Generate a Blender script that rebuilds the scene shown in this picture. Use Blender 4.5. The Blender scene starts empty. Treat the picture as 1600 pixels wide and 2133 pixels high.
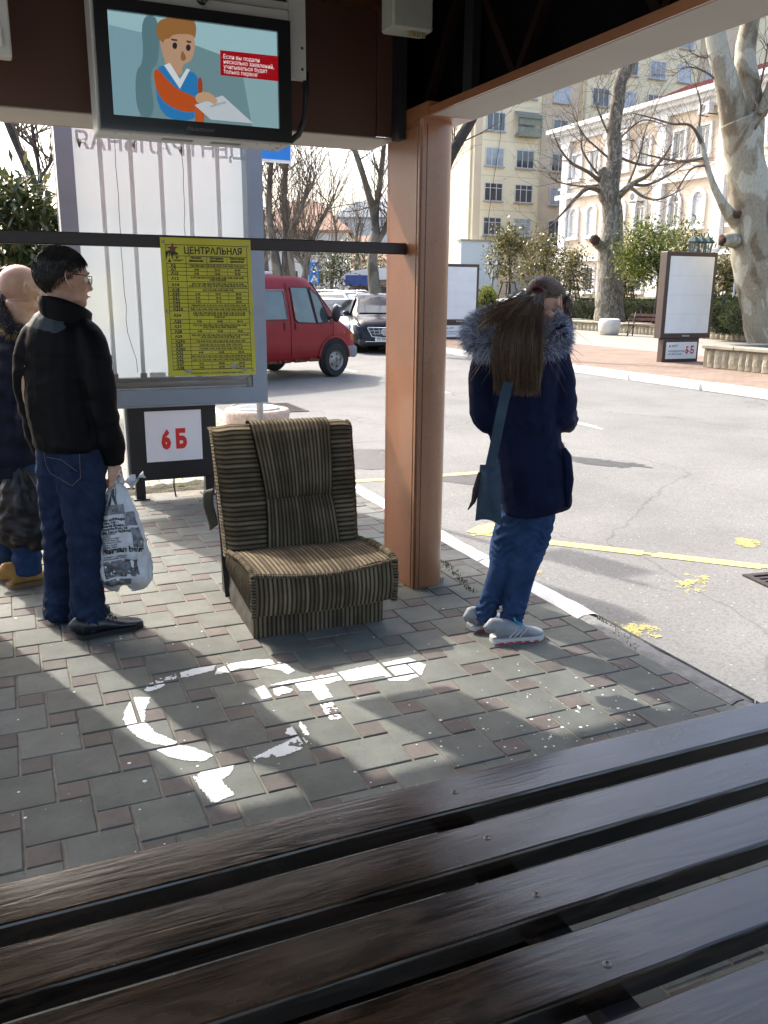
import bpy, bmesh, math, random
import numpy as np
from mathutils import Vector, Matrix, Euler, Quaternion, noise as mnoise
random.seed(7)
R = math.radians
scene = bpy.context.scene
COL = scene.collection
# ---------------------------------------------------------------- camera
# axes: x = across the pavement towards the road, y = along the kerb, z = up
CAMH = 1.55
PITCH, ROLL, YAW, FPX = R(14.346), R(0.509), R(23.7), 1784.19
_fw = Vector((math.sin(YAW) * math.cos(PITCH), math.cos(YAW) * math.cos(PITCH), -math.sin(PITCH)))
_x0 = Vector((math.cos(YAW), -math.sin(YAW), 0))
_u0 = _x0.cross(_fw)
CR = math.cos(ROLL) * _x0 + math.sin(ROLL) * _u0
CU = -math.sin(ROLL) * _x0 + math.cos(ROLL) * _u0
CAM = Vector((0, 0, CAMH))
cd = bpy.data.cameras.new('camera')
cd.sensor_fit = 'VERTICAL'; cd.sensor_height = 24.0
cd.lens = 24.0 * FPX / 2133.0
cd.clip_start = 0.05; cd.clip_end = 2500
cam = bpy.data.objects.new('camera', cd); COL.objects.link(cam)
m = Matrix.Identity(4)
for i in range(3):
    m[i][0] = CR[i]; m[i][1] = CU[i]; m[i][2] = -_fw[i]; m[i][3] = CAM[i]
cam.matrix_world = m
scene.camera = cam
# ---------------------------------------------------------------- light
SUN = Vector((0.36, -1.0, -0.97)).normalized()      # the way the light travels
w = bpy.data.worlds.new('World'); scene.world = w; w.use_nodes = True
nt = w.node_tree; nt.nodes.clear()
sky = nt.nodes.new('ShaderNodeTexSky'); sky.sky_type = 'NISHITA'; sky.sun_disc = False
sky.sun_elevation = math.asin(-SUN.z); sky.sun_rotation = math.atan2(-SUN.x, -SUN.y)
sky.air_density = 1.0; sky.dust_density = 5.0; sky.ozone_density = 0.3
bg = nt.nodes.new('ShaderNodeBackground'); bg.inputs[1].default_value = 0.15
wo = nt.nodes.new('ShaderNodeOutputWorld')
nt.links.new(sky.outputs[0], bg.inputs[0]); nt.links.new(bg.outputs[0], wo.inputs[0])
sl = bpy.data.lights.new('sun', 'SUN'); sl.energy = 2.0; sl.angle = R(0.9); sl.color = (1, 0.95, 0.87)
so = bpy.data.objects.new('sun', sl); COL.objects.link(so)
so.rotation_euler = SUN.to_track_quat('-Z', 'Y').to_euler(); so.location = (0, 0, 30)
vs = scene.view_settings
vs.view_transform = 'Standard'; vs.look = 'None'; vs.exposure = 1.72; vs.gamma = 1.0; vs.use_curve_mapping = False
cy = scene.cycles
cy.use_denoising = True
cy.max_bounces = 8; cy.diffuse_bounces = 4; cy.glossy_bounces = 4; cy.transmission_bounces = 6; cy.transparent_max_bounces = 12
cy.caustics_reflective = False; cy.caustics_refractive = False
cy.use_adaptive_sampling = True; cy.adaptive_threshold = 0.02

# ---------------------------------------------------------------- measuring helpers (photo pixel -> place, on a known plane)
def ray(px, py):
    return (px - 800) / FPX * CR + (1066.5 - py) / FPX * CU + _fw
def G(px, py, z=0.0):
    d = ray(px, py); return CAM + d * ((z - CAMH) / d.z)
def onv(px, py, v):
    d = ray(px, py); return CAM + d * (v / d.y)
def onu(px, py, u):
    d = ray(px, py); return CAM + d * (u / d.x)
_hf = Vector((math.sin(YAW), math.cos(YAW), 0))
def D(px, py, dist):
    d = ray(px, py); return CAM + d * (dist / d.dot(_hf))

# ---------------------------------------------------------------- materials
MATS = {}
def ramp(nt, fac, stops):
    r = nt.nodes.new('ShaderNodeValToRGB')
    while len(r.color_ramp.elements) < len(stops): r.color_ramp.elements.new(0.5)
    for e, (p, c) in zip(r.color_ramp.elements, stops):
        e.position = p; e.color = (*c, 1) if len(c) == 3 else c
    nt.links.new(fac, r.inputs[0]); return r
def node(nt, t, **kw):
    n = nt.nodes.new(t)
    for k, v in kw.items():
        if k.startswith('i_'): n.inputs[int(k[2:]) if k[2:].isdigit() else k[2:]].default_value = v
        else: setattr(n, k, v)
    return n
def mul(c, f): return tuple(max(0, min(1, x * f)) for x in c[:3])
def M(name, col, rough=0.6, metal=0.0, var=0.12, scale=5.0, bump=0.0, bscale=60.0, col2=None, spec=0.5, coat=0.0, stretch=None, sheen=0.0, trans=0.0, alpha=1.0, island=0.0, world=0):
    if name in MATS: return MATS[name]
    mt = bpy.data.materials.new(name); mt.use_nodes = True
    nt = mt.node_tree; L = nt.links
    b = nt.nodes['Principled BSDF']
    tc = node(nt, 'ShaderNodeTexCoord')
    mp = node(nt, 'ShaderNodeMapping')
    if stretch: mp.inputs['Scale'].default_value = stretch
    L.new(node(nt, 'ShaderNodeNewGeometry').outputs['Position'] if world else tc.outputs['Object'], mp.inputs[0])
    nz = node(nt, 'ShaderNodeTexNoise'); nz.inputs['Scale'].default_value = scale; nz.inputs['Detail'].default_value = 6; nz.inputs['Roughness'].default_value = .6
    L.new(mp.outputs[0], nz.inputs['Vector'])
    c2 = col2 if col2 else mul(col, 1 + var); c1 = col if col2 else mul(col, 1 - var)
    rp = ramp(nt, nz.outputs['Fac'], [(0.3, c1), (0.7, c2)])
    out = rp.outputs[0]
    if world > 1:       # broad grime and fine spots across neighbouring pieces
        for s_, a_, lo in ((1.1, (.38, .62), .70), (55, (.30, .42), .80)):
            ng = node(nt, 'ShaderNodeTexNoise'); ng.inputs['Scale'].default_value = s_; ng.inputs['Detail'].default_value = 7; L.new(mp.outputs[0], ng.inputs['Vector'])
            rg_ = ramp(nt, ng.outputs['Fac'], [(a_[0], (lo, lo, lo * .98)), (a_[1], (1, 1, 1))]); mg_ = node(nt, 'ShaderNodeMix', data_type='RGBA', blend_type='MULTIPLY'); mg_.inputs[0].default_value = 1
            L.new(out, mg_.inputs[6]); L.new(rg_.outputs[0], mg_.inputs[7]); out = mg_.outputs[2]
    if island:
        gi = node(nt, 'ShaderNodeNewGeometry'); oi = node(nt, 'ShaderNodeObjectInfo')
        ad = node(nt, 'ShaderNodeMath', operation='ADD'); L.new(gi.outputs['Random Per Island'], ad.inputs[0]); L.new(oi.outputs['Random'], ad.inputs[1])
        fr = node(nt, 'ShaderNodeMath', operation='FRACT'); L.new(ad.outputs[0], fr.inputs[0])
        mr = node(nt, 'ShaderNodeMapRange'); mr.inputs[3].default_value = 1 - island; mr.inputs[4].default_value = 1 + island
        L.new(fr.outputs[0], mr.inputs[0])
        hs = node(nt, 'ShaderNodeHueSaturation'); L.new(out, hs.inputs['Color']); L.new(mr.outputs[0], hs.inputs['Value']); out = hs.outputs[0]
    L.new(out, b.inputs['Base Color'])
    b.inputs['Roughness'].default_value = rough; b.inputs['Metallic'].default_value = metal
    b.inputs['Specular IOR Level'].default_value = spec; b.inputs['Coat Weight'].default_value = coat
    b.inputs['Coat Roughness'].default_value = 0.05
    b.inputs['Sheen Weight'].default_value = sheen
    b.inputs['Transmission Weight'].default_value = trans; b.inputs['Alpha'].default_value = alpha
    if bump:
        n2 = node(nt, 'ShaderNodeTexNoise'); n2.inputs['Scale'].default_value = bscale; n2.inputs['Detail'].default_value = 4
        L.new(mp.outputs[0], n2.inputs['Vector'])
        bp = node(nt, 'ShaderNodeBump'); bp.inputs['Strength'].default_value = 1.0; bp.inputs['Distance'].default_value = bump
        L.new(n2.outputs['Fac'], bp.inputs['Height']); L.new(bp.outputs[0], b.inputs['Normal'])
    MATS[name] = mt
    return mt
def emit(name, col, s=1.0):
    if name in MATS: return MATS[name]
    mt = bpy.data.materials.new(name); mt.use_nodes = True
    b = mt.node_tree.nodes['Principled BSDF']
    b.inputs['Base Color'].default_value = (*mul(col, .05), 1)
    b.inputs['Emission Color'].default_value = (*col, 1); b.inputs['Emission Strength'].default_value = s
    b.inputs['Roughness'].default_value = .35
    MATS[name] = mt; return mt
def glass(name, tint=(0.8, 0.85, 0.85), rough=0.02, mix=0.3):
    """thin pane: part clear, part mirror"""
    if name in MATS: return MATS[name]
    mt = bpy.data.materials.new(name); mt.use_nodes = True
    nt = mt.node_tree; L = nt.links; nt.nodes.clear()
    o = node(nt, 'ShaderNodeOutputMaterial')
    t = node(nt, 'ShaderNodeBsdfTransparent'); t.inputs[0].default_value = (*tint, 1)
    g = node(nt, 'ShaderNodeBsdfGlossy'); g.inputs['Roughness'].default_value = rough; g.inputs[0].default_value = (.9, .95, 1, 1)
    f = node(nt, 'ShaderNodeFresnel'); f.inputs[0].default_value = 1.5
    a = node(nt, 'ShaderNodeMath', operation='ADD'); a.use_clamp = True; a.inputs[1].default_value = mix
    x = node(nt, 'ShaderNodeMixShader')
    L.new(f.outputs[0], a.inputs[0]); L.new(a.outputs[0], x.inputs[0]); L.new(t.outputs[0], x.inputs[1]); L.new(g.outputs[0], x.inputs[2]); L.new(x.outputs[0], o.inputs[0])
    MATS[name] = mt; return mt

# ---------------------------------------------------------------- mesh builder
class MB:
    def __init__(s): s.v = []; s.f = []; s.uv = None; s.fm = []
    def add(s, vs, fs, mi=0):
        o = len(s.v); s.v += [tuple(p) for p in vs]; s.f += [tuple(i + o for i in f) for f in fs]; s.fm += [mi] * len(fs); return s
    def box(s, a, b, mi=0, rz=0.0, bev=0.0):
        """box from corner a to corner b (turned by rz about its own middle)"""
        x0, y0, z0 = a; x1, y1, z1 = b
        if bev > 0:
            cx, cy_, cz = (x0 + x1) / 2, (y0 + y1) / 2, (z0 + z1) / 2
            hx, hy, hz = abs(x1 - x0) / 2, abs(y1 - y0) / 2, abs(z1 - z0) / 2
            e = min(bev, hx * .9, hy * .9, hz * .9)
            vs = []; ids = {}
            for sx in (-1, 1):
                for sy in (-1, 1):
                    for sz in (-1, 1):
                        for ax in range(3):
                            p = [sx * hx, sy * hy, sz * hz]
                            for q in range(3):
                                if q != ax: p[q] -= (sx, sy, sz)[q] * e
                            ids[(sx, sy, sz, ax)] = len(vs); vs.append(p)
            fs = []
            for ax in range(3):
                o1, o2 = [(1, 2), (2, 0), (0, 1)][ax]
                for sg in (-1, 1):
                    q = []
                    for (p1, p2) in ((-1, -1), (1, -1), (1, 1), (-1, 1)):
                        t = [0, 0, 0]; t[ax] = sg; t[o1] = p1; t[o2] = p2; q.append(ids[(*t, ax)])
                    fs.append(q if sg > 0 else q[::-1])
            for ax in range(3):
                o1, o2 = [(1, 2), (2, 0), (0, 1)][ax]
                for p1 in (-1, 1):
                    for p2 in (-1, 1):
                        def k(t, a_):
                            r = [0, 0, 0]; r[ax] = t; r[o1] = p1; r[o2] = p2; return ids[(*r, a_)]
                        q = [k(-1, o1), k(1, o1), k(1, o2), k(-1, o2)]
                        fs.append(q if p1 * p2 < 0 else q[::-1])
            for sx in (-1, 1):
                for sy in (-1, 1):
                    for sz in (-1, 1):
                        q = [ids[(sx, sy, sz, a_)] for a_ in range(3)]
                        fs.append(q if sx * sy * sz > 0 else q[::-1])
            c, sn = math.cos(rz), math.sin(rz)
            vs = [(cx + c * p[0] - sn * p[1], cy_ + sn * p[0] + c * p[1], cz + p[2]) for p in vs]
            return s.add(vs, fs, mi)
        vs = [(x0, y0, z0), (x1, y0, z0), (x1, y1, z0), (x0, y1, z0), (x0, y0, z1), (x1, y0, z1), (x1, y1, z1), (x0, y1, z1)]
        if rz:
            cx, cy_ = (x0 + x1) / 2, (y0 + y1) / 2; c, sn = math.cos(rz), math.sin(rz)
            vs = [(cx + c * (x - cx) - sn * (y - cy_), cy_ + sn * (x - cx) + c * (y - cy_), z) for x, y, z in vs]
        return s.add(vs, [(0, 3, 2, 1), (4, 5, 6, 7), (0, 1, 5, 4), (1, 2, 6, 5), (2, 3, 7, 6), (3, 0, 4, 7)], mi)
    def tube(s, pts, rad, n=8, caps=True, mi=0, squash=None, up=None):
        """round tube along points; rad a number or a list; squash = (a, b) axis factors"""
        P = [Vector(p) for p in pts]; k = len(P)
        if not hasattr(rad, '__len__'): rad = [rad] * k
        vs = []; prev = None
        for i in range(k):
            t = (P[min(i + 1, k - 1)] - P[max(i - 1, 0)])
            t = t.normalized() if t.length > 1e-9 else Vector((0, 0, 1))
            if prev is None:
                a = Vector(up) if up else (Vector((0, 0, 1)) if abs(t.z) < .9 else Vector((1, 0, 0)))
                n1 = (a - t * a.dot(t)).normalized()
            else:
                n1 = prev - t * prev.dot(t)
                n1 = n1.normalized() if n1.length > 1e-6 else prev
            prev = n1; n2 = t.cross(n1)
            r = rad[i]; ra, rb = (r if hasattr(r, '__len__') else (r, r))
            if squash: ra *= squash[0]; rb *= squash[1]
            for j in range(n):
                an = 2 * math.pi * j / n
                vs.append(P[i] + n1 * (ra * math.cos(an)) + n2 * (rb * math.sin(an)))
        fs = [(i * n + j, i * n + (j + 1) % n, (i + 1) * n + (j + 1) % n, (i + 1) * n + j) for i in range(k - 1) for j in range(n)]
        if caps: fs += [tuple(range(n))[::-1], tuple((k - 1) * n + j for j in range(n))]
        return s.add(vs, fs, mi)
    def bar(s, a, b, w, h, mi=0, up=(0, 0, 1)):
        """rectangular bar from a to b"""
        a = Vector(a); b = Vector(b); t = (b - a).normalized(); u_ = Vector(up)
        if abs(t.dot(u_)) > .98: u_ = Vector((1, 0, 0))
        n1 = (u_ - t * u_.dot(t)).normalized(); n2 = t.cross(n1)
        vs = [p + n1 * (y * h / 2) + n2 * (x * w / 2) for p in (a, b) for x, y in ((-1, -1), (1, -1), (1, 1), (-1, 1))]
        return s.add(vs, [(0, 1, 2, 3), (7, 6, 5, 4), (0, 4, 5, 1), (1, 5, 6, 2), (2, 6, 7, 3), (3, 7, 4, 0)], mi)
    def lathe(s, prof, n=24, c=(0, 0, 0), mi=0, cap=True, sy=1.0):
        vs = [(c[0] + r * math.cos(2 * math.pi * j / n), c[1] + sy * r * math.sin(2 * math.pi * j / n), c[2] + z) for r, z in prof for j in range(n)]
        k = len(prof)
        fs = [(i * n + j, i * n + (j + 1) % n, (i + 1) * n + (j + 1) % n, (i + 1) * n + j) for i in range(k - 1) for j in range(n)]
        if cap: fs += [tuple(range(n))[::-1], tuple((k - 1) * n + j for j in range(n))]
        return s.add(vs, fs, mi)
    def prism(s, poly, axis, a, b, mi=0):
        """2-d polygon pushed along an axis from a to b; axis 0: (y,z), 1: (x,z), 2: (x,y)"""
        def p3(p, t):
            return [(t, p[0], p[1]), (p[0], t, p[1]), (p[0], p[1], t)][axis]
        n = len(poly); vs = [p3(p, a) for p in poly] + [p3(p, b) for p in poly]
        fs = [tuple(range(n)), tuple(range(2 * n - 1, n - 1, -1))] + [(i, n + i, n + (i + 1) % n, (i + 1) % n) for i in range(n)]
        return s.add(vs, fs, mi)
    def quad(s, a, b, c, d, mi=0): return s.add([a, b, c, d], [(0, 1, 2, 3)], mi)
    def ball(s, c, r, nu=16, nv=10, mi=0, rot=None):
        r = r if hasattr(r, '__len__') else (r, r, r); c = Vector(c)
        vs = []
        for i in range(nv + 1):
            th = math.pi * i / nv
            for j in range(nu):
                p = Vector((r[0] * math.sin(th) * math.cos(2 * math.pi * j / nu), r[1] * math.sin(th) * math.sin(2 * math.pi * j / nu), r[2] * math.cos(th)))
                if rot is not None: p = rot @ p
                vs.append(c + p)
        fs = [(i * nu + j, (i + 1) * nu + j, (i + 1) * nu + (j + 1) % nu, i * nu + (j + 1) % nu) for i in range(nv) for j in range(nu)]
        return s.add(vs, fs, mi)
    def grid(s, fn, nu, nv, mi=0, uvf=None):
        """surface fn(a, b) for a, b in 0..1; uvf gives uv"""
        o = len(s.v)
        s.v += [tuple(fn(i / nu, j / nv)) for j in range(nv + 1) for i in range(nu + 1)]
        if uvf:
            if s.uv is None: s.uv = {}
            for j in range(nv + 1):
                for i in range(nu + 1): s.uv[o + j * (nu + 1) + i] = uvf(i / nu, j / nv)
        fs = [(o + j * (nu + 1) + i, o + j * (nu + 1) + i + 1, o + (j + 1) * (nu + 1) + i + 1, o + (j + 1) * (nu + 1) + i) for j in range(nv) for i in range(nu)]
        s.f += fs; s.fm += [mi] * len(fs); return s
    def mesh(s, name, mats, smooth=False):
        me = bpy.data.meshes.new(name); me.from_pydata(s.v, [], s.f)
        for mt in (mats if isinstance(mats, (list, tuple)) else [mats]): me.materials.append(mt)
        if any(s.fm): me.polygons.foreach_set('material_index', s.fm)
        if s.uv:
            lay = me.uv_layers.new(name='UVMap')
            vi = np.empty(len(me.loops), dtype=np.int32); me.loops.foreach_get('vertex_index', vi)
            arr = np.zeros((len(s.v), 2), dtype=np.float32)
            for k, q in s.uv.items(): arr[k] = q
            lay.data.foreach_set('uv', arr[vi].ravel())
        if smooth: me.polygons.foreach_set('use_smooth', [True] * len(me.polygons))
        me.update(); return me
    def build(s, name, mats, parent=None, smooth=False, auto=None, loc=None, rz=0.0, **tags):
        o = link(name, s.mesh(name, mats, smooth or auto is not None), parent)
        if auto is not None: sharp(o.data, auto)
        if loc is not None: o.location = loc
        if rz: o.rotation_euler.z = rz
        tag(o, **tags); return o
def sharp(me, ang):
    bm = bmesh.new(); bm.from_mesh(me)
    for e in bm.edges:
        e.smooth = not (len(e.link_faces) != 2 or e.calc_face_angle(0) > R(ang))
    bm.to_mesh(me); bm.free()
def link(name, data, parent=None):
    o = bpy.data.objects.new(name, data); COL.objects.link(o)
    if parent is not None: o.parent = parent
    return o
def tag(o, label=None, cat=None, group=None, kind=None):
    if label: o['label'] = label
    if cat: o['category'] = cat
    if group: o['group'] = group
    if kind: o['kind'] = kind
    return o
def thing(name, label=None, cat=None, loc=(0, 0, 0), rz=0.0, group=None, kind=None):
    o = link(name, None); o.location = loc; o.rotation_euler.z = rz
    o.empty_display_size = .1
    return tag(o, label, cat, group, kind)
def copy_tree(o, parent=None):
    c = o.copy(); COL.objects.link(c); c.parent = parent
    for ch in o.children: copy_tree(ch, c)
    return c
# ---------------------------------------------------------------- lettering
def text_mesh(body, size, align='CENTER', bold=0.0, width=1.0, spacing=1.0, line=1.0):
    """flat letters in the xy plane as (verts, faces)"""
    cu = bpy.data.curves.new('lettering', 'FONT'); cu.body = body; cu.size = size; cu.align_x = align
    cu.offset = bold; cu.space_character = spacing; cu.space_line = line; cu.resolution_u = 2
    ob = bpy.data.objects.new('lettering', cu); COL.objects.link(ob)
    dg = bpy.context.evaluated_depsgraph_get(); me = ob.evaluated_get(dg).to_mesh()
    vs = [(p.co.x * width, p.co.y) for p in me.vertices]; fs = [tuple(p.vertices) for p in me.polygons]
    ob.evaluated_get(dg).to_mesh_clear(); bpy.data.objects.remove(ob); bpy.data.curves.remove(cu)
    return vs, fs
def put_text(mb, body, size, o, ex, ey, align='CENTER', mi=0, **kw):
    vs, fs = text_mesh(body, size, align, **kw)
    o = Vector(o); ex = Vector(ex); ey = Vector(ey)
    mb.add([o + ex * x + ey * y for x, y in vs], fs, mi); return mb
X_, Y_, Z_ = Vector((1, 0, 0)), Vector((0, 1, 0)), Vector((0, 0, 1))
def fbm(p, s=1.0, seed=0.0):
    return mnoise.fractal(Vector((p[0] * s + seed, p[1] * s - seed, (p[2] if len(p) > 2 else 0) * s + 3 * seed)), 1.0, 2.0, 4)
# ================================================================ ground, road, pavements
def project(p):
    v = Vector(p) - CAM; z = v.dot(_fw)
    if z < .05: return None
    return 800 + FPX * v.dot(CR) / z, 1066.5 - FPX * v.dot(CU) / z
def in_poly(x, y, P):
    c = False; n = len(P); j = n - 1
    for i in range(n):
        if (P[i][1] > y) != (P[j][1] > y) and x < (P[j][0] - P[i][0]) * (y - P[i][1]) / (P[j][1] - P[i][1]) + P[i][0]: c = not c
        j = i
    return c
def asphalt_mat():
    mt = bpy.data.materials.new('asphalt'); mt.use_nodes = True
    nt = mt.node_tree; L = nt.links; b = nt.nodes['Principled BSDF']
    tc = node(nt, 'ShaderNodeTexCoord')
    n1 = node(nt, 'ShaderNodeTexNoise'); n1.inputs['Scale'].default_value = .55; n1.inputs['Detail'].default_value = 8; n1.inputs['Roughness'].default_value = .62
    n2 = node(nt, 'ShaderNodeTexVoronoi'); n2.inputs['Scale'].default_value = 95
    n3 = node(nt, 'ShaderNodeTexNoise'); n3.inputs['Scale'].default_value = 260; n3.inputs['Detail'].default_value = 3
    for n in (n1, n2, n3): L.new(tc.outputs['Object'], n.inputs['Vector'])
    r1 = ramp(nt, n1.outputs['Fac'], [(.3, (.15, .15, .143)), (.5, (.195, .194, .186)), (.72, (.23, .228, .218))])
    r2 = ramp(nt, n2.outputs['Color'], [(.0, (.6, .6, .6)), (.55, (1, 1, 1)), (.95, (1.0, .98, .95)), (1, (1.9, 1.85, 1.8))])
    sc_ = node(nt, 'ShaderNodeSeparateColor'); L.new(n2.outputs['Color'], sc_.inputs[0])
    r2 = ramp(nt, sc_.outputs[0], [(0, (.62, .62, .62)), (.5, (.95, .95, .95)), (.93, (1, 1, 1)), (1, (1, 1, 1))])
    mx = node(nt, 'ShaderNodeMix', data_type='RGBA', blend_type='MULTIPLY'); mx.inputs[0].default_value = .8
    L.new(r1.outputs[0], mx.inputs[6]); L.new(r2.outputs[0], mx.inputs[7])
    # pale stones that stand out of the binder
    n4 = node(nt, 'ShaderNodeTexVoronoi'); n4.inputs['Scale'].default_value = 24; L.new(tc.outputs['Object'], n4.inputs['Vector'])
    r4 = ramp(nt, n4.outputs['Distance'], [(.10, (1, 1, 1)), (.16, (0, 0, 0))])
    s4 = node(nt, 'ShaderNodeSeparateColor'); L.new(n4.outputs['Color'], s4.inputs[0])
    g4 = node(nt, 'ShaderNodeMath', operation='GREATER_THAN'); g4.inputs[1].default_value = .72; L.new(s4.outputs[1], g4.inputs[0])
    m4 = node(nt, 'ShaderNodeMath', operation='MULTIPLY'); L.new(r4.outputs[0], m4.inputs[0]); L.new(g4.outputs[0], m4.inputs[1])
    mx2 = node(nt, 'ShaderNodeMix', data_type='RGBA'); mx2.inputs[7].default_value = (.40, .395, .38, 1)
    L.new(m4.outputs[0], mx2.inputs[0]); L.new(mx.outputs[2], mx2.inputs[6])
    # cracks
    nw = node(nt, 'ShaderNodeTexNoise'); nw.inputs['Scale'].default_value = 1.2; nw.inputs['Detail'].default_value = 5; L.new(tc.outputs['Object'], nw.inputs['Vector'])
    ad = node(nt, 'ShaderNodeMix', data_type='VECTOR'); ad.inputs[0].default_value = .35; L.new(tc.outputs['Object'], ad.inputs[4]); L.new(nw.outputs['Color'], ad.inputs[5])
    n5 = node(nt, 'ShaderNodeTexVoronoi', feature='DISTANCE_TO_EDGE'); n5.inputs['Scale'].default_value = .42; L.new(ad.outputs[1], n5.inputs['Vector'])
    r5 = ramp(nt, n5.outputs['Distance'], [(.0, (.62, .62, .62)), (.0035, (1, 1, 1))])
    mx3 = node(nt, 'ShaderNodeMix', data_type='RGBA', blend_type='MULTIPLY'); mx3.inputs[0].default_value = .8
    L.new(mx2.outputs[2], mx3.inputs[6]); L.new(r5.outputs[0], mx3.inputs[7])
    L.new(mx3.outputs[2], b.inputs['Base Color']); b.inputs['Roughness'].default_value = .85
    bp = node(nt, 'ShaderNodeBump'); bp.inputs['Distance'].default_value = .006; bp.inputs['Strength'].default_value = .9
    L.new(sc_.outputs[0], bp.inputs['Height']); L.new(bp.outputs[0], b.inputs['Normal'])
    return mt
asphalt = asphalt_mat()
road = MB()
road.grid(lambda a, b: (-260 + 620 * a, -60 + 620 * b, -.12), 4, 4)
road = road.build('road', asphalt, kind='structure')
# ---------------------------------------------------------------- pavement of large grey and small brown square pavers
PL, PS = .2061, .1031
P0 = Vector((1.5194, 2.8324))
paver_grey = M('paver_grey', (.105, .112, .098), rough=.75, col2=(.162, .170, .150), scale=7, bump=.0018, bscale=240, island=.13, world=2)
paver_brown = M('paver_brown', (.108, .091, .081), rough=.78, col2=(.154, .130, .117), scale=9, bump=.0018, bscale=240, island=.15, world=2)
sand = M('joint_sand', (.13, .12, .095), rough=.95, col2=(.24, .22, .18), scale=14, bump=.002, bscale=120)
pv = MB(); pv.box((-9, -4, -.40), (2.485, 6.78, -.0045))
pavement = pv.build('pavement', sand, kind='structure')
def paver_mesh(name, side, mat):
    h = side / 2 - .0035; e = .0035; b_ = MB()
    vs = [(x * h, y * h, -.03) for x, y in ((-1, -1), (1, -1), (1, 1), (-1, 1))] + [(x * h, y * h, -e) for x, y in ((-1, -1), (1, -1), (1, 1), (-1, 1))] + [(x * (h - e), y * (h - e), 0) for x, y in ((-1, -1), (1, -1), (1, 1), (-1, 1))]
    fs = [(8, 9, 10, 11)] + [(4 + i, 4 + (i + 1) % 4, 8 + (i + 1) % 4, 8 + i) for i in range(4)] + [(i, (i + 1) % 4, 4 + (i + 1) % 4, 4 + i) for i in range(4)]
    b_.add(vs, fs); return b_, b_.mesh(name, mat)
big_mb, big_me = paver_mesh('large_paver', PL, paver_grey)
sm_mb, sm_me = paver_mesh('small_paver', PS, paver_brown)
rp = random.Random(3)
cells = {'large_paver': [], 'small_paver': []}
PAVH = {}
for i in range(-60, 61):
    for j in range(-60, 61):
        c = P0 + Vector((PS * i + PL * j, -PL * i + PS * j))
        for nm, q in (('small_paver', c), ('large_paver', c + Vector((-(PL + PS) / 2, (PL - PS) / 2)))):
            hs = (PS if nm[0] == 's' else PL) / 2
            if not (-4 < q.x < 2.6 and .2 < q.y < 6.72 - hs): continue
            if q.x - hs > 2.47: continue
            k = project((q.x, q.y, 0))
            if k is None or not (-1500 < k[0] < 2300 and 300 < k[1] < 3600): continue
            seen = -60 < k[0] < 1660 and k[1] < 2200
            hide = 1.3 if (k[1] > 1460 + (1600 - k[0]) * .225 + 40) else 1.0        # behind the bench slats only slivers show
            cells[nm].append((q.length * hide + (0 if seen else 50), q, hs, rp.uniform(-.0016, .0016), rp.uniform(-.004, .004), rp.uniform(-.004, .004)))
rest = {n: MB() for n in cells}
for nm, lst in cells.items():
    lst.sort(key=lambda t: t[0])
    for n, (d_, q, hs, dz, tx, ty) in enumerate(lst):
        PAVH[(round(q.x, 2), round(q.y, 2))] = (q, hs, dz)
        cut = min(0, 2.478 - (q.x + hs))        # cut against the kerb
        me = big_me if nm[0] == 'l' else sm_me
        if n < 300:
            o = link(nm, me, pavement); o.location = (q.x + cut / 2, q.y, dz); o.rotation_euler = (tx, ty, 0)
            if cut < 0: o.scale.x = (2 * hs + cut) / (2 * hs)
        else:
            sx = (2 * hs + cut) / (2 * hs); src = big_mb if nm[0] == 'l' else sm_mb
            rest[nm].add([(q.x + cut / 2 + x * sx, q.y + y, dz + z + x * ty + y * tx) for x, y, z in src.v], src.f)
for nm, mb in rest.items():
    mb.build(nm + '_remainder', paver_grey if nm[0] == 'l' else paver_brown, pavement, kind='stuff')
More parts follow.
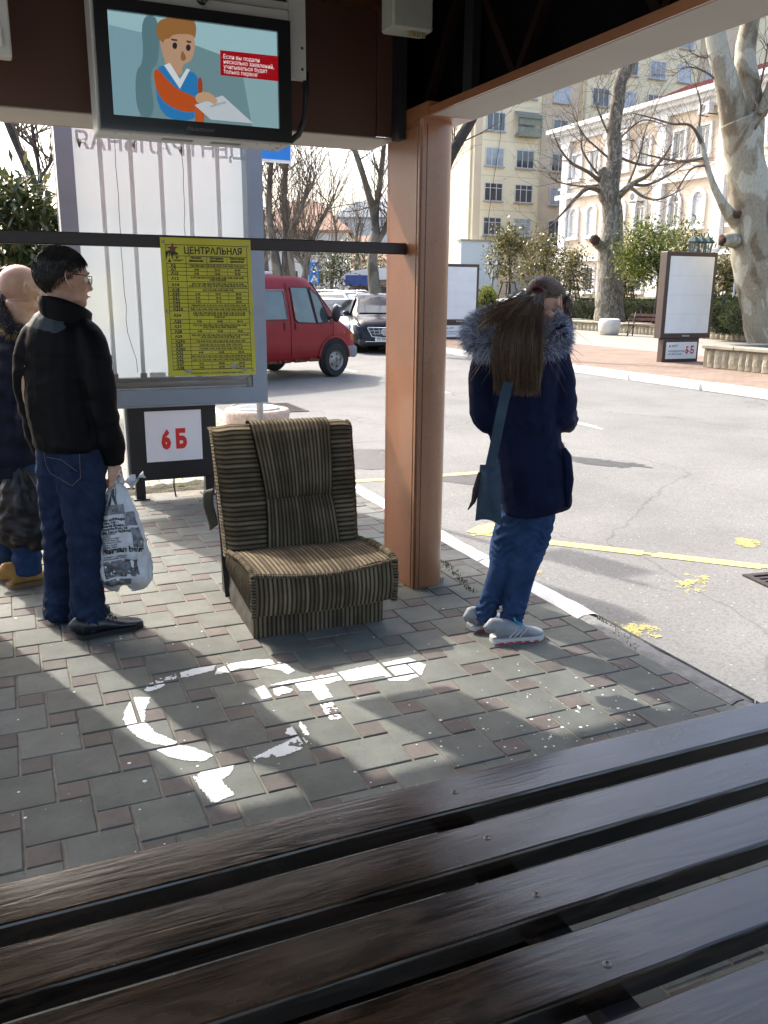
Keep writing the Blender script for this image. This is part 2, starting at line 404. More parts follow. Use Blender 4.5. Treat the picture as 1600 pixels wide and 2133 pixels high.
# strip of soil and moss behind the pavers, then the sunlit paving beyond it
soil = M('soil_moss', (.030, .030, .015), rough=.95, col2=(.085, .075, .045), scale=16, bump=.02, bscale=45)
rs = random.Random(9)
sm = MB(); sm.grid(lambda a, b: (-9 + 11.48 * a, 6.70 + .42 * b + .04 * fbm((a * 40, b, 0)), -.02 + .03 * math.sin(math.pi * b) + .03 * fbm((a * 60, b * 3, 1))), 240, 10)
soil_strip = sm.build('soil_strip', soil, smooth=True, kind='structure')
def brickmat(name, c1, c2, mort, sx, sy, bump=.004, var=.2, rz=0.0, offs=.5):
    mt = bpy.data.materials.new(name); mt.use_nodes = True; nt = mt.node_tree; L = nt.links; b = nt.nodes['Principled BSDF']
    tc = node(nt, 'ShaderNodeTexCoord'); mp = node(nt, 'ShaderNodeMapping'); mp.inputs['Rotation'].default_value = (0, 0, rz); L.new(tc.outputs['Object'], mp.inputs[0])
    bt = node(nt, 'ShaderNodeTexBrick'); bt.offset = offs; L.new(mp.outputs[0], bt.inputs['Vector'])
    bt.inputs['Color1'].default_value = (*c1, 1); bt.inputs['Color2'].default_value = (*c2, 1); bt.inputs['Mortar'].default_value = (*mort, 1)
    bt.inputs['Scale'].default_value = 1.0; bt.inputs['Brick Width'].default_value = sx; bt.inputs['Row Height'].default_value = sy; bt.inputs['Mortar Size'].default_value = .008; bt.inputs['Mortar Smooth'].default_value = .2
    nz = node(nt, 'ShaderNodeTexNoise'); nz.inputs['Scale'].default_value = 1.4; nz.inputs['Detail'].default_value = 7; L.new(mp.outputs[0], nz.inputs['Vector'])
    rr = ramp(nt, nz.outputs['Fac'], [(.3, (1 - var,) * 3), (.7, (1 + 0 * var,) * 3)])
    mx = node(nt, 'ShaderNodeMix', data_type='RGBA', blend_type='MULTIPLY'); mx.inputs[0].default_value = 1
    L.new(bt.outputs['Color'], mx.inputs[6]); L.new(rr.outputs[0], mx.inputs[7]); L.new(mx.outputs[2], b.inputs['Base Color'])
    bp = node(nt, 'ShaderNodeBump', invert=True); bp.inputs['Distance'].default_value = bump; L.new(bt.outputs['Fac'], bp.inputs['Height']); L.new(bp.outputs[0], b.inputs['Normal'])
    b.inputs['Roughness'].default_value = .8; return mt
paving_far = brickmat('paving_beyond', (.30, .28, .22), (.36, .33, .26), (.12, .11, .08), .2, .1)
mb = MB(); mb.box((-9, 7.06, -.4), (2.485, 15.5, -.004)); mb.build('pavement_beyond', paving_far, kind='structure')
# ---------------------------------------------------------------- near kerb: stones one metre long
kerb_white = M('kerb_white_paint', (.62, .62, .60), rough=.7, col2=(.74, .74, .72), scale=7, bump=.003, bscale=50)
kerb_bare = M('kerb_worn_concrete', (.15, .15, .145), rough=.9, col2=(.27, .265, .25), scale=10, bump=.008, bscale=40)
kerb = thing('kerb', kind='structure')
for k in range(-4, 13):
    v0 = 3.26 + k * 1.0
    b_ = MB(); n = 14
    b_.grid(lambda a, b: (2.488 + .125 * b + (.006 * fbm((a * 3, v0, 0), 1, 2) if b in (0, 1) else 0) - (.02 * (b == 1)) * 0, v0 + .004 + .992 * a, (.006 if 0 < b < 1 else -.006) + .004 * fbm((a * 8, b * 3, v0)) - (.012 if k < 0 and b > .5 else 0)), n, 4)
    b_.grid(lambda a, b: (2.613 + .012 * b + .004 * fbm((a * 3, v0, 2)), v0 + .004 + .992 * a, -.006 - .125 * b), n, 2)
    b_.grid(lambda a, b: (2.488, v0 + .004 + .992 * a, -.006 - .1 * b), n, 1)
    b_.build('kerb_stone', kerb_white if k >= 0 else kerb_bare, kerb, auto=50)
# ---------------------------------------------------------------- road markings and drains
yellow = M('yellow_road_paint', (.48, .41, .12), rough=.8, col2=(.60, .54, .22), scale=30)
white_line = M('white_road_paint', (.50, .50, .48), rough=.8, col2=(.68, .68, .66), scale=20)
RZ = -.12
def strip(mb, a, b, w, keep=.93, seed=0, step=.03, z=RZ + .004):
    """painted strip laid as small worn cells, so that its edges are ragged"""
    a = Vector(a[:2]); b = Vector(b[:2]); t = (b - a); ln = t.length; t.normalize(); n = Vector((-t.y, t.x))
    nl = max(1, int(ln / step)); nw = max(3, int(w / step))
    for i in range(nl):
        for j in range(nw):
            l0, l1 = ln * i / nl, ln * (i + 1) / nl; w0, w1 = w * (j / nw - .5), w * ((j + 1) / nw - .5)
            c = a + t * l0 + n * w0
            edge = .0 if 0 < j < nw - 1 and 0 < i < nl - 1 else .22
            if .5 + .75 * fbm((c.x, c.y, seed), 5.5) > keep - edge + .0: continue
            mb.quad(*[(a + t * l + n * q).to_3d() + Vector((0, 0, z)) for l, q in ((l0, w0), (l1, w0), (l1, w1), (l0, w1))])
def G2(px, py): return G(px, py, RZ)
ym = MB()
nA, nB = G2(985, 1112), G2(1600, 1183)
far_b = nA + (nB - nA) * 1.8
strip(ym, nA, far_b, .11, .99, 1)
strip(ym, G2(992, 1112), G2(1030, 1092), .16, .95, 2)
strip(ym, G2(700, 1006), G2(1040, 982), .10, .86, 3)
ym.build('zigzag_marking', yellow, road)
rb = random.Random(5); ym = MB()
for (px, py, ax, ay, kp) in ((1556, 1131, .13, .09, .75), (1440, 1216, .20, .10, .50), (1470, 1207, .10, .05, .45), (1330, 1311, .12, .14, .55), (1112, 1192, .08, .07, .5)):
    c = G2(px, py); st = .008
    for i in range(int(2 * ax / st)):
        for j in range(int(2 * ay / st)):
            x, y = -ax + i * st, -ay + j * st
            if (x / ax) ** 2 + (y / ay) ** 2 > 1: continue
            p = (c.x + x * .7 - y * .7, c.y + x * .7 + y * .7)
            if .5 + .6 * fbm((*p, 4.0), 13) + .5 * fbm((*p, 8.0), 60) + .35 * ((x / ax) ** 2 + (y / ay) ** 2) > kp: continue
            h = st / 2; ym.quad((p[0] - h, p[1] - h, RZ + .004), (p[0] + h, p[1] - h, RZ + .004), (p[0] + h, p[1] + h, RZ + .004), (p[0] - h, p[1] + h, RZ + .004))
ym.build('worn_yellow_blotch', yellow, road)
for k in range(4):
    wm = MB(); strip(wm, (6.97, 8.86 + 4.3 * k), (6.97, 10.6 + 4.3 * k), .11, .97, k, .045); wm.build('lane_dash', white_line, road)
# damp dark stains and a patch of newer asphalt
dark_as = M('damp_asphalt', (.035, .034, .033), rough=.45, col2=(.07, .068, .066), scale=12, bump=.004, bscale=200)
for (px, py, ax, ay, s) in ((1245, 963, .55, .22, 1), (950, 996, .5, .25, 2), (765, 955, .8, .6, 3), (1130, 920, .28, .05, 4)):
    c = G2(px, py); b_ = MB(); st = .05
    for i in range(int(2 * ax / st)):
        for j in range(int(2 * ay / st)):
            x, y = -ax + i * st, -ay + j * st
            if (x / ax) ** 2 + (y / ay) ** 2 + .9 * fbm((x, y, s), 3.5) > .62: continue
            b_.quad(*[(c.x + (x + p) * .6 + (y + q) * .8, c.y - (x + p) * .8 + (y + q) * .6, RZ + .003) for p, q in ((0, 0), (0, st), (st, st), (st, 0))][::-1])
    b_.build('damp_patch', dark_as, road)
iron = M('cast_iron', (.045, .04, .038), rough=.6, metal=.6, col2=(.09, .075, .065), scale=25)
pit = M('drain_pit', (.008, .008, .008), rough=1)
def drain(c, w, l, rz, label):
    t = thing('storm_drain', label, 'drain', (c.x, c.y, RZ), rz, 'storm drain grates in the road')
    f = MB()
    for a, b in (((-w, -l), (w, -l + .04)), ((-w, l - .04), (w, l)), ((-w, -l + .04), (-w + .04, l - .04)), ((w - .04, -l + .04), (w, l - .04))): f.box((*a, -.02), (*b, .012))
    f.build('frame', iron, t)
    p = MB(); p.quad((-w, -l, .002), (w, -l, .002), (w, l, .002), (-w, l, .002)); p.build('pit', pit, t)
    me = MB(); me.box((-w + .04, -.013, .0035), (w - .04, .013, .010)); me = me.mesh('grate_bar', iron)
    n = int((2 * l - .1) / .052)
    for k in range(n):
        o = link('grate_bar', me, t); o.location = (0, -l + .08 + k * (2 * l - .16) / (n - 1), 0)
    return t
drain(G2(588, 850), .25, .5, 0, 'slotted iron storm drain behind the pale concrete urn')
drain(G2(1672, 1222), .22, .26, R(-8), 'slotted iron storm drain beside the yellow zigzag line')
# ---------------------------------------------------------------- far side of the road
FK = 11.66
far_paving = brickmat('far_paving', (.24, .165, .125), (.30, .215, .16), (.17, .14, .11), .24, .12, var=.25)
mb = MB(); mb.box((FK + .16, -20, -.5), (23.9, 75, 0)); mb.build('far_pavement', far_paving, kind='structure')
gplaza = M('plaza_concrete', (.23, .215, .185), rough=.85, col2=(.30, .28, .245), scale=.8)
mb = MB(); mb.box((16.9, -20, .0), (23.8, 75, .006)); mb.build('plaza_path', gplaza, kind='structure')
fk = thing('far_kerb', kind='structure')
b_ = MB(); b_.box((0, .01, -.14), (.30, 1.99, .02), bev=.03); kme = b_.mesh('kerb_stone', kerb_white)
for k in range(-8, 26):
    o = link('kerb_stone', kme, fk); o.location = (FK - .14 + random.uniform(-.01, .01), 2.0 * k, random.uniform(-.006, .006))
# raised terrace in front of the long pale building
TER = .85
terrace_soil = M('terrace_soil', (.10, .085, .055), rough=.95, col2=(.16, .14, .09), scale=2)
mb = MB(); mb.box((33.4, -10, -.5), (120, 48, TER)); mb.build('terrace_ground', gplaza, kind='structure')
mb = MB(); mb.box((24.3, 5, -.4), (33.0, 36.2, .34)); mb.build('planting_bed_ground', terrace_soil, kind='structure')
mb = MB(); mb.box((24.0, 36.3, -.4), (33.3, 62, .36)); mb.box((33.3, 48.1, -.4), (48, 63.5, .36)); mb.build('driveway', gplaza, kind='structure')
stone_l = M('limestone', (.26, .23, .16), rough=.9, col2=(.40, .365, .28), scale=6, bump=.02, bscale=14, island=.2)
stone_m = M('wall_mortar', (.14, .12, .085), rough=.95, col2=(.19, .165, .12), scale=8)
coping_m = M('coping_concrete', (.27, .25, .19), rough=.9, col2=(.36, .34, .27), scale=4, bump=.006)
def stone_wall(name, label, u0, v0, v1, h, thick=.35, cap=.08, base=0.0, sw=.21, group=None, near=True):
    """low wall along the street, faced with upright split stones under a coping"""
    t = thing(name, label, 'wall', (u0, v0, base), 0, group, 'thing')
    ln = v1 - v0
    c = MB(); c.box((.05, 0, -.1), (thick, ln, h - cap)); c.build('core', stone_m, t)
    k = 0; y = .02; rr = random.Random(int(v0 * 7)); ms = []
    for q in range(5):
        s = MB(); n = 3
        s.grid(lambda a, b: ((0 if (0 < a < 1 and 0 < b < 1) else .035) - .012 * abs(fbm((a * 2, b * 3, q * 3.1))), a * .94 * sw, .012 + b * (h - cap - .024)), n, n)
        ms.append(s.mesh('stone', stone_l))
    while y < ln - sw * .6:
        o = link('stone', rr.choice(ms), t); f = rr.uniform(.75, 1.3); o.location = (.012, y, 0); o.scale = (1, f, 1); y += sw * f * .985; k += 1
        if k > 290: break
    y = 0; L_ = 1.2
    cm = MB(); cm.box((-.05, .005, h - cap), (thick + .05, L_ - .005, h), bev=.015); cm = cm.mesh('coping_slab', coping_m)
    while y < ln - .2:
        o = link('coping_slab', cm, t); o.location = (0, y, rr.uniform(-.006, .006)); y += L_
        if y > ln - .2: o.scale.y = min(1, (ln - (y - L_)) / L_)
    return t
stone_wall('planter_wall', 'low stone faced planter wall behind the white pot and slatted bench', 23.9, 16, 33.8, .42, sw=.24, group='stone planter walls')
stone_wall('planter_wall', 'stone faced terrace wall behind the clipped hedge, below the pale building', 33.0, 16, 47, .55, base=.34, sw=.4, group='stone planter walls')
pn = stone_wall('planter_wall', 'nearest stone faced planter, beside the lightbox numbered 5', 14.28, 3.2, 14.93, .50, sw=.235, group='stone planter walls')
mb = MB(); mb.box((0, 0, -.1), (.35, 4.6, .42)); 
s2 = MB(); s2.box((-.05, 0, .42), (.40, 4.6, .50), bev=.015)
o = s2.build('end_coping', coping_m, pn); o.location = (.38, 11.38, 0); o.rotation_euler.z = 0
o.data.transform(Matrix.Rotation(R(-90), 4, 'Z')); o.location = (.35, 11.73, 0)
o = mb.build('end_core', stone_m, pn); o.data.transform(Matrix.Rotation(R(-90), 4, 'Z')); o.location = (.35, 11.71, 0)
mb = MB(); mb.box((14.6, 3.2, -.1), (18.9, 14.6, .43)); mb.build('planter_soil', terrace_soil, kind='structure')
# ================================================================ bus shelter
copper = M('copper_brown_paint', (.275, .112, .048), rough=.32, col2=(.325, .137, .062), scale=2.4, bump=.0004, bscale=260, spec=.6, coat=.25, world=2)
brown = M('shaded_brown_paint', (.085, .034, .021), rough=.5, var=.08, scale=3, bump=.0006, bscale=300)  # shelter brown darkened: shade on the inner fascia put into the colour
black_br = M('rail_dark_paint', (.022, .014, .014), rough=.45, var=.1, scale=6)
pale_soffit = M('pale_soffit_panel', (.44, .41, .375), rough=.6, var=.05, scale=2)
truss_m = M('truss_paint', (.010, .004, .003), rough=.8, var=.2, spec=.1)  # dark red-brown, taken down further by roof shade put into the colour
deck_m = M('roof_deck', (.0035, .0035, .004), rough=.9, var=.2, spec=.03)  # near-black: the shade under the roof is put into the colour
dark_plate = M('dark_steel_plate', (.012, .013, .016), rough=.5, var=.2)
shelter = thing('bus_shelter', 'copper brown bus shelter with rounded column, deep fascia and dark open roof', 'bus shelter')
CU0, CV0, CV1 = 1.905, 3.94, 4.33
ZB = 2.35
# column: flat back towards the seats, rounded nose towards the road
def col_poly(in_=0.0):
    p = [(CU0 + in_, CV1 - .012), (CU0 + in_, CV0 + .012)]
    p += [(CU0 + .012, CV0 + in_), (1.985, CV0 + in_)]
    for k in range(1, 9):
        a = -math.pi / 2 + math.pi / 2 * k / 8; p.append((1.985 + (.135 - in_) * math.cos(a), CV0 + .13 + (.13 - in_) * math.sin(a)))
    for k in range(0, 9):
        a = math.pi / 2 * k / 8; p.append((1.985 + (.135 - in_) * math.cos(a), CV1 - .13 + (.13 - in_) * math.sin(a)))
    p += [(CU0 + .012, CV1 - in_)]
    return p
c = MB(); c.prism(col_poly(), 2, -.02, ZB)
column = c.build('column', copper, shelter, auto=35)
seam = M('seam_shadow_gap', (.03, .012, .008), rough=.9)
for v0_, v1_, p_ in ((CV0 + .028, CV1 - .036, .006), (CV1 - .032, CV1 - .003, .004), (CV0 + .002, CV0 + .024, .004)):
    f = MB(); f.box((CU0 - p_, v0_, .0), (CU0 + .002, v1_, ZB - .03), bev=.002); f.build('face_panel', copper, column)
f = MB(); f.box((CU0 - .0015, CV0 + .02, 0), (CU0 + .001, CV1 - .02, ZB - .03)); f.build('seam_strip', seam, column)
f = MB(); f.box((1.936, CV0 - .0012, 0), (1.9385, CV0 + .002, ZB - .02)); f.build('seam_strip', seam, column)
# edge beam along the road side, pale soffit under it
b_ = MB(); b_.box((CU0 - .004, 3.86, ZB), (2.148, 4.34, ZB + .0615)); b_.build('column_cap', copper, shelter)
b_ = MB(); b_.box((CU0, -2.2, ZB + .002), (CU0 + .012, 3.859, ZB + .030)); b_.box((CU0, -2.2, ZB + .0302), (2.125, 3.859, ZB + .036)); b_.build('edge_beam', copper, shelter)
b_ = MB(); b_.box((CU0 + .0125, -2.2, ZB + .0005), (2.149, 3.858, ZB + .03)); b_.build('soffit_panel', pale_soffit, shelter)
b_ = MB(); b_.box((2.128, -2.2, ZB + .0305), (2.15, 4.6, 3.25)); b_.build('road_side_fascia', copper, shelter)
# cross fascia
b_ = MB(); b_.box((-.95, 4.20, 2.295), (1.78, 4.215, 2.86)); b_.box((-.95, 4.215, 2.85), (1.78, 4.56, 2.86)); b_.build('cross_fascia', brown, shelter)
b_ = MB(); b_.box((1.783, 4.19, 2.30), (CU0 - .003, 4.21, 2.90)); b_.build('fascia_corner', brown, shelter)
b_ = MB(); b_.box((-.95, 4.216, 2.291), (CU0 - .002, 4.555, 2.30)); b_.build('fascia_soffit', pale_soffit, shelter)
b_ = MB(); b_.box((-1.6, 4.556, 2.29), (CU0 - .002, 4.575, 3.22)); b_.box((CU0 - .002, 4.556, 2.42), (2.127, 4.575, 3.22)); b_.build('outer_fascia', copper, shelter)
b_ = MB(); b_.box((1.86, 4.10, 2.28), (1.90, 4.185, 3.0)); b_.build('corner_plate', dark_plate, shelter)
b_ = MB(); b_.box((-1.7, 4.52, .12), (-.30, 4.55, 2.289)); b_.build('unseen_shade_panel', brown, shelter)  # added panel out of view, blocks the sun to shade the left paving
# roof deck and the open lattice along the road side
b_ = MB(); b_.box((-1.6, -2.2, 3.22), (2.14, 4.57, 3.26)); b_.build('roof_deck', deck_m, shelter)
b_ = MB(); b_.box((2.06, -2.2, ZB + .064), (2.112, 4.55, 3.215)); b_.build('inner_lining', deck_m, shelter)  # near-black sheet over the copper skin, standing in for shade inside
b_ = MB(); b_.box((1.955, -2.2, 2.94), (2.0, 4.18, 3.0)); b_.build('truss_chord', truss_m, shelter)
k = 0; v = 4.05
while v > -1.0:
    a = (1.975, v, ZB + .037); b = (1.975, v - .42, 2.94)
    t = MB(); t.bar(a, b, .035, .035); t.build('truss_bar', truss_m, shelter)
    t = MB(); t.bar((1.975, v - .42, 2.94), (1.975, v - .84, ZB + .037), .035, .035); t.build('truss_bar', truss_m, shelter); v -= .84
for v in (3.1, 1.6, .1):
    t = MB(); t.box((-.95, v, 3.06), (1.95, v + .06, 3.14)); t.build('roof_purlin', truss_m, shelter)
b_ = MB(); b_.box((1.99, 3.62, ZB + .064), (2.03, 3.70, 3.2)); b_.build('roof_post', dark_plate, shelter)
# rail across the open end, screwed to the column
b_ = MB(); b_.box((-.93, 4.065, 1.738), (CU0 - .008, 4.115, 1.792), bev=.004); b_.build('rail', black_br, shelter)
# far legs of the shelter, out of the picture
for v in (-1.9,):
    c = MB(); c.prism([(x, y + v - CV0) for x, y in col_poly()], 2, -.02, ZB); c.build('column', copper, shelter)
# ---------------------------------------------------------------- ceiling lamp and junction box
lamp_w = M('lamp_housing_white', (.62, .62, .60), rough=.5, var=.05)
p0 = onv(-40, -40, 3.9); p1 = onv(26, 118, 3.9)
b_ = MB(); b_.box((p0.x - .3, 3.9, p1.z), (p1.x, 3.98, p0.z + .2), bev=.006); 
lamp = thing('ceiling_lamp', 'white box lamp housing hanging under the shelter roof near the screen', 'lamp')
b_.build('housing', lamp_w, lamp)
b_ = MB(); b_.box((p0.x - .3, 3.885, p1.z + .03), (p1.x - .03, 3.899, p1.z + .10), bev=.004); b_.build('diffuser', M('lamp_diffuser', (.75, .75, .72), rough=.4), lamp)
b_ = MB(); b_.tube([(p0.x - .1, 3.94, p0.z + .2), (p0.x - .1, 3.94, 3.22)], .012, 8); b_.build('hanger_rod', lamp_w, lamp)
jb = thing('junction_box', 'pale cable junction box with glands under the dark shelter roof', 'junction box')
q0 = onv(808, 62, 3.55); q1 = onv(893, 0, 3.55)
b_ = MB(); b_.box((q0.x, 3.5, q0.z), (q1.x, 3.62, q1.z + .2), bev=.008); b_.build('housing', M('box_grey_green', (.30, .31, .27), rough=.5), jb)
b_ = MB()
for k in range(4): b_.tube([(q1.x - .03 - .022 * k, 3.53, q0.z + .001), (q1.x - .03 - .022 * k, 3.53, q0.z - .018)], .008, 8)
b_.build('cable_gland', M('gland_brass', (.35, .27, .12), rough=.4, metal=.8), jb)
b_ = MB(); b_.tube([(q0.x + .05, 3.56, q1.z + .19), (q0.x + .05, 3.56, 3.22)], .01, 8); b_.build('hanger_rod', black_br, jb)
# strip light on top of the fascia
sl_ = thing('tube_lamp', 'unlit tube lamp lying above the brown fascia beside the screen bracket', 'lamp')
a = onv(655, 18, 4.4); b = onv(745, 40, 4.4)
b_ = MB(); b_.tube([a, b], .016, 10); b_.build('tube', M('tube_glass', (.7, .72, .75), rough=.3), sl_, smooth=True)
b_ = MB(); b_.box((min(a.x, b.x) - .05, 4.38, 2.861), (max(a.x, b.x) + .05, 4.42, min(a.z, b.z) - .012)); b_.build('tray', dark_plate, sl_)

# ================================================================ screen hanging from the roof
tv = thing('television_screen', 'black framed advertising screen in a white steel case under the shelter roof', 'screen')
TVV = 3.92
A = onv(197, -2, TVV); B = onv(606, 300, TVV)
tu0, tu1 = .445, 1.252; tz0, tz1 = 2.188, 2.675
case_w = M('case_white_steel', (.50, .50, .48), rough=.45, var=.06, scale=4)
bez = M('bezel_black', (.012, .012, .014), rough=.28, var=.1, coat=.3)
b_ = MB(); b_.box((tu0 - .012, TVV + .004, tz0 - .006), (tu1 + .004, TVV + .19, tz1 + .05), bev=.006)
casing = b_.build('casing', case_w, tv)
b_ = MB()
for k in range(2):
    for i in range(14):
        u_ = tu0 + (.26 if k == 0 else .47) + .0095 * i
        b_.box((u_, TVV + .06, tz0 - .0072), (u_ + .0042, TVV + .11, tz0 - .005))
b_.build('vent_slots', M('vent_dark', (.05, .05, .05), rough=.8), casing, kind='stuff')
b_ = MB()
for u_ in (.06, .12, .66, .72, .77):
    for y in (.03, .16): b_.ball((tu0 + u_, TVV + y, tz0 - .006), (.004, .004, .002), 8, 5)
b_.build('screws', M('screw_dark', (.06, .06, .06), rough=.4, metal=.7), casing)
su0, su1, sz0, sz1 = .497, 1.196, 2.243, 2.628
b_ = MB()
for (x0, x1, z0, z1) in ((tu0, tu1, tz0, sz0), (tu0, tu1, sz1, tz1), (tu0, su0, sz0, sz1), (su1, tu1, sz0, sz1)): b_.box((x0, TVV - .022, z0), (x1, TVV + .003, z1))
bezel = b_.build('bezel', bez, tv)
b_ = MB(); put_text(b_, 'daemor', .026, ((tu0 + tu1) / 2, TVV - .0235, tz0 + .018), X_, Z_, width=1.5, bold=.0006)
b_.build('maker_lettering', M('maker_grey', (.10, .10, .11), rough=.35), bezel)
def S(px, py): return onv(px, py, TVV - .004)
scr = thing('screen_picture'); scr.parent = tv
SE = .8
def spoly(pts, col, name, layer, s=None):
    P = [onv(x, y, TVV) for x, y in pts]
    b_ = MB(); b_.add([(min(max(p.x, su0), su1), TVV - .004 - layer * .0007, min(max(p.z, sz0), sz1)) for p in P], [tuple(range(len(P)))])
    bm = bmesh.new(); me = b_.mesh(name, emit('screen_' + name + '_%d' % layer, col, s or SE))
    bm.from_mesh(me); bmesh.ops.triangulate(bm, faces=bm.faces[:]); bm.to_mesh(me); bm.free()
    return link(name, me, scr)
def lin(r, g, b): return tuple(((x / 255) / 12.92 if x / 255 < .04045 else ((x / 255 + .055) / 1.055) ** 2.4) for x in (r, g, b))
EXPO = 2 ** -vs.exposure
def sc(r, g, b): return mul(lin(r, g, b), EXPO)
def smooth_poly(pts, it=2):
    for _ in range(it):
        q = []
        for i in range(len(pts)):
            a, b = pts[i], pts[(i + 1) % len(pts)]
            q += [(.75 * a[0] + .25 * b[0], .75 * a[1] + .25 * b[1]), (.25 * a[0] + .75 * b[0], .25 * a[1] + .75 * b[1])]
        pts = q
    return pts
b_ = MB(); b_.box((su0, TVV - .004, sz0), (su1, TVV + .002, sz1)); b_.build('display', emit('screen_back', sc(150, 186, 192)), scr)
spoly([(226, 52), (410, 96), (500, 130), (540, 270), (235, 243)], sc(117, 152, 158), 'backdrop_shape', 1)
spoly([(226, 52), (330, 78), (290, 250), (235, 243)], sc(133, 172, 184), 'backdrop_shape', 2)
spoly([(500, 130), (525, 270), (578, 272), (580, 160)], sc(147, 184, 190), 'backdrop_shape', 3)
spoly(smooth_poly([(292, 35), (330, 30), (332, 130), (310, 150), (325, 245), (285, 245), (280, 150), (300, 130)]), sc(96, 132, 140), 'figure_shadow', 4)
spoly(smooth_poly([(330, 80), (345, 60), (400, 62), (406, 90), (404, 110), (398, 128), (378, 136), (380, 160), (350, 150), (340, 120)]), sc(196, 158, 128), 'figure_face', 5)
spoly(smooth_poly([(326, 78), (324, 55), (335, 40), (370, 36), (400, 40), (409, 55), (406, 84), (400, 72), (360, 72), (352, 82), (342, 82), (340, 92)]), sc(160, 112, 62), 'figure_hair', 6)
spoly(smooth_poly([(321, 145), (345, 134), (372, 172), (392, 146), (412, 158), (420, 200), (410, 256), (330, 246)]), sc(44, 128, 192), 'figure_vest', 7)
spoly([(341, 137), (353, 132), (374, 166), (388, 144), (395, 146), (374, 186)], sc(226, 232, 236), 'figure_collar', 8)
spoly(smooth_poly([(318, 150), (328, 143), (345, 165), (372, 190), (408, 202), (412, 232), (388, 236), (350, 222), (326, 195)]), sc(196, 84, 30), 'figure_sleeve', 9)
spoly([(404, 222), (426, 226), (424, 258), (406, 256)], sc(196, 92, 36), 'figure_sleeve', 10)
spoly(smooth_poly([(412, 160), (420, 164), (422, 196), (410, 196)]), sc(168, 70, 34), 'figure_sleeve', 11)
spoly([(404, 220), (462, 200), (526, 258), (438, 250)], sc(206, 214, 220), 'paper_sheet', 12)
spoly(smooth_poly([(404, 202), (414, 194), (434, 192), (454, 210), (446, 220), (430, 210), (410, 218)]), sc(204, 166, 132), 'figure_hand', 13)
for (x, y) in ((363, 97), (391, 101)):
    spoly([(x + 5 * math.cos(t * .5), y + 7 * math.sin(t * .5)) for t in range(13)], sc(44, 38, 60), 'figure_eye', 14)
spoly([(355, 82), (368, 84), (368, 88), (356, 86)], sc(90, 55, 30), 'figure_eyebrow', 15); spoly([(387, 86), (397, 88), (396, 92), (387, 90)], sc(90, 55, 30), 'figure_eyebrow', 16)
spoly(smooth_poly([(378, 104), (388, 124), (380, 130), (374, 124)]), sc(150, 105, 70), 'figure_nose', 17)
spoly([(457, 106), (580, 119), (580, 171), (458, 158)], sc(168, 12, 24), 'red_caption_bar', 14)
b_ = MB(); o = onv(463, 121, TVV); ln = (onv(463, 158, TVV) - o)
put_text(b_, 'Если вы подали\nнесколько заявлений,\nучитываться будет\nтолько первое', .0225, (o.x, TVV - .0165, o.z - .004), X_, Z_, 'LEFT', bold=.0002, line=.85, width=.92)
b_.build('caption_lettering', emit('screen_caption', sc(235, 215, 215)), scr)
b_ = MB(); o = onv(436, 226, TVV); ax = (onv(472, 216, TVV) - o).normalized(); up = Z_
put_text(b_, 'ЗАЯВЛЕНИЕ', .012, (o.x, TVV - .0165, o.z), ax, up, 'LEFT', bold=.0002); b_.build('paper_lettering', emit('screen_grey_text', sc(110, 115, 122)), scr)
b_ = MB(); b_.box((su0, TVV - .0195, sz0), (su1, TVV - .0185, sz1)); b_.build('glass_sheet', glass('screen_glass', (.97, .97, .97), .03, 0.0), tv)
# bracket, cable, small camera
b_ = MB(); b_.box((1.262, TVV + .02, 2.46), (1.335, TVV + .06, 3.0)); b_.box((tu0 + .3, TVV + .03, tz1 + .052), (1.335, TVV + .17, tz1 + .085)); b_.box((1.256, TVV + .0, 2.60), (1.262, TVV + .18, tz1 + .05))
bracket = b_.build('bracket', case_w, tv)
b_ = MB()
for z in (2.50, 2.585): b_.ball((1.318, TVV + .018, z), (.006, .004, .006), 8, 6)
b_.build('screws', M('screw_dark', (.06, .06, .06)), bracket)
b_ = MB(); b_.box((1.28, TVV + .03, 2.86), (1.32, TVV + .05, 3.22)); b_.box((tu0 + .1, TVV + .08, tz1 + .05), (tu0 + .14, TVV + .12, 3.22)); b_.build('hanger', case_w, tv)
b_ = MB(); pts = [onv(637, 150, 3.96), onv(638, 200, 3.96), onv(635, 245, 3.96), onv(622, 280, 3.96), onv(602, 297, 3.97), onv(575, 303, 4.02)]
b_.tube(pts, .014, 10); b_.build('cable', M('cable_black', (.015, .015, .018), rough=.5), tv, smooth=True)
cc = thing('dome_camera', 'small dark dome camera fixed above the advertising screen', 'camera')
p = onv(421, 4, 3.9); b_ = MB(); b_.ball((p.x, p.y, p.z + .01), (.022, .022, .022), 14, 10); b_.build('dome', bez, cc, smooth=True)
b_ = MB(); b_.lathe([(.035, 0), (.035, .02), (.015, .03), (.015, .5)], 14, (p.x, p.y, p.z + .012)); b_.build('mount', case_w, cc)
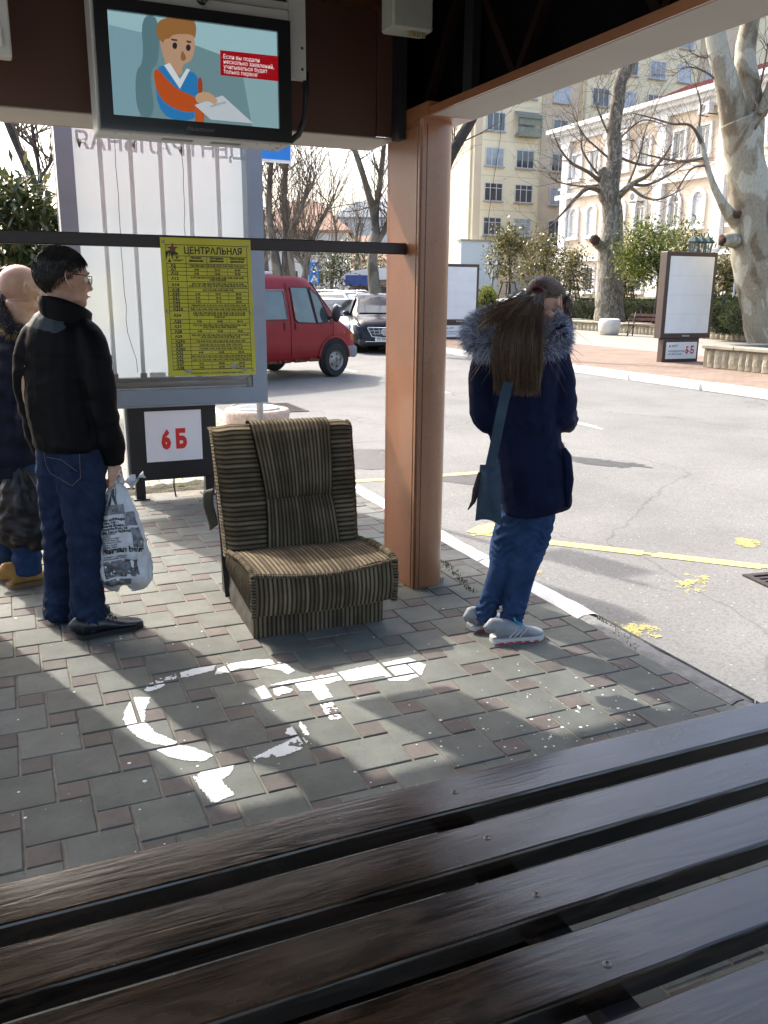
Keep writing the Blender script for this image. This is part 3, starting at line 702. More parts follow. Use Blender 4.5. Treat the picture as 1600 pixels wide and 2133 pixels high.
# ================================================================ slatted bench in front
def wood_mat(name='dark_varnished_wood'):
    mt = bpy.data.materials.new(name); mt.use_nodes = True; nt = mt.node_tree; L = nt.links; b = nt.nodes['Principled BSDF']
    tc = node(nt, 'ShaderNodeTexCoord'); oi = node(nt, 'ShaderNodeObjectInfo')
    off = node(nt, 'ShaderNodeVectorMath', operation='SCALE'); off.inputs['Scale'].default_value = 13.0
    cmb = node(nt, 'ShaderNodeCombineXYZ'); L.new(oi.outputs['Random'], cmb.inputs[0]); L.new(oi.outputs['Random'], cmb.inputs[1]); L.new(cmb.outputs[0], off.inputs[0])
    ad = node(nt, 'ShaderNodeVectorMath', operation='ADD'); L.new(tc.outputs['Object'], ad.inputs[0]); L.new(off.outputs[0], ad.inputs[1])
    mp = node(nt, 'ShaderNodeMapping'); mp.inputs['Scale'].default_value = (1.1, 9, 9); L.new(ad.outputs[0], mp.inputs[0])
    # grain rings bent around knots
    vk = node(nt, 'ShaderNodeTexVoronoi'); vk.inputs['Scale'].default_value = 1.0
    mk = node(nt, 'ShaderNodeMapping'); mk.inputs['Scale'].default_value = (3.2, 6.5, .01); L.new(ad.outputs[0], mk.inputs[0]); L.new(mk.outputs[0], vk.inputs['Vector'])
    kr = ramp(nt, vk.outputs['Distance'], [(0, (1, 1, 1)), (.16, (.45, .45, .45)), (.42, (0, 0, 0))])
    nz = node(nt, 'ShaderNodeTexNoise'); nz.inputs['Scale'].default_value = 1.6; nz.inputs['Detail'].default_value = 3; nz.inputs['Distortion'].default_value = .4; L.new(mp.outputs[0], nz.inputs['Vector'])
    sm_ = node(nt, 'ShaderNodeMath', operation='MULTIPLY_ADD'); sm_.inputs[1].default_value = .32; L.new(kr.outputs[0], sm_.inputs[0]); L.new(nz.outputs['Fac'], sm_.inputs[2])
    ml = node(nt, 'ShaderNodeMath', operation='MULTIPLY'); ml.inputs[1].default_value = 34; L.new(sm_.outputs[0], ml.inputs[0])
    sn = node(nt, 'ShaderNodeMath', operation='SINE'); L.new(ml.outputs[0], sn.inputs[0])
    g = node(nt, 'ShaderNodeMapRange'); g.inputs[1].default_value = -1; L.new(sn.outputs[0], g.inputs[0])
    fine = node(nt, 'ShaderNodeTexNoise'); fine.inputs['Scale'].default_value = 26; fine.inputs['Detail'].default_value = 5; fine.inputs['Roughness'].default_value = .7
    mf = node(nt, 'ShaderNodeMapping'); mf.inputs['Scale'].default_value = (.22, 3.4, 3.4); L.new(ad.outputs[0], mf.inputs[0]); L.new(mf.outputs[0], fine.inputs['Vector'])
    mxf = node(nt, 'ShaderNodeMath', operation='MULTIPLY_ADD'); mxf.inputs[1].default_value = .35; L.new(g.outputs[0], mxf.inputs[0]); L.new(fine.outputs['Fac'], mxf.inputs[2])
    col = ramp(nt, mxf.outputs[0], [(.35, (.002, .0012, .0008)), (.6, (.009, .005, .003)), (.9, (.036, .0205, .0115))])
    # worn, greyer and browner zones
    wn = node(nt, 'ShaderNodeTexNoise'); wn.inputs['Scale'].default_value = 3.4; wn.inputs['Detail'].default_value = 5
    mw = node(nt, 'ShaderNodeMapping'); mw.inputs['Scale'].default_value = (1, 2.6, 2.6); L.new(ad.outputs[0], mw.inputs[0]); L.new(mw.outputs[0], wn.inputs['Vector'])
    wr = ramp(nt, wn.outputs['Fac'], [(.42, (0, 0, 0)), (.72, (1, 1, 1))])
    mxw = node(nt, 'ShaderNodeMix', data_type='RGBA'); mxw.inputs[7].default_value = (.034, .022, .012, 1)
    wf = node(nt, 'ShaderNodeMath', operation='MULTIPLY'); wf.inputs[1].default_value = .62; L.new(wr.outputs[0], wf.inputs[0]); L.new(wf.outputs[0], mxw.inputs[0]); L.new(col.outputs[0], mxw.inputs[6])
    # knot hearts
    kh = ramp(nt, vk.outputs['Distance'], [(.05, (1, 1, 1)), (.11, (0, 0, 0))])
    kc = node(nt, 'ShaderNodeSeparateColor'); L.new(vk.outputs['Color'], kc.inputs[0])
    kg = node(nt, 'ShaderNodeMath', operation='GREATER_THAN'); kg.inputs[1].default_value = .45; L.new(kc.outputs[0], kg.inputs[0])
    kf = node(nt, 'ShaderNodeMath', operation='MULTIPLY'); L.new(kh.outputs[0], kf.inputs[0]); L.new(kg.outputs[0], kf.inputs[1])
    mxk = node(nt, 'ShaderNodeMix', data_type='RGBA'); mxk.inputs[7].default_value = (.012, .006, .004, 1); L.new(kf.outputs[0], mxk.inputs[0]); L.new(mxw.outputs[2], mxk.inputs[6])
    L.new(mxk.outputs[2], b.inputs['Base Color'])
    rr = ramp(nt, wn.outputs['Fac'], [(.35, (.14,) * 3), (.75, (.34,) * 3)]); L.new(rr.outputs[0], b.inputs['Roughness'])
    b.inputs['Coat Weight'].default_value = .35; b.inputs['Coat Roughness'].default_value = .22; b.inputs['Specular IOR Level'].default_value = .6
    hs = node(nt, 'ShaderNodeMath', operation='ADD'); L.new(mxf.outputs[0], hs.inputs[0]); L.new(kf.outputs[0], hs.inputs[1])
    bp = node(nt, 'ShaderNodeBump'); bp.inputs['Distance'].default_value = .0006; bp.inputs['Strength'].default_value = .6; L.new(hs.outputs[0], bp.inputs['Height']); L.new(bp.outputs[0], b.inputs['Normal'])
    L.new(bp.outputs[0], b.inputs['Coat Normal'])
    return mt
wood = wood_mat()
bench = thing('slatted_bench', 'dark varnished wooden bench of wide slats in front of the viewer', 'bench', (0, 0, 0))
rr = random.Random(11)
SLV = ((1.458, 1.583), (1.279, 1.403), (1.104, 1.229), (.925, 1.052), (.742, .868))
for i, (v0_, v1_) in enumerate(SLV):
    u0_, u1_ = (-1.2, 2.22) if i != 1 else (-1.0, 2.22); n = 60; b_ = MB(); th = .045; e = .006
    sec = [(0, -th), (0, -e), (e * .3, -e * .3), (e, 0), (.5, 0), (1 - e, 0), (1 - e * .3, -e * .3), (1, -e), (1, -th)]
    wv = v1_ - v0_
    prof = [(v0_, -th), (v0_, -e), (v0_ + e * .3, -e * .3), (v0_ + e, 0), ((v0_ + v1_) / 2, .0008), (v1_ - e, 0), (v1_ - e * .3, -e * .3), (v1_, -e), (v1_, -th)]
    k = len(prof)
    for a in range(n + 1):
        u_ = u0_ + (u1_ - u0_) * a / n
        w1 = .0025 * fbm((u_ * 2, i, 0), 1, 1.3); 
        b_.v += [(u_, y + w1 + (.0012 * fbm((u_ * 9, j, i)) if j in (2, 3, 5, 6) else 0), .45 + z + .0015 * fbm((u_ * 1.3, i * 5, 2))) for j, (y, z) in enumerate(prof)]
    b_.f = [(a * k + j, (a + 1) * k + j, (a + 1) * k + (j + 1) % k, a * k + (j + 1) % k)[::-1] for a in range(n) for j in range(k)]
    b_.f += [tuple(range(k))[::-1], tuple(n * k + j for j in range(k))]; b_.fm = [0] * len(b_.f)
    sl_ = b_.build('slat', wood, bench, auto=12)
    # screw heads sunk over the cross bars
    s = MB()
    for u_ in (-.62, .838):
        c_ = (u_ + rr.uniform(-.012, .012), (v0_ + v1_) / 2 + rr.uniform(-.03, .03))
        s.lathe([(.0085, -.001), (.0085, .0006), (.0065, .0014), (.0028, .0010), (.0024, -.0006)], 14, (*c_, .4508))
    s.build('screw', M('screw_steel', (.16, .15, .14), rough=.3, metal=.9), sl_, smooth=True)
steel_dk = M('bench_frame_steel', (.012, .011, .011), rough=.55, var=.3)
for u_ in (-.62, .838):
    b_ = MB(); b_.box((u_ - .035, .72, .36), (u_ + .035, 1.56, .404), bev=.003); b_.build('cross_bar', steel_dk, bench)
    for v_ in (.80, 1.46):
        b_ = MB(); b_.box((u_ - .025, v_ - .025, 0), (u_ + .025, v_ + .025, .361), bev=.003); b_.build('leg', steel_dk, bench)
b_ = MB(); b_.box((-.60, 1.11, .31), (.82, 1.15, .358)); b_.build('stretcher', steel_dk, bench)

# ================================================================ yellow timetable screwed to the rail
tt = thing('timetable_board', 'yellow bus timetable board with black print hanging from the dark rail', 'timetable')
ty = M('timetable_yellow', (.46, .40, .012), rough=.35, col2=(.56, .50, .02), scale=6, bump=.001, bscale=30, coat=.2)
tk = M('timetable_ink', (.020, .017, .008), rough=.5, var=.1)
TV_ = 4.056; t0, t1, tb, ttp = .682, 1.094, 1.167, 1.782
def tpos(a, b): return Vector((t0 + (t1 - t0) * a + .006 * (1 - b) - .002, TV_ + .010 * math.sin(3.1 * a + .6) * (1 - b) - .012 * (1 - b) ** 2, tb + (ttp - tb) * b))
b_ = MB(); b_.grid(lambda a, b: tpos(a, b) + Vector((0, .0015, 0)), 12, 18); b_.grid(lambda a, b: tpos(1 - a, b) + Vector((0, -.0005, 0)) if False else tpos(a, b) - Vector((0, .0005, 0)), 12, 18)
board = b_.build('board', ty, tt, smooth=True)
ink = MB()
def tq(x0, y0, x1, y1, lift=.0012, mb=None):
    """ruled rectangle on the board, in board fractions measured from the top left"""
    n = max(1, int(abs(y1 - y0) * 18), int(abs(x1 - x0) * 12)); mb = mb or ink
    for i in range(n):
        if abs(y1 - y0) > abs(x1 - x0): q = [(x0, y0 + (y1 - y0) * i / n), (x1, y0 + (y1 - y0) * (i + 1) / n)]
        else: q = [(x0 + (x1 - x0) * i / n, y0), (x0 + (x1 - x0) * (i + 1) / n, y1)]
        (a, b), (c, d) = q
        mb.quad(*[tpos(x, 1 - y) - Vector((0, lift, 0)) for x, y in ((a, b), (a, d), (c, d), (c, b))])
def tt_text(body, size, x, y, align='CENTER', mb=None, **kw):
    vs_, fs_ = text_mesh(body, size, align, **kw); W_, H_ = t1 - t0, ttp - tb
    (mb or ink).add([tpos(x + p[0] / W_, 1 - y + p[1] / H_) - Vector((0, .0016, 0)) for p in vs_], fs_)
lw = .0045
for (x0, y0, x1, y1) in ((.055, .047, .955, .047 + lw), (.055, .125, .955, .125 + lw), (.055, .95, .955, .95 + lw), (.055, .047, .055 + lw, .954), (.95, .047, .955, .954)): tq(x0, y0, x1, y1)
rows = [('А5', 1, '7-20; 9-28; 9-36; 11-20; 12-40; 13-22; 14-43; 16-52; 17-43; 18-12'), ('А7', 3, ('6-00', '15-15', '22-00')), ('А15', 3, ('6-25', '15-26', '22-25')), ('А12', 1, '6-10; 7-20; 8-29; 9-19; 9-50; 12-00; 13-02; 14-00; 15-20; 16-02;\n17-50; 18-20; 20-20'),
        ('А14', 1, '6-55; 7-22; 7-50; 9-50; 9-42; 9-40; 11-02; 11-55; 12-15; 12-45;\n13-22; 14-12; 14-52; 15-52; 16-40; 17-22; 18-02; 18-30; 19-15; 19-45'), ('А18', 1, '6-15; 7-10; 8-40; 13-00; 16-00; 17-02'), ('А20', 3, ('6-42', '15-21', '20-22')), ('А21', 3, ('5-15', '15-15', '20-22')), ('А22', 3, ('6-22', '15-15', '22-52')),
        ('А23', 1, '7-20; 8-54; 9-42; 12-10; 13-12; 14-16; 15-27; 15-54; 18-21; 19-40'), ('А23п', 1, '8-05; 11-42; 12-40; 13-52; 14-50; 15-50; 17-20; 18-25; 19-20; 20-02'), ('А24', 1, '6-40; 7-20; 7-50; 8-20; 8-54; 10-42; 10-40; 11-40; 12-12; 12-40;\n13-22; 13-52; 14-42; 16-02; 16-40; 17-04; 17-44; 18-12; 18-42;\n19-20; 19-49'),
        ('А25', 3, ('7-00', '15-20', '20-10')), ('А27', 1, '7-10; 7-22; 9-50; 9-50; 11-20; 12-40; 13-04; 13-20; 15-20; 15-42;\n16-21; 17-00; 18-12; 18-40; 19-00; 20-02'), ('А28', 3, ('6-40', '15-20', '19-21')), ('А29', 1, '5-50; 6-22; 7-00; 7-37; 8-20; 9-42; 10-10; 10-50; 11-20; 12-10; 12-42;\n14-10; 14-50; 15-20; 16-40; 17-20; 18-20; 19-20'), ('А29п', 1, '7-22; 8-40; 10-20; 11-52; 14-20; 15-20; 16-22; 18-10; 19-00'), ('А30', 1, '6-42; 8-40; 9-22; 12-10; 14-20; 15-50; 17-22; 19-12'), ('А30п', 1, '7-10; 8-54; 10-40; 12-42; 13-22; 15-20; 17-52; 19-22'), ('А32', 3, ('6-40', '15-30', '20-22')),
        ('А43', 1, '6-20; 7-52; 8-42; 11-02; 13-20; 14-27; 15-40; 16-20; 18-20; 20-42; 22-00'), ('А46', 1, '6-20; 7-12; 7-52; 8-20; 11-00; 12-42; 13-40; 14-42; 16-40; 17-20; 18-20'), ('А47', 3, ('6-21', '20-20', '22-40')), ('А48', 3, ('6-22', '22-00', '20-40'))]
y = .180; tot = sum(1 + .62 * (r[2].count('\n') if isinstance(r[2], str) else 0) for r in rows); hh = (.95 - .180) / tot
cx = (.265, .495, .722, .955)
for x in cx[:1]: tq(x, .125, x + lw, .95)
for x in cx[1:3]: tq(x, .125, x + lw, .18)
tq(.055, .18, .955, .18 + lw)
for k, (a, b) in enumerate((('Начало', 'движения'), ('Интервал', 'движения'), ('Окончание', 'движения'))):
    tt_text(a + '\n' + b, .0135, (cx[k] + cx[k + 1]) / 2, .146, bold=.0006, line=.9)
tt_text('№\nмаршрута', .0125, .175, .146, bold=.0005, line=.9)
for (nm, kind_, body) in rows:
    h_ = hh * (1 + .62 * (body.count('\n') if kind_ == 1 else 0))
    tt_text(nm, .0175, .10, y + h_ / 2 + .0105, 'LEFT', bold=.0008, spacing=1.15)
    if kind_ == 3:
        for k in range(3): tt_text(body[k], .0115, (cx[k] + cx[k + 1]) / 2, y + h_ / 2 + .007, bold=.0006)
        for x in cx[1:3]: tq(x, y, x + lw * .8, y + h_)
    else:
        n = body.count('\n'); tt_text(body, .0112, .61, y + h_ / 2 + .007 - .0085 * n, bold=.0005, width=.86, line=.85)
    y += h_; tq(.055, y - lw * .4, .955, y + lw * .4)
tt_text('ЦЕНТРАЛЬНАЯ', .041, .575, .110, bold=.0009, width=.88)
tt_text('Новороссийск 2016 г. тел. 3-03-03. Администрация города', .0088, .55, .985, bold=.0003)
ink.build('print', tk, board)
st = MB(); star = []
for k in range(10):
    r_ = .027 if k % 2 == 0 else .0105; a = math.pi / 2 + k * math.pi / 5; star.append((.13 + r_ * math.cos(a) / (t1 - t0), .078 - r_ * math.sin(a) / (ttp - tb)))
st.add([tpos(x, 1 - y_) - Vector((0, .0018, 0)) for x, y_ in star], [tuple(range(10))]); st.build('star_emblem', M('emblem_red', (.16, .035, .02), rough=.5), board)
st = MB(); st.add([tpos(x, 1 - y_) - Vector((0, .0014, 0)) for x, y_ in [(.05, .10), (.10, .087), (.19, .108), (.185, .118), (.128, .122), (.128, .172), (.055, .172)]], [tuple(range(7))]); st.build('emblem_plate', tk, board)
st = MB(); tt_text('А', .043, .09, .168, mb=st, bold=.003); st.v = [(x, y_ - .0012, z) for x, y_, z in st.v]; st.build('emblem_letter', ty, board)
st = MB(); torn = random.Random(4)
for (x0, y0, w_, h_) in ((.16, .945, .13, .035), (.70, .91, .10, .05), (.82, .945, .09, .03)):
    st.add([tpos(min(.99, max(.01, x0 + w_ * (.5 + .5 * math.cos(a) * torn.uniform(.6, 1.1)))), max(.005, 1 - (y0 + h_ * (.5 + .5 * math.sin(a) * torn.uniform(.6, 1.1))))) - Vector((0, .0022, 0)) for a in [i * math.pi / 6 for i in range(12)]], [tuple(range(12))])
st.build('peeled_patch', M('peeled_plastic', (.42, .42, .36), rough=.6, col2=(.20, .19, .10), scale=40), board)
b_ = MB()
for (x, y_) in ((.035, .03), (.965, .045), (.03, .52), (.97, .53), (.965, .965)):
    p = tpos(x, 1 - y_); b_.ball((p.x, p.y - .001, p.z), (.007, .003, .007), 10, 6)
b_.build('bolt', M('bolt_zinc', (.35, .34, .30), rough=.4, metal=.8), tt, smooth=True)

# ================================================================ city lightbox stands
box_grey = M('lightbox_grey_blue', (.19, .24, .30), rough=.4, var=.05, scale=4, metal=.2)
stand_black = M('stand_black', (.010, .011, .014), rough=.4, var=.15)
def film_mat(nm='milky_film', k=.22):
    mt = M(nm, (.74, .77, .80), rough=.45, col2=(.82, .85, .87), scale=2.2, bump=.0015, bscale=22)
    b = mt.node_tree.nodes['Principled BSDF']; nt = mt.node_tree
    tr = node(nt, 'ShaderNodeBsdfTranslucent'); tr.inputs[0].default_value = (.60, .70, .82, 1); mx = node(nt, 'ShaderNodeMixShader'); mx.inputs[0].default_value = k
    o = [n for n in nt.nodes if n.type == 'OUTPUT_MATERIAL'][0]; nt.links.new(b.outputs[0], mx.inputs[1]); nt.links.new(tr.outputs[0], mx.inputs[2]); nt.links.new(mx.outputs[0], o.inputs[0]); return mt
film = film_mat()
lb = thing('lightbox_stand', 'empty grey framed lightbox with bare tubes on a black stand reading 6 Б', 'lightbox')
LV = 6.52; bu0, bu1, bz0, bz1 = .435, 1.86, .722, 2.98
def frame4(mb, u0, u1, z0, z1, v0, v1, w):
    mb.box((u0, v0, z0), (u0 + w, v1, z1)); mb.box((u1 - w, v0, z0), (u1, v1, z1)); mb.box((u0 + w, v0, z0), (u1 - w, v1, z0 + w)); mb.box((u0 + w, v0, z1 - w), (u1 - w, v1, z1)); return mb
b_ = MB(); frame4(b_, bu0, bu1, bz0, bz1, LV, LV + .17, .115); fr_ = b_.build('frame', box_grey, lb)
b_ = MB(); frame4(b_, bu0 - .004, bu1 + .004, bz0 - .004, bz1 + .004, LV + .172, LV + .19, .02); b_.box((bu0 - .003, LV - .003, bz0 - .012), (bu1 + .003, LV + .17, bz0 - .001)); b_.build('edge_trim', M('trim_silver', (.28, .31, .34), rough=.35, metal=.6), fr_)
b_ = MB(); b_.quad((bu0 + .115, LV + .15, bz0 + .115), (bu1 - .115, LV + .15, bz0 + .115), (bu1 - .115, LV + .15, bz1 - .115), (bu0 + .115, LV + .15, bz1 - .115)); b_.build('back_film', film, lb)
b_ = MB(); put_text(b_, 'ЦЕНТРАЛЬНАЯ', .16, (1.17, LV + .147, 2.50), -X_, Z_, bold=.003); b_.build('reverse_lettering', film_mat('film_print', .205), lb)
tube_w = M('tube_white', (.88, .89, .90), rough=.35, var=.02); _n = tube_w.node_tree; _t = node(_n, 'ShaderNodeBsdfTranslucent'); _m = node(_n, 'ShaderNodeMixShader', i_0=.6); _t.inputs[0].default_value = (.95, .96, .98, 1); _n.links.new(_n.nodes['Principled BSDF'].outputs[0], _m.inputs[1]); _n.links.new(_t.outputs[0], _m.inputs[2]); _n.links.new(_m.outputs[0], _n.nodes['Material Output'].inputs[0]); tube_g = M('tube_holder', (.34, .36, .37), rough=.45, var=.08)
for k in range(5):
    u_ = bu0 + .30 + k * .205
    b_ = MB(); b_.tube([(u_, LV + .11, bz0 + .23), (u_, LV + .11, bz1 - .20)], .0155, 10); t_ = b_.build('light_tube', tube_w, lb, smooth=True)
    b_ = MB(); b_.box((u_ - .022, LV + .09, bz0 + .19), (u_ + .022, LV + .13, bz0 + .232)); b_.build('tube_socket', tube_g, t_)
b_ = MB(); b_.box((bu0 + .116, LV + .05, bz0 + .135), (bu1 - .116, LV + .148, bz0 + .20)); b_.build('tray', tube_g, lb)
b_ = MB(); b_.box((bu0 + .55, LV + .06, bz0 + .205), (bu0 + .66, LV + .12, bz0 + .235), bev=.004); b_.build('ballast', tube_w, lb)
b_ = MB(); b_.tube([(bu0 + .116, LV + .04, bz0 + .150), (bu1 - .13, LV + .04, bz0 + .150)], .023, 14); r_ = b_.build('scroll_roller', M('roller_grey', (.45, .46, .46), rough=.4, var=.06), lb, smooth=True)
b_ = MB(); b_.box((bu1 - .15, LV + .015, bz0 + .118), (bu1 - .118, LV + .07, bz0 + .185)); b_.build('roller_bracket', tube_g, r_)
for u_, sd in ((bu0 + .40, 1), (bu0 + .86, 2)):
    b_ = MB(); b_.tube([(u_ + .02 * fbm((k * .5, sd, 0)) + (.06 * max(0, 1 - k / 4)), LV + .085, bz0 + .24 + k * .095) for k in range(19)], .0022, 5); b_.build('wire', M('wire_black', (.02, .02, .02)), lb)
b_ = MB(); b_.quad((bu0 + .115, LV + .012, bz0 + .115), (bu1 - .115, LV + .012, bz0 + .115), (bu1 - .115, LV + .012, bz1 - .115), (bu0 + .115, LV + .012, bz1 - .115)); b_.build('front_pane', glass('dusty_pane', (.93, .94, .93), .12, .02), lb)
b_ = MB(); b_.box((.792, LV + .03, .15), (1.452, LV + .14, .714), bev=.006); pl = b_.build('base_panel', stand_black, lb)
b_ = MB(); b_.box((.776, LV + .045, .16), (.791, LV + .14, .71)); b_.build('side_trim', M('trim_silver', (.28, .31, .34)), pl)
b_ = MB(); b_.box((.915, LV + .026, .292), (1.336, LV + .0295, .676)); card = b_.build('number_card', M('card_white', (.72, .75, .80), rough=.5, var=.03), pl)
b_ = MB(); put_text(b_, '6 Б', .185, (1.125, LV + .0245, .395), X_, Z_, width=.72, bold=.011); b_.build('number_print', M('print_red', (.58, .022, .018), rough=.5, var=.05), card)
for u_ in (.86, 1.39):
    b_ = MB(); b_.box((u_ - .035, LV + .05, -.03), (u_ + .035, LV + .12, .151)); b_.build('leg', stand_black, lb)
    b_ = MB(); b_.box((u_ - .06, LV + .02, -.012), (u_ + .06, LV + .15, .012)); b_.build('foot_plate', stand_black, lb)
b_ = MB(); b_.tube([(1.12, LV + .09, .15), (1.115, LV + .085, .08), (1.125, LV + .08, .0)], .006, 6); b_.build('supply_cable', M('wire_black', (.02, .02, .02)), lb)
brown_frame = M('lightbox_brown', (.060, .040, .034), rough=.45, var=.08)
panel_white = M('lightbox_panel', (.72, .76, .78), rough=.35, col2=(.80, .83, .84), scale=3, coat=.4)
def city_box(label, u, v, num):
    t = thing('lightbox_stand', label, 'lightbox', (u, v, 0), R(-3), 'brown lightboxes across the road')
    b_ = MB(); b_.box((0, .004, .56), (1.46, .26, 2.54), bev=.012); c_ = b_.build('case', brown_frame, t)
    b_ = MB(); b_.box((.10, -.008, .68), (1.36, .0035, 2.44)); b_.build('poster_panel', panel_white, c_)
    b_ = MB()
    for k in (1, 2, 3): b_.box((.10, -.0095, .68 + k * .44), (1.36, -.0082, .684 + k * .44))
    b_.build('panel_seam', M('seam_grey', (.5, .53, .55)), c_)
    b_ = MB(); b_.box((.11, .02, -.02), (1.16, .22, .559), bev=.01); s_ = b_.build('base', brown_frame, t)
    b_ = MB(); b_.box((.20, .0125, .075), (1.10, .0195, .47)); q = b_.build('info_card', panel_white, s_)
    b_ = MB()
    if num: put_text(b_, num, .24, (.90, .0105, .20), X_, Z_, bold=.008, width=.75)
    if num: b_.build('number_print', M('print_red', (.58, .022, .018)), q)
    b_ = MB(); put_text(b_, 'РАЗМЕЩЕНИЕ РЕКЛАМЫ\nтел. (8617) 244-00', .052, (.26, .0105, .24), X_, Z_, 'LEFT', bold=.0012, line=1.3); put_text(b_, '▲ МОСТ', .065, (.27, .0105, .36), X_, Z_, 'LEFT', bold=.002); b_.build('small_print', M('print_grey', (.12, .13, .15)), q)
    b_ = MB(); put_text(b_, 'РЕКЛАМА', .045, (.73, -.002, .60), X_, Z_, bold=.001); b_.build('maker_lettering', panel_white, c_)
    return t
city_box('white panelled brown lightbox across the road, reading 5 Б below', 14.27, 16.32, '5 Б')
city_box('white panelled brown lightbox across the road, just past the copper column', 13.95, 27.1, None)
# ================================================================ urn, pole and bus stop sign behind the chair
urn = thing('concrete_urn', 'round pinkish concrete litter urn with a white ring behind the armchair', 'urn', (2.16, 7.95, 0))
terrazzo = M('pink_terrazzo', (.40, .27, .21), rough=.85, col2=(.58, .46, .38), scale=26, bump=.006, bscale=60)
b_ = MB(); b_.lathe([(.18, 0), (.22, .03), (.26, .18), (.30, .36), (.31, .44), (.30, .47), (.24, .475), (.21, .46), (.20, .40)], 32, cap=False); b_.build('bowl', terrazzo, urn, smooth=True)
b_ = MB(); b_.lathe([(.19, .40), (.205, .47), (.215, .487), (.185, .49), (.17, .47), (.165, .2), (.0, .2)], 32, cap=False); b_.build('liner_ring', M('liner_white', (.62, .63, .64), rough=.4, var=.08), urn, smooth=True)
b_ = MB(); b_.tube([(-.2, .16, .49), (0, .235, .53), (.2, .16, .49)], .008, 6); b_.build('liner_handle', M('handle_wire', (.4, .4, .4), metal=.7, rough=.4), urn, smooth=True)
bs = thing('bus_stop_sign', 'blue bus stop sign on a grey post behind the lightbox', 'sign', (1.99, 7.2, 0))
p = G(543, 960); pb = Vector((2.05, 7.45, 0)); bs.location = pb
post_g = M('post_grey', (.36, .39, .41), rough=.45, var=.08, metal=.3)
b_ = MB(); b_.tube([(0, 0, -.02), (0, 0, 3.45)], .030, 14); b_.build('post', post_g, bs, smooth=True)
pc = D(576, 320, (pb.dot(_hf)) + .02); rel = pc - pb
b_ = MB(); w2 = .135
b_.box((rel.x - w2, -.048, rel.z - .07), (rel.x + w2, -.036, rel.z + .55), bev=.005); s_ = b_.build('sign_plate', M('sign_white', (.75, .76, .78), rough=.4), bs)
b_ = MB(); b_.box((rel.x - w2 + .012, -.0505, rel.z - .045), (rel.x + w2 - .012, -.0485, rel.z + .53)); b_.build('sign_face', M('sign_blue', (.01, .19, .62), rough=.35, var=.03), s_)
b_ = MB(); b_.box((-.02, -.036, rel.z + .1), (rel.x + .05, -.02, rel.z + .14)); b_.box((-.02, -.036, rel.z + .4), (rel.x + .05, -.02, rel.z + .44)); b_.build('bracket', post_g, bs)
# ================================================================ corduroy armchair
def cord_mat():
    mt = bpy.data.materials.new('brown_corduroy'); mt.use_nodes = True; nt = mt.node_tree; L = nt.links; b = nt.nodes['Principled BSDF']
    uv = node(nt, 'ShaderNodeUVMap'); uv.uv_map = 'UVMap'; sp = node(nt, 'ShaderNodeSeparateXYZ'); L.new(uv.outputs[0], sp.inputs[0])
    fr = node(nt, 'ShaderNodeMath', operation='FRACT'); L.new(sp.outputs[0], fr.inputs[0])
    fl = node(nt, 'ShaderNodeMath', operation='FLOOR'); L.new(sp.outputs[0], fl.inputs[0])
    wn = node(nt, 'ShaderNodeTexWhiteNoise', noise_dimensions='1D'); L.new(fl.outputs[0], wn.inputs['W'])
    pr = ramp(nt, fr.outputs[0], [(0, (.0,) * 3), (.10, (.15,) * 3), (.30, (.8,) * 3), (.5, (1,) * 3), (.72, (.7,) * 3), (.9, (.15,) * 3), (1, (0,) * 3)])
    tc = node(nt, 'ShaderNodeTexCoord')
    nz = node(nt, 'ShaderNodeTexNoise'); nz.inputs['Scale'].default_value = 6; nz.inputs['Detail'].default_value = 6; L.new(tc.outputs['Object'], nz.inputs['Vector'])
    n2 = node(nt, 'ShaderNodeTexNoise'); n2.inputs['Scale'].default_value = 320; n2.inputs['Detail'].default_value = 2; L.new(tc.outputs['Object'], n2.inputs['Vector'])
    a1 = node(nt, 'ShaderNodeMath', operation='MULTIPLY_ADD'); a1.inputs[1].default_value = .35; L.new(wn.outputs['Value'], a1.inputs[0]); L.new(nz.outputs['Fac'], a1.inputs[2])
    a2 = node(nt, 'ShaderNodeMath', operation='MULTIPLY_ADD'); a2.inputs[1].default_value = .45; L.new(n2.outputs['Fac'], a2.inputs[0]); L.new(a1.outputs[0], a2.inputs[2])
    hi = ramp(nt, a2.outputs[0], [(.45, (.060, .046, .029)), (.8, (.118, .092, .058)), (1.15, (.20, .160, .105))])
    mx = node(nt, 'ShaderNodeMix', data_type='RGBA'); mx.inputs[6].default_value = (.020, .0145, .0095, 1); L.new(pr.outputs[0], mx.inputs[0]); L.new(hi.outputs[0], mx.inputs[7])
    L.new(mx.outputs[2], b.inputs['Base Color']); b.inputs['Roughness'].default_value = .95; b.inputs['Specular IOR Level'].default_value = .15
    b.inputs['Sheen Weight'].default_value = .1; b.inputs['Sheen Roughness'].default_value = .4; b.inputs['Sheen Tint'].default_value = (.6, .52, .38, 1)
    bp = node(nt, 'ShaderNodeBump'); bp.inputs['Distance'].default_value = .003; L.new(n2.outputs['Fac'], bp.inputs['Height']); L.new(bp.outputs[0], b.inputs['Normal'])
    return mt
cord = cord_mat()
def nrm(fn, a, b, e=.004):
    p = Vector(fn(a, b)); da = Vector(fn(min(1, a + e), b)) - Vector(fn(max(0, a - e), b)); db = Vector(fn(a, min(1, b + e))) - Vector(fn(a, max(0, b - e)))
    n = da.cross(db); return p, (n.normalized() if n.length > 1e-12 else Vector((0, -1, 0)))
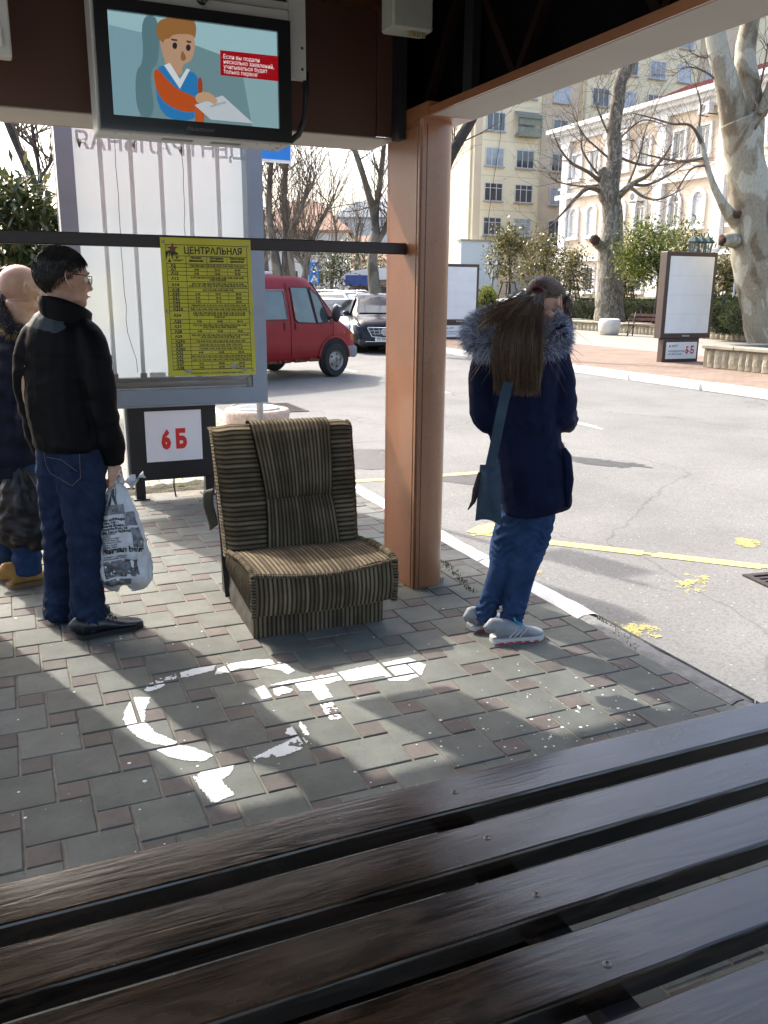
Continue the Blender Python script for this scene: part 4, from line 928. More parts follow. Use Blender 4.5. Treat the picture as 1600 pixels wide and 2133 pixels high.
def cordgrid(mb, fn, ribs, other, along='b', depth=.0042, flip=1, per=5, u0=0.0):
    """ribbed cloth: ribs counted across a when they run along b, else across b"""
    def f(a, b):
        t = (a if along == 'b' else b) * ribs; p, n = nrm(fn, a, b)
        k = abs(math.sin(math.pi * t)); j = .0012 * fbm((int(t) * 7.3 + u0, (b if along == 'b' else a) * 5, 0), 1.0)
        return p + n * flip * (depth * (k ** .55 - 1) + j)
    if along == 'b': mb.grid(f, int(ribs * per), other, uvf=lambda a, b: (a * ribs + u0 * 17, b))
    else: mb.grid(f, other, int(ribs * per), uvf=lambda a, b: (b * ribs + u0 * 17, a))
    return mb
chair = thing('armchair', 'low armless corduroy armchair with brown stripes beside the copper column', 'armchair', (.925, 3.53, 0), R(-1.5))
RB = .0205
def lerp(a, b, t): return a + (b - a) * t
def zf(a): return .338 - .028 * math.sin(math.pi * a)
# seat
s = MB()
def seat_top(a, b):
    bb = b ** .8
    return (-.005 + .672 * a, .012 + .53 * b - .016 * math.sin(math.pi * a) * (1 - b), lerp(zf(a), .292, bb) + .030 * math.sin(math.pi * min(1, b * 1.02)) ** .7 * (.55 + .45 * math.sin(math.pi * a)) + .006 * fbm((a * 2, b * 2, 5)))
def seat_front(a, b):
    return (-.005 + .672 * a, .006 - .030 * math.sin(math.pi * (.08 + b * .85)) - .012 * math.sin(math.pi * a), lerp(zf(a) - .004, .136 - .008 * math.sin(math.pi * a), b))
def seat_side(x, a, b):
    return (x + (.012 if x > .3 else -.012) * math.sin(math.pi * b), lerp(.0, .52, a), lerp(lerp(.335, .30, a), lerp(.14, .19, a), b))
cordgrid(s, seat_top, 32, 26, flip=1); cordgrid(s, seat_front, 32, 14, flip=-1, u0=3)
cordgrid(s, lambda a, b: seat_side(-.008, a, b), 25, 8, flip=-1, u0=5); cordgrid(s, lambda a, b: seat_side(.668, a, b), 25, 8, flip=1, u0=6)
s.quad((0, .0, .14), (.665, .0, .14), (.665, .52, .19), (0, .52, .19))
seat = s.build('seat', cord, chair, smooth=True)
def cordtube(pts, r, name, parent, coil=.011, wob=.004, n=10):
    """gathered piping: a tube pinched at every coil"""
    P = [Vector(p) for p in pts]; L_ = [0]
    for i in range(1, len(P)): L_.append(L_[-1] + (P[i] - P[i - 1]).length)
    tot = L_[-1]; k = int(tot / (coil / 4)); Q = []; rad = []
    for i in range(k + 1):
        d_ = tot * i / k; j = max(0, min(len(P) - 2, sum(1 for x in L_ if x <= d_) - 1))
        t = (d_ - L_[j]) / max(1e-9, L_[j + 1] - L_[j]); p = P[j].lerp(P[j + 1], t)
        ph = d_ / coil * math.pi
        Q.append(p + Vector((wob * .5 * fbm((d_ * 60, 1, 0)), wob * .5 * fbm((d_ * 60, 2, 0)), wob * .5 * fbm((d_ * 60, 3, 0)))))
        rad.append(r * (.62 + .38 * abs(math.sin(ph))) * (1 + .15 * fbm((d_ * 30, 0, 4))))
    m_ = MB(); m_.tube(Q, rad, n); m_.uv = {}
    for i in range(k + 1):
        for j in range(n): m_.uv[i * n + j] = (tot * i / k / coil, j / n)
    return m_.build(name, cord, parent, smooth=True)
cordtube([(-.005 + .672 * a, -.012 - .012 * math.sin(math.pi * a), zf(a) - .004) for a in [i / 16 for i in range(17)]], .0085, 'piping', seat)
for x in (-.010, .672):
    cordtube([(x, .50, .30), (x, .25, .338), (x, .04, .345), (x, -.008, .325), (x, -.014, .25), (x, -.005, .135)], .013 if x < 0 else .019, 'piping', seat, coil=.014)
# base: ribbed front board, black cloth sides
s = MB(); cordgrid(s, lambda a, b: (.008 + .636 * a, .072, lerp(.142, .0, b)), 30, 8, flip=-1, u0=8, depth=.003); s.quad((.644, .072, 0), (.644, .10, 0), (.644, .10, .142), (.644, .072, .142)); s.quad((.008, .072, 0), (.008, .072, .142), (.008, .10, .142), (.008, .10, 0))
s.build('front_board', cord, chair, smooth=True)
blk = M('black_upholstery_lining', (.018, .016, .013), rough=.7, col2=(.055, .05, .035), scale=9, bump=.006, bscale=18)
s = MB()
s.grid(lambda a, b: (.012 + .010 * fbm((a * 4, b * 3, 1)), .085 + .72 * a, lerp(.0, lerp(.16, .27, a), b)), 24, 8)
s.grid(lambda a, b: (.640 + .010 * fbm((a * 4, b * 3, 2)), .085 + .72 * (1 - a), lerp(.0, lerp(.16, .27, 1 - a), b)), 24, 8)
s.quad((.012, .805, 0), (.64, .805, 0), (.64, .805, .3), (.012, .805, .3)); s.quad((.012, .085, .002), (.012, .805, .002), (.64, .805, .002), (.64, .085, .002))
s.build('base_lining', blk, chair, smooth=True)
# backrest
def back(t, out=0.0):
    y = .49 + .215 * t ** 1.15; z = .255 + .612 * t
    return y - out * .94, z + out * .30
def cl(t): return lerp(.182, .205, min(1, t / .45)) if t < .45 else lerp(.205, .168, (t - .45) / .55)
def cr_(t): return lerp(.572, .553, min(1, t / .45)) if t < .45 else lerp(.553, .585, (t - .45) / .55)
br = thing('backrest'); br.parent = chair
def lower(a, b):
    t = b * .455; x = lerp(cl(t), cr_(t), a); y, z = back(t, .012 + .024 * math.sin(math.pi * min(1, b * 1.0)) ** .6 * (.7 + .3 * math.sin(math.pi * a))); return (x, y, z)
def upper(a, b):
    if b < .78:
        t = .455 + .545 * (b / .78); y, z = back(t, .010 + .036 * math.sin(math.pi * min(1, (b / .78) * .93)) ** .55 * (.75 + .25 * math.sin(math.pi * a)))
    else:
        q = (b - .78) / .22; y0, z0 = back(1.0, .012); an = math.pi * .5 * q * 1.9
        y, z = y0 + .062 * (1 - math.cos(an)) + .0, z0 + .036 * math.sin(an)
        t = 1
    return (lerp(cl(t), cr_(t), a), y, z)
s = MB(); cordgrid(s, lower, 19, 22, flip=-1, u0=1); s.build('lumbar_panel', cord, br, smooth=True)
s = MB(); cordgrid(s, upper, 20, 34, flip=-1, u0=2); s.build('headrest_panel', cord, br, smooth=True)
def wing(side):
    def f(a, b):
        t = min(1.0, b / .93); y, z = back(t, .0)
        inner = cl(t) if side < 0 else cr_(t); outer = (-.008 - .012 * t) if side < 0 else (.672 + .045 * t)
        x = lerp(inner, outer, a)
        bul = .024 * math.sin(math.pi * (.12 + .62 * a)) + .004 * fbm((a * 3, b * 3, side)); y -= bul; z += bul * .3
        if a > .72: y += .05 * ((a - .72) / .28) ** 2; 
        if b > .93:
            q = (b - .93) / .07; y += .075 * q; z += .018 * math.sin(math.pi * q * .6)
        z -= .030 * max(0, a - .55) * (b > .8) * (b - .8) * 5
        return (x, y, z)
    return f
for sd in (-1, 1):
    s = MB(); cordgrid(s, wing(sd), 29, 14, along='a', flip=1 if sd < 0 else -1, u0=4 + sd); s.build('wing', cord, br, smooth=True)
    w_ = wing(sd)
    def side(a, b):
        p = w_(1.0, b); return (p[0] + (.006 if sd > 0 else -.006) * math.sin(math.pi * a), lerp(p[1], p[1] + .115 * (1 - .35 * b), a), p[2] - .012 * a)
    s = MB(); cordgrid(s, side, 38, 6, along='a', flip=1 if sd < 0 else -1, u0=9 + sd, depth=.003); s.build('side_band', cord, br, smooth=True)
    cordtube([w_(1.0, .02 + .96 * k / 24) for k in range(25)], .013 if sd > 0 else .006, 'piping', br, coil=.015 if sd > 0 else .012)
s = MB(); s.grid(lambda a, b: (lerp(-.01 - .01 * b, .672 + .04 * b, a), lerp(.62, .80, b) + .01 * math.sin(math.pi * a), lerp(.02, .868 + .02 * math.sin(math.pi * a), b)), 12, 12)
s.grid(lambda a, b: (lerp(-.018, .712, a), lerp(.742, .815, b), .872 + .024 * math.sin(math.pi * a) ** .6 - .006 * b), 16, 3); s.build('rear_shell', blk, br, smooth=True)
s = MB(); s.grid(lambda a, b: (-.012 - .045 * a * (1 - .3 * b) - .01 * math.sin(b * 5), .80 + .05 * a, lerp(.56, .36 - .02 * a, b) - .02 * a), 5, 10)
fl_ = s.build('torn_lining_flap', blk, chair, smooth=True); sd = fl_.modifiers.new('t', 'SOLIDIFY'); sd.thickness = .006
SKIN = M('skin', (.40, .225, .155), rough=.55, col2=(.52, .31, .225), scale=34, bump=.0012, bscale=220, spec=.3)
# ================================================================ people
def union(mb, voxel=.008, smooth=6, fac=.5):
    """melt overlapping closed shapes into one continuous surface"""
    me = mb.mesh('melt', SKIN); ob = bpy.data.objects.new('melt', me); COL.objects.link(ob)
    r = ob.modifiers.new('r', 'REMESH'); r.mode = 'VOXEL'; r.voxel_size = voxel; r.use_smooth_shade = True
    if smooth:
        s = ob.modifiers.new('s', 'SMOOTH'); s.factor = fac; s.iterations = smooth
    dg = bpy.context.evaluated_depsgraph_get(); out = bpy.data.meshes.new_from_object(ob.evaluated_get(dg))
    bpy.data.objects.remove(ob); bpy.data.meshes.remove(me); return out
def fold(me, fn):
    """push each point along its normal by fn(point)"""
    ns = [v.normal.copy() for v in me.vertices]
    for v, n in zip(me.vertices, ns): v.co += n * fn(v.co, n)
    me.update()
def wear(name, me, mats, parent, **kw):
    me.materials.clear()
    for m_ in (mats if isinstance(mats, list) else [mats]): me.materials.append(m_)
    me.polygons.foreach_set('use_smooth', [True] * len(me.polygons)); me.name = name
    o = link(name, me, parent); return tag(o, **kw)
def ppm(p): return FPX / (Vector(p) - CAM).dot(_fw)
class Fig:
    """shapes measured as photo pixel, distance and half widths in pixels"""
    def __init__(s, lateral): s.mb = MB(); s.lat = Vector(lateral).normalized()
    def limb(s, pts, n=16, depth=1.0, sub=5):
        """pts: (px, py, dist, half width px[, depth factor])"""
        P = []; Rr = []
        for q in pts:
            p = D(q[0], q[1], q[2]); w = q[3] / ppm(p); d_ = q[4] if len(q) > 4 else depth; P.append(p); Rr.append((w, w * d_))
        # smooth the run of rings
        Q = []; T = []; k = len(P)
        for i in range(k - 1):
            p0, p1, p2, p3 = P[max(0, i - 1)], P[i], P[i + 1], P[min(k - 1, i + 2)]; r0, r1, r2, r3 = Rr[max(0, i - 1)], Rr[i], Rr[i + 1], Rr[min(k - 1, i + 2)]
            for j in range(sub):
                t = j / sub; h = lambda a, b, c, e: .5 * (2 * b + (c - a) * t + (2 * a - 5 * b + 4 * c - e) * t * t + (3 * b - a - 3 * c + e) * t ** 3)
                Q.append(Vector([h(p0[x], p1[x], p2[x], p3[x]) for x in range(3)])); T.append((max(.002, h(r0[0], r1[0], r2[0], r3[0])), max(.002, h(r0[1], r1[1], r2[1], r3[1]))))
        Q.append(P[-1]); T.append(Rr[-1]); s.mb.tube(Q, T, n, up=s.lat); return s
def head_shapes(mb, c, f, up, k=1.0, nose=True):
    """head about its middle c, looking along f; k scales (1 = 23 cm tall)"""
    f = Vector(f).normalized(); up = Vector(up); up = (up - f * up.dot(f)).normalized(); r = f.cross(up)
    m3 = Matrix((r, f, up)).transposed()
    def at(x, y, z): return Vector(c) + (r * x + f * y + up * z) * k
    mb.ball(at(0, -.012, .030), (.077 * k, .098 * k, .088 * k), 20, 14, rot=m3)         # skull
    mb.ball(at(0, .030, -.030), (.060 * k, .064 * k, .078 * k), 18, 12, rot=m3)         # face
    mb.ball(at(0, .058, -.088), (.036 * k, .034 * k, .028 * k), 14, 10, rot=m3)         # chin
    mb.ball(at(0, .066, .030), (.058 * k, .030 * k, .022 * k), 14, 10, rot=m3)          # brow
    for sx in (-1, 1):
        mb.ball(at(sx * .042, .052, -.022), (.024 * k, .030 * k, .026 * k), 12, 8, rot=m3)  # cheek
        mb.ball(at(sx * .050, .005, -.070), (.018 * k, .045 * k, .024 * k), 12, 8, rot=m3)  # jaw
    if nose: mb.tube([at(0, .086, .018), at(0, .102, -.012), at(0, .108, -.030), at(0, .090, -.042)], [.008 * k, .011 * k, .014 * k, .008 * k], 10)
    mb.tube([at(-.022, .088, -.063), at(0, .095, -.063), at(.022, .088, -.063)], [.004 * k, .008 * k, .004 * k], 8)   # lips
    for sx in (-1, 1):      # ears: rim, lobe and hollow
        e0 = at(sx * .076, -.006, -.004)
        pts = [e0 + (f * (.018 * math.cos(a) - .008 * math.sin(a)) + up * (.034 * math.sin(a)) + r * sx * (.012 + .012 * math.cos(a + 2.6))) * k for a in [2 * math.pi * i / 14 for i in range(15)]]
        mb.tube(pts, .0058 * k, 8, caps=False); mb.ball(e0 + r * sx * .000 * k, (.004 * k, .014 * k, .026 * k), 10, 8, rot=m3)
    return at, m3
def face_details(parent, at, m3, k, brow=(.05, .03, .02)):
    w_ = MB(); i_ = MB(); b_ = MB(); l_ = MB()
    for sx in (-1, 1):
        w_.ball(at(sx * .031, .073, .003), (.0135 * k,) * 3, 14, 10, rot=m3); i_.ball(at(sx * .031, .0815, .003), (.006 * k,) * 3, 10, 8, rot=m3)
        b_.tube([at(sx * .014, .092, .024), at(sx * .032, .091, .031), at(sx * .050, .074, .026)], [.003 * k, .004 * k, .002 * k], 6)
    l_.tube([at(-.023, .0935, -.062), at(0, .103, -.062), at(.023, .0935, -.062)], [.002 * k, .0045 * k, .002 * k], 6)
    w_.build('eyes', M('eye_white', (.7, .68, .65), rough=.2), parent, smooth=True, kind='stuff'); i_.build('irises', M('iris', (.06, .04, .03), rough=.1), parent, smooth=True, kind='stuff')
    b_.build('eyebrows', M('brow_hair', brow, rough=.9), parent, smooth=True, kind='stuff'); l_.build('lips', M('lip', (.40, .17, .14), rough=.4), parent, smooth=True)
def fist(mb, wrist, grip, back, k=1.0, right=True):
    """closed hand: wrist -> grip direction, knuckles facing back; fingers curl round a handle"""
    wrist = Vector(wrist); g = (Vector(grip) - wrist).normalized(); bk = Vector(back); bk = (bk - g * bk.dot(g)).normalized(); sd = g.cross(bk) * (1 if right else -1)
    def at(a, b, c): return wrist + (g * a + bk * b + sd * c) * k
    m3 = Matrix((sd, bk, g)).transposed()
    mb.tube([at(-.035, 0, 0), at(.0, .0, 0), at(.03, .004, 0)], [(.022 * k, .028 * k), (.020 * k, .029 * k), (.017 * k, .036 * k)], 14, up=bk)
    mb.ball(at(.050, .006, 0), (.041 * k, .016 * k, .042 * k), 16, 10, rot=m3)
    for i, (c_, ln) in enumerate(((-.032, .90), (-.011, 1.0), (.011, .95), (.031, .78))):
        mb.tube([at(.070, .012, c_), at(.092, .012, c_), at(.108 * (.9 + .1 * ln), -.004, c_), at(.106 * (.9 + .1 * ln), -.026 * ln, c_ * .95), at(.085, -.036 * ln, c_ * .92), at(.068, -.030, c_ * .9)], [.0095 * k, .0102 * k, .0100 * k, .0092 * k, .0085 * k, .007 * k], 10)
    mb.tube([at(.018, -.008, -.030), at(.045, -.026, -.044), at(.072, -.040, -.036), at(.086, -.045, -.014)], [.014 * k, .0125 * k, .011 * k, .009 * k], 10)
    return at
def hair_cap(c, f, up, k, lim, thick, mat, parent, name='hair', noise=.004, nu=72, nv=30, scl=(.077, .098, .088), seed=0.0):
    f = Vector(f).normalized(); up = Vector(up); up = (up - f * up.dot(f)).normalized(); r = f.cross(up); b_ = MB()
    cc = Vector(c) + (f * -.012 + up * .030) * k
    def fn(a, b, inner=False):
        az = 2 * math.pi * a; pl = lim(az) * b
        d_ = Vector((math.sin(pl) * math.sin(az), math.sin(pl) * math.cos(az), math.cos(pl)))
        th = thick * (1 - .75 * max(0, b - .8) / .2) * (1 + .25 * math.cos(pl)) + noise * fbm((d_.x * 6, d_.y * 6, d_.z * 6), 1, seed) * (1 - .6 * b)
        q = Vector((d_.x * (scl[0] + th), d_.y * (scl[1] + th), d_.z * (scl[2] + th)))
        return cc + (r * q.x + f * q.y + up * q.z) * k
    b_.grid(fn, nu, nv); return b_.build(name, mat, parent, smooth=True)
def strands(mb, roots, r=.0011, n=3):
    for pts in roots:
        k = len(pts); mb.tube(pts, [r * (1 - .75 * i / (k - 1)) for i in range(k)], n, caps=False)
    return mb
def cloth(name, c1, c2, rough=.8, bump=.003, bscale=22, scale=9, sheen=.0, weave=0, spec=.12):
    mt = M(name, c1, rough=rough, col2=c2, scale=scale, bump=bump, bscale=bscale, sheen=sheen, spec=spec); return mt
jeans_m = cloth('dark_jeans', (.006, .010, .027), (.020, .034, .074), rough=.85, bump=.0035, bscale=26, scale=13)
jeans_b = cloth('blue_jeans', (.010, .024, .064), (.026, .056, .135), rough=.85, bump=.003, bscale=28, scale=12)
black_jacket = cloth('black_jacket', (.0018, .0019, .0026), (.004, .0042, .0056), rough=.6, bump=.004, bscale=14, sheen=.0, spec=.10)
navy_coat = cloth('navy_parka', (.0026, .0052, .021), (.005, .0095, .034), rough=.75, bump=.003, bscale=18)
yoke_m = cloth('jacket_yoke', (.028, .036, .040), (.05, .06, .066), rough=.42, bump=.004, bscale=20, sheen=0)
shoe_black = M('shoe_leather', (.010, .010, .013), rough=.3, var=.2, bump=.002, bscale=60, spec=.6)
def shoe(name, heel, toe, parent, mat, sole, k=1.0, h=.085, w=.046, solecol=None, extra=None):
    """shoe from heel to toe on the ground"""
    heel = Vector(heel); toe = Vector(toe); L_ = (toe - heel).length; f = (toe - heel).normalized(); lat = Vector((f.y, -f.x, 0)); b_ = MB(); s_ = MB()
    z0 = heel.z
    prof = [(.0, .008, .02, .060), (.012, .022, .035, .088), (.035, .030, .035, .098), (.08, .037, .040, .096), (.22, .040, .042, .088), (.38, .038, .042, .080), (.55, .042, .040, .060), (.72, .048, .034, .046), (.86, .046, .028, .038), (.96, .032, .020, .030), (1.0, .014, .012, .022)]
    P = []; Rr = []
    for (t, hw, hh, top) in prof:
        top *= h / .085; P.append(heel + f * (t * L_) + Vector((0, 0, (.016 + top) / 2))); Rr.append((hw * w / .046, (top - .014) / 2 + .004))
    b_.tube(P, Rr, 16, up=lat); me = union(b_, .006, 4); me.name = name; o = wear(name, me, mat, parent)
    pts = [(t, hw * 1.06 * w / .046) for t, hw, _, _ in prof]; poly = [heel + f * (t * L_) + lat * hw for t, hw in pts] + [heel + f * (t * L_) - lat * hw for t, hw in pts[::-1]]
    n = len(poly); vs_ = [(p.x, p.y, z0 + .0015) for p in poly] + [(p.x, p.y, z0 + .024) for p in poly]
    s_.add(vs_, [tuple(range(n))[::-1], tuple(range(n, 2 * n))] + [(i, (i + 1) % n, n + (i + 1) % n, n + i) for i in range(n)]); s_.build('sole', sole, o, auto=40)
    return o, f, lat, L_

# ---------------------------------------------------------------- young woman in a navy parka, back to the viewer
GD = 3.74
woman = None
lat_g = Vector((math.cos(R(-44)), math.sin(R(-44)), 0)); fac_g = Vector((-lat_g.y, lat_g.x, 0))     # her right, her front
hc = D(1136, 637, GD + .02); hf = (fac_g * .80 + lat_g * .50 + Vector((0, 0, -.75))).normalized(); hup = Vector((0, 0, 1)) + fac_g * .55
F = Fig(lat_g)
at_g, m3_g = head_shapes(F.mb, hc, hf, hup, .93)
F.mb.tube([hc - Vector((0, 0, .07)) - fac_g * .01, D(1100, 735, GD)], [.05, .058], 14)
F.limb([(1092, 700, GD, 30, .9), (1085, 760, GD, 68, .55), (1088, 860, GD, 62, .6), (1100, 960, GD, 60, .7), (1104, 1040, GD, 66, .75)])
F.limb([(1140, 722, GD, 22), (1162, 790, GD + .01, 17), (1166, 850, GD + .03, 14), (1172, 852, GD + .2, 13), (1168, 815, GD + .33, 12)])
F.limb([(1024, 725, GD, 22), (1008, 790, GD + .01, 17), (1012, 852, GD + .03, 14), (1054, 862, GD + .2, 13), (1110, 830, GD + .33, 12)])
F.limb([(1082, 1040, GD + .02, 34), (1066, 1110, GD + .02, 30), (1046, 1180, GD + .01, 21), (1024, 1240, GD + .05, 17), (1006, 1290, GD + .07, 13)])
F.limb([(1118, 1040, GD, 36), (1108, 1110, GD - .01, 33), (1092, 1190, GD - .02, 23), (1075, 1250, GD - .01, 18), (1062, 1302, GD, 14)])
for px, py in ((1160, 800), (1118, 815)):       # hands raised to a phone in front of her
    w0 = D(px, py + 8, GD + .33); fist(F.mb, w0, w0 + Vector((0, 0, .1)) + fac_g * .03, fac_g, .85, px > 1150)
woman = wear('person', union(F.mb, .0065, 4), SKIN, None, label='young woman in a navy parka with fur hood and long ponytail, at the kerb', cat='person')
face_details(woman, at_g, m3_g, .93)
# jeans
F = Fig(lat_g)
F.limb([(1084, 1030, GD + .02, 40), (1068, 1100, GD + .02, 37), (1052, 1150, GD + .02, 33), (1044, 1185, GD + .01, 26), (1030, 1230, GD + .04, 24), (1012, 1275, GD + .07, 21), (1006, 1292, GD + .07, 21)])
F.limb([(1122, 1030, GD, 42), (1110, 1100, GD - .01, 40), (1098, 1150, GD - .02, 36), (1088, 1195, GD - .02, 28), (1078, 1240, GD - .01, 25), (1066, 1285, GD, 23), (1062, 1308, GD, 23)])
me = union(F.mb, .0065, 5)
def jf(c, n):
    z = c.z; s_ = .0
    for zc, wd, am in ((.50, .10, .005), (.10, .08, .006), (.78, .12, .004)):
        s_ += am * math.exp(-((z - zc) / wd) ** 2) * math.sin(z * 150 + 9 * fbm((c.x * 9, c.y * 9, z * 4)))
    return s_ + .0012 * fbm((c.x * 22, c.y * 22, c.z * 14))
fold(me, jf); wear('jeans', me, jeans_b, woman)
# parka
F = Fig(lat_g)
F.limb([(1088, 672, GD, 34, .9), (1084, 700, GD, 62, .70), (1084, 740, GD, 84, .62), (1085, 800, GD, 80, .66), (1088, 870, GD, 74, .70), (1098, 930, GD, 75, .74), (1110, 990, GD, 79, .78), (1116, 1040, GD, 76, .80), (1118, 1062, GD, 70, .80)])
F.limb([(1146, 712, GD, 34), (1163, 770, GD, 31), (1172, 830, GD - .01, 29), (1168, 868, GD - .02, 29), (1178, 876, GD + .06, 26), (1182, 858, GD + .18, 22), (1170, 825, GD + .30, 19)])
F.limb([(1024, 715, GD, 34), (1010, 770, GD, 31), (1003, 830, GD, 28), (1008, 866, GD, 27), (1026, 880, GD + .08, 24), (1070, 862, GD + .2, 21), (1108, 838, GD + .30, 19)])
me = union(F.mb, .007, 6)
def pf(c, n):
    z = c.z; lt = (c - D(1090, 900, GD)).dot(lat_g)
    a = .0045 * fbm((c.x * 7, c.y * 7, c.z * 9)) + .0035 * math.sin(z * 44 + lt * 22 + 5 * fbm((c.x * 4, c.y * 4, z * 3))) * (abs(lt) > .13)
    a += .006 * math.exp(-((z - 1.02) / .035) ** 2) * math.sin(lt * 60 + 4 * fbm((lt * 9, z * 9, 0)))
    if z < .70: a += .010 * math.exp(-((z - .60) / .02) ** 2)
    return a
fold(me, pf); parka = wear('parka', me, navy_coat, woman)
pk = MB()
for (x0, y0, x1, y1, dd) in ((1172, 945, 1178, 1060, -.20),):
    pass
b_ = MB(); b_.tube([D(1174, 935, GD - .10), D(1182, 950, GD - .10), D(1186, 1000, GD - .11), D(1182, 1055, GD - .10)], [.012, .018, .020, .012], 10); b_.build('pocket_flap', navy_coat, parka, smooth=True)
b_ = MB(); b_.tube([D(1050, 1075, GD - .17), D(1044, 1095, GD - .175), D(1041, 1112, GD - .17), D(1046, 1090, GD - .165)], .003, 6); b_.build('drawcord', M('cord_black', (.01, .01, .012)), parka)
# fur trim of the hood
fur_m = M('silver_blue_fur', (.020, .024, .040), rough=.8, col2=(.20, .23, .31), scale=26, sheen=.5)
fur = MB(); rf = random.Random(21)
ring = [(1172, 722, GD - .03), (1166, 690, GD - .06), (1150, 668, GD - .02), (1120, 662, GD + .04), (1078, 655, GD + .10), (1030, 662, GD + .06), (1000, 676, GD - .0), (990, 700, GD - .05), (1000, 716, GD - .09), (1030, 722, GD - .13), (1080, 735, GD - .16), (1120, 730, GD - .14)]
RP = [D(*q) for q in ring]; rad_ = [.040, .052, .050, .045, .05, .055, .060, .060, .055, .05, .045, .042]
core = MB(); k = len(RP); PP = []; RR_ = []
for i in range(k):
    for j in range(5):
        t = j / 5; PP.append(RP[i].lerp(RP[(i + 1) % k], t)); RR_.append(lerp(rad_[i], rad_[(i + 1) % k], t))
core.tube(PP + [PP[0]], [r_ * .7 for r_ in RR_] + [RR_[0] * .7], 10, caps=False)
cen = sum((p for p in PP), Vector()) / len(PP)
for i in range(len(PP)):
    t_ = (PP[(i + 1) % len(PP)] - PP[i - 1]).normalized()
    for q in range(330):
        a = rf.uniform(0, 2 * math.pi); n1 = t_.orthogonal().normalized(); n2 = t_.cross(n1); d_ = (n1 * math.cos(a) + n2 * math.sin(a))
        o_ = PP[i] + t_ * rf.uniform(-.012, .012); out = (PP[i] - cen); out = out.normalized() if out.length > 0 else Z_
        dirn = (d_ * 1.0 + out * .35 + Vector((rf.uniform(-.35, .35), rf.uniform(-.35, .35), rf.uniform(-.4, .2)))).normalized()
        r_ = RR_[i]; ln = r_ * rf.uniform(.45, 1.0); b0 = o_ + d_ * r_ * .62; p1 = b0 + dirn * ln * .55; p2 = b0 + dirn * ln + Vector((0, 0, -.25 * ln))
        w_ = .0009; sdv = dirn.cross(Vector((rf.uniform(-1, 1), rf.uniform(-1, 1), rf.uniform(-1, 1)))).normalized() * w_
        fur.add([b0 - sdv, b0 + sdv, p1 + sdv * .7, p1 - sdv * .7, p2], [(0, 1, 2, 3), (3, 2, 4)])
hood = core.build('hood_lining', navy_coat, parka, smooth=True)
fm_ = fur.build('fur_trim', fur_m, parka, kind='stuff')
def fur_tips(mt):
    nt = mt.node_tree; b = nt.nodes['Principled BSDF']; g = node(nt, 'ShaderNodeNewGeometry')
    r_ = ramp(nt, g.outputs['Random Per Island'], [(0, (.02, .024, .045)), (.3, (.08, .10, .17)), (.6, (.30, .35, .50)), (1, (.75, .82, .95))]); nt.links.new(r_.outputs[0], b.inputs['Base Color'])
fur_tips(fur_m)
# hair: swept back to a tie, then a long loose tail down the back
hair_m = M('brown_hair', (.030, .016, .009), rough=.45, col2=(.085, .050, .028), scale=40, spec=.5, stretch=(1, 1, .2))
def hair_rand(mt, stops):
    nt = mt.node_tree; b = nt.nodes['Principled BSDF']; g = node(nt, 'ShaderNodeNewGeometry')
    r_ = ramp(nt, g.outputs['Random Per Island'], stops); nt.links.new(r_.outputs[0], b.inputs['Base Color'])
hair_s = M('brown_hair_strands', (.05, .03, .016), rough=.40, spec=.5); hair_rand(hair_s, [(0, (.026, .012, .006)), (.4, (.060, .030, .014)), (.8, (.115, .064, .034)), (1, (.20, .125, .07))])
tie = D(1122, 604, GD - .085)
hair_cap(hc, hf, hup, .93, lambda az: 1.42 + .98 * (1 - math.cos(az)) * .5 - .10 * math.exp(-((abs(math.sin(az)) - 1) / .25) ** 2), .006, hair_m, woman, noise=.003)
hs_ = MB(); rh = random.Random(31)
fu = (Vector(hup) - hf * Vector(hup).dot(hf)).normalized(); rr_ = hf.cross(fu); cc_ = hc + (hf * -.012 + fu * .030) * .93
for i in range(1700):     # strands pulled from the hairline to the tie
    az = rh.uniform(0, 2 * math.pi); pl = (1.0 + 1.32 * (1 - math.cos(az)) * .5) * math.sqrt(rh.uniform(.02, 1))
    pts = []
    d0 = Vector((math.sin(pl) * math.sin(az), math.sin(pl) * math.cos(az), math.cos(pl)))
    q0 = d0
    tl = (tie - cc_); qt = Vector((tl.dot(rr_) / .077, tl.dot(hf) / .098, tl.dot(fu) / .088)).normalized()
    for j in range(6):
        t = j / 5; q = q0.lerp(qt, t).normalized(); e = .0075 + .004 * math.sin(math.pi * t) + rh.uniform(0, .0016)
        pts.append(cc_ + (rr_ * q.x * (.077 + e) + hf * q.y * (.098 + e) + fu * q.z * (.088 + e)) * .93)
    pts[-1] = tie + Vector((rh.uniform(-.012, .012), rh.uniform(-.012, .012), rh.uniform(-.01, .01))); hs_.tube(pts, [.0009] * 6, 3, caps=False)
for i in range(260):      # locks falling past the ear on her right
    sx_ = rh.uniform(.55, 1.0); p0 = at_g(.070 * sx_ + .012, .030 + rh.uniform(-.01, .055), .075 + rh.uniform(-.04, .02)); p1 = at_g(.086 + rh.uniform(-.006, .006), .040 + rh.uniform(-.008, .05), .0); p2 = p1 - Z_ * rh.uniform(.06, .13) + lat_g * rh.gauss(0, .008) + fac_g * rh.uniform(-.0, .02)
    hs_.tube([p0, p0.lerp(p1, .5) + lat_g * .006, p1, p1.lerp(p2, .5), p2], [.0009] * 4 + [.0004], 3, caps=False)
hs_.build('swept_strands', hair_s, woman, smooth=True, kind='stuff')
tail_c = [(1122, 604, GD - .09), (1108, 625, GD - .135), (1090, 660, GD - .185), (1078, 705, GD - .215), (1076, 760, GD - .215), (1076, 808, GD - .20)]
tail_w = [9, 22, 40, 50, 50, 44]
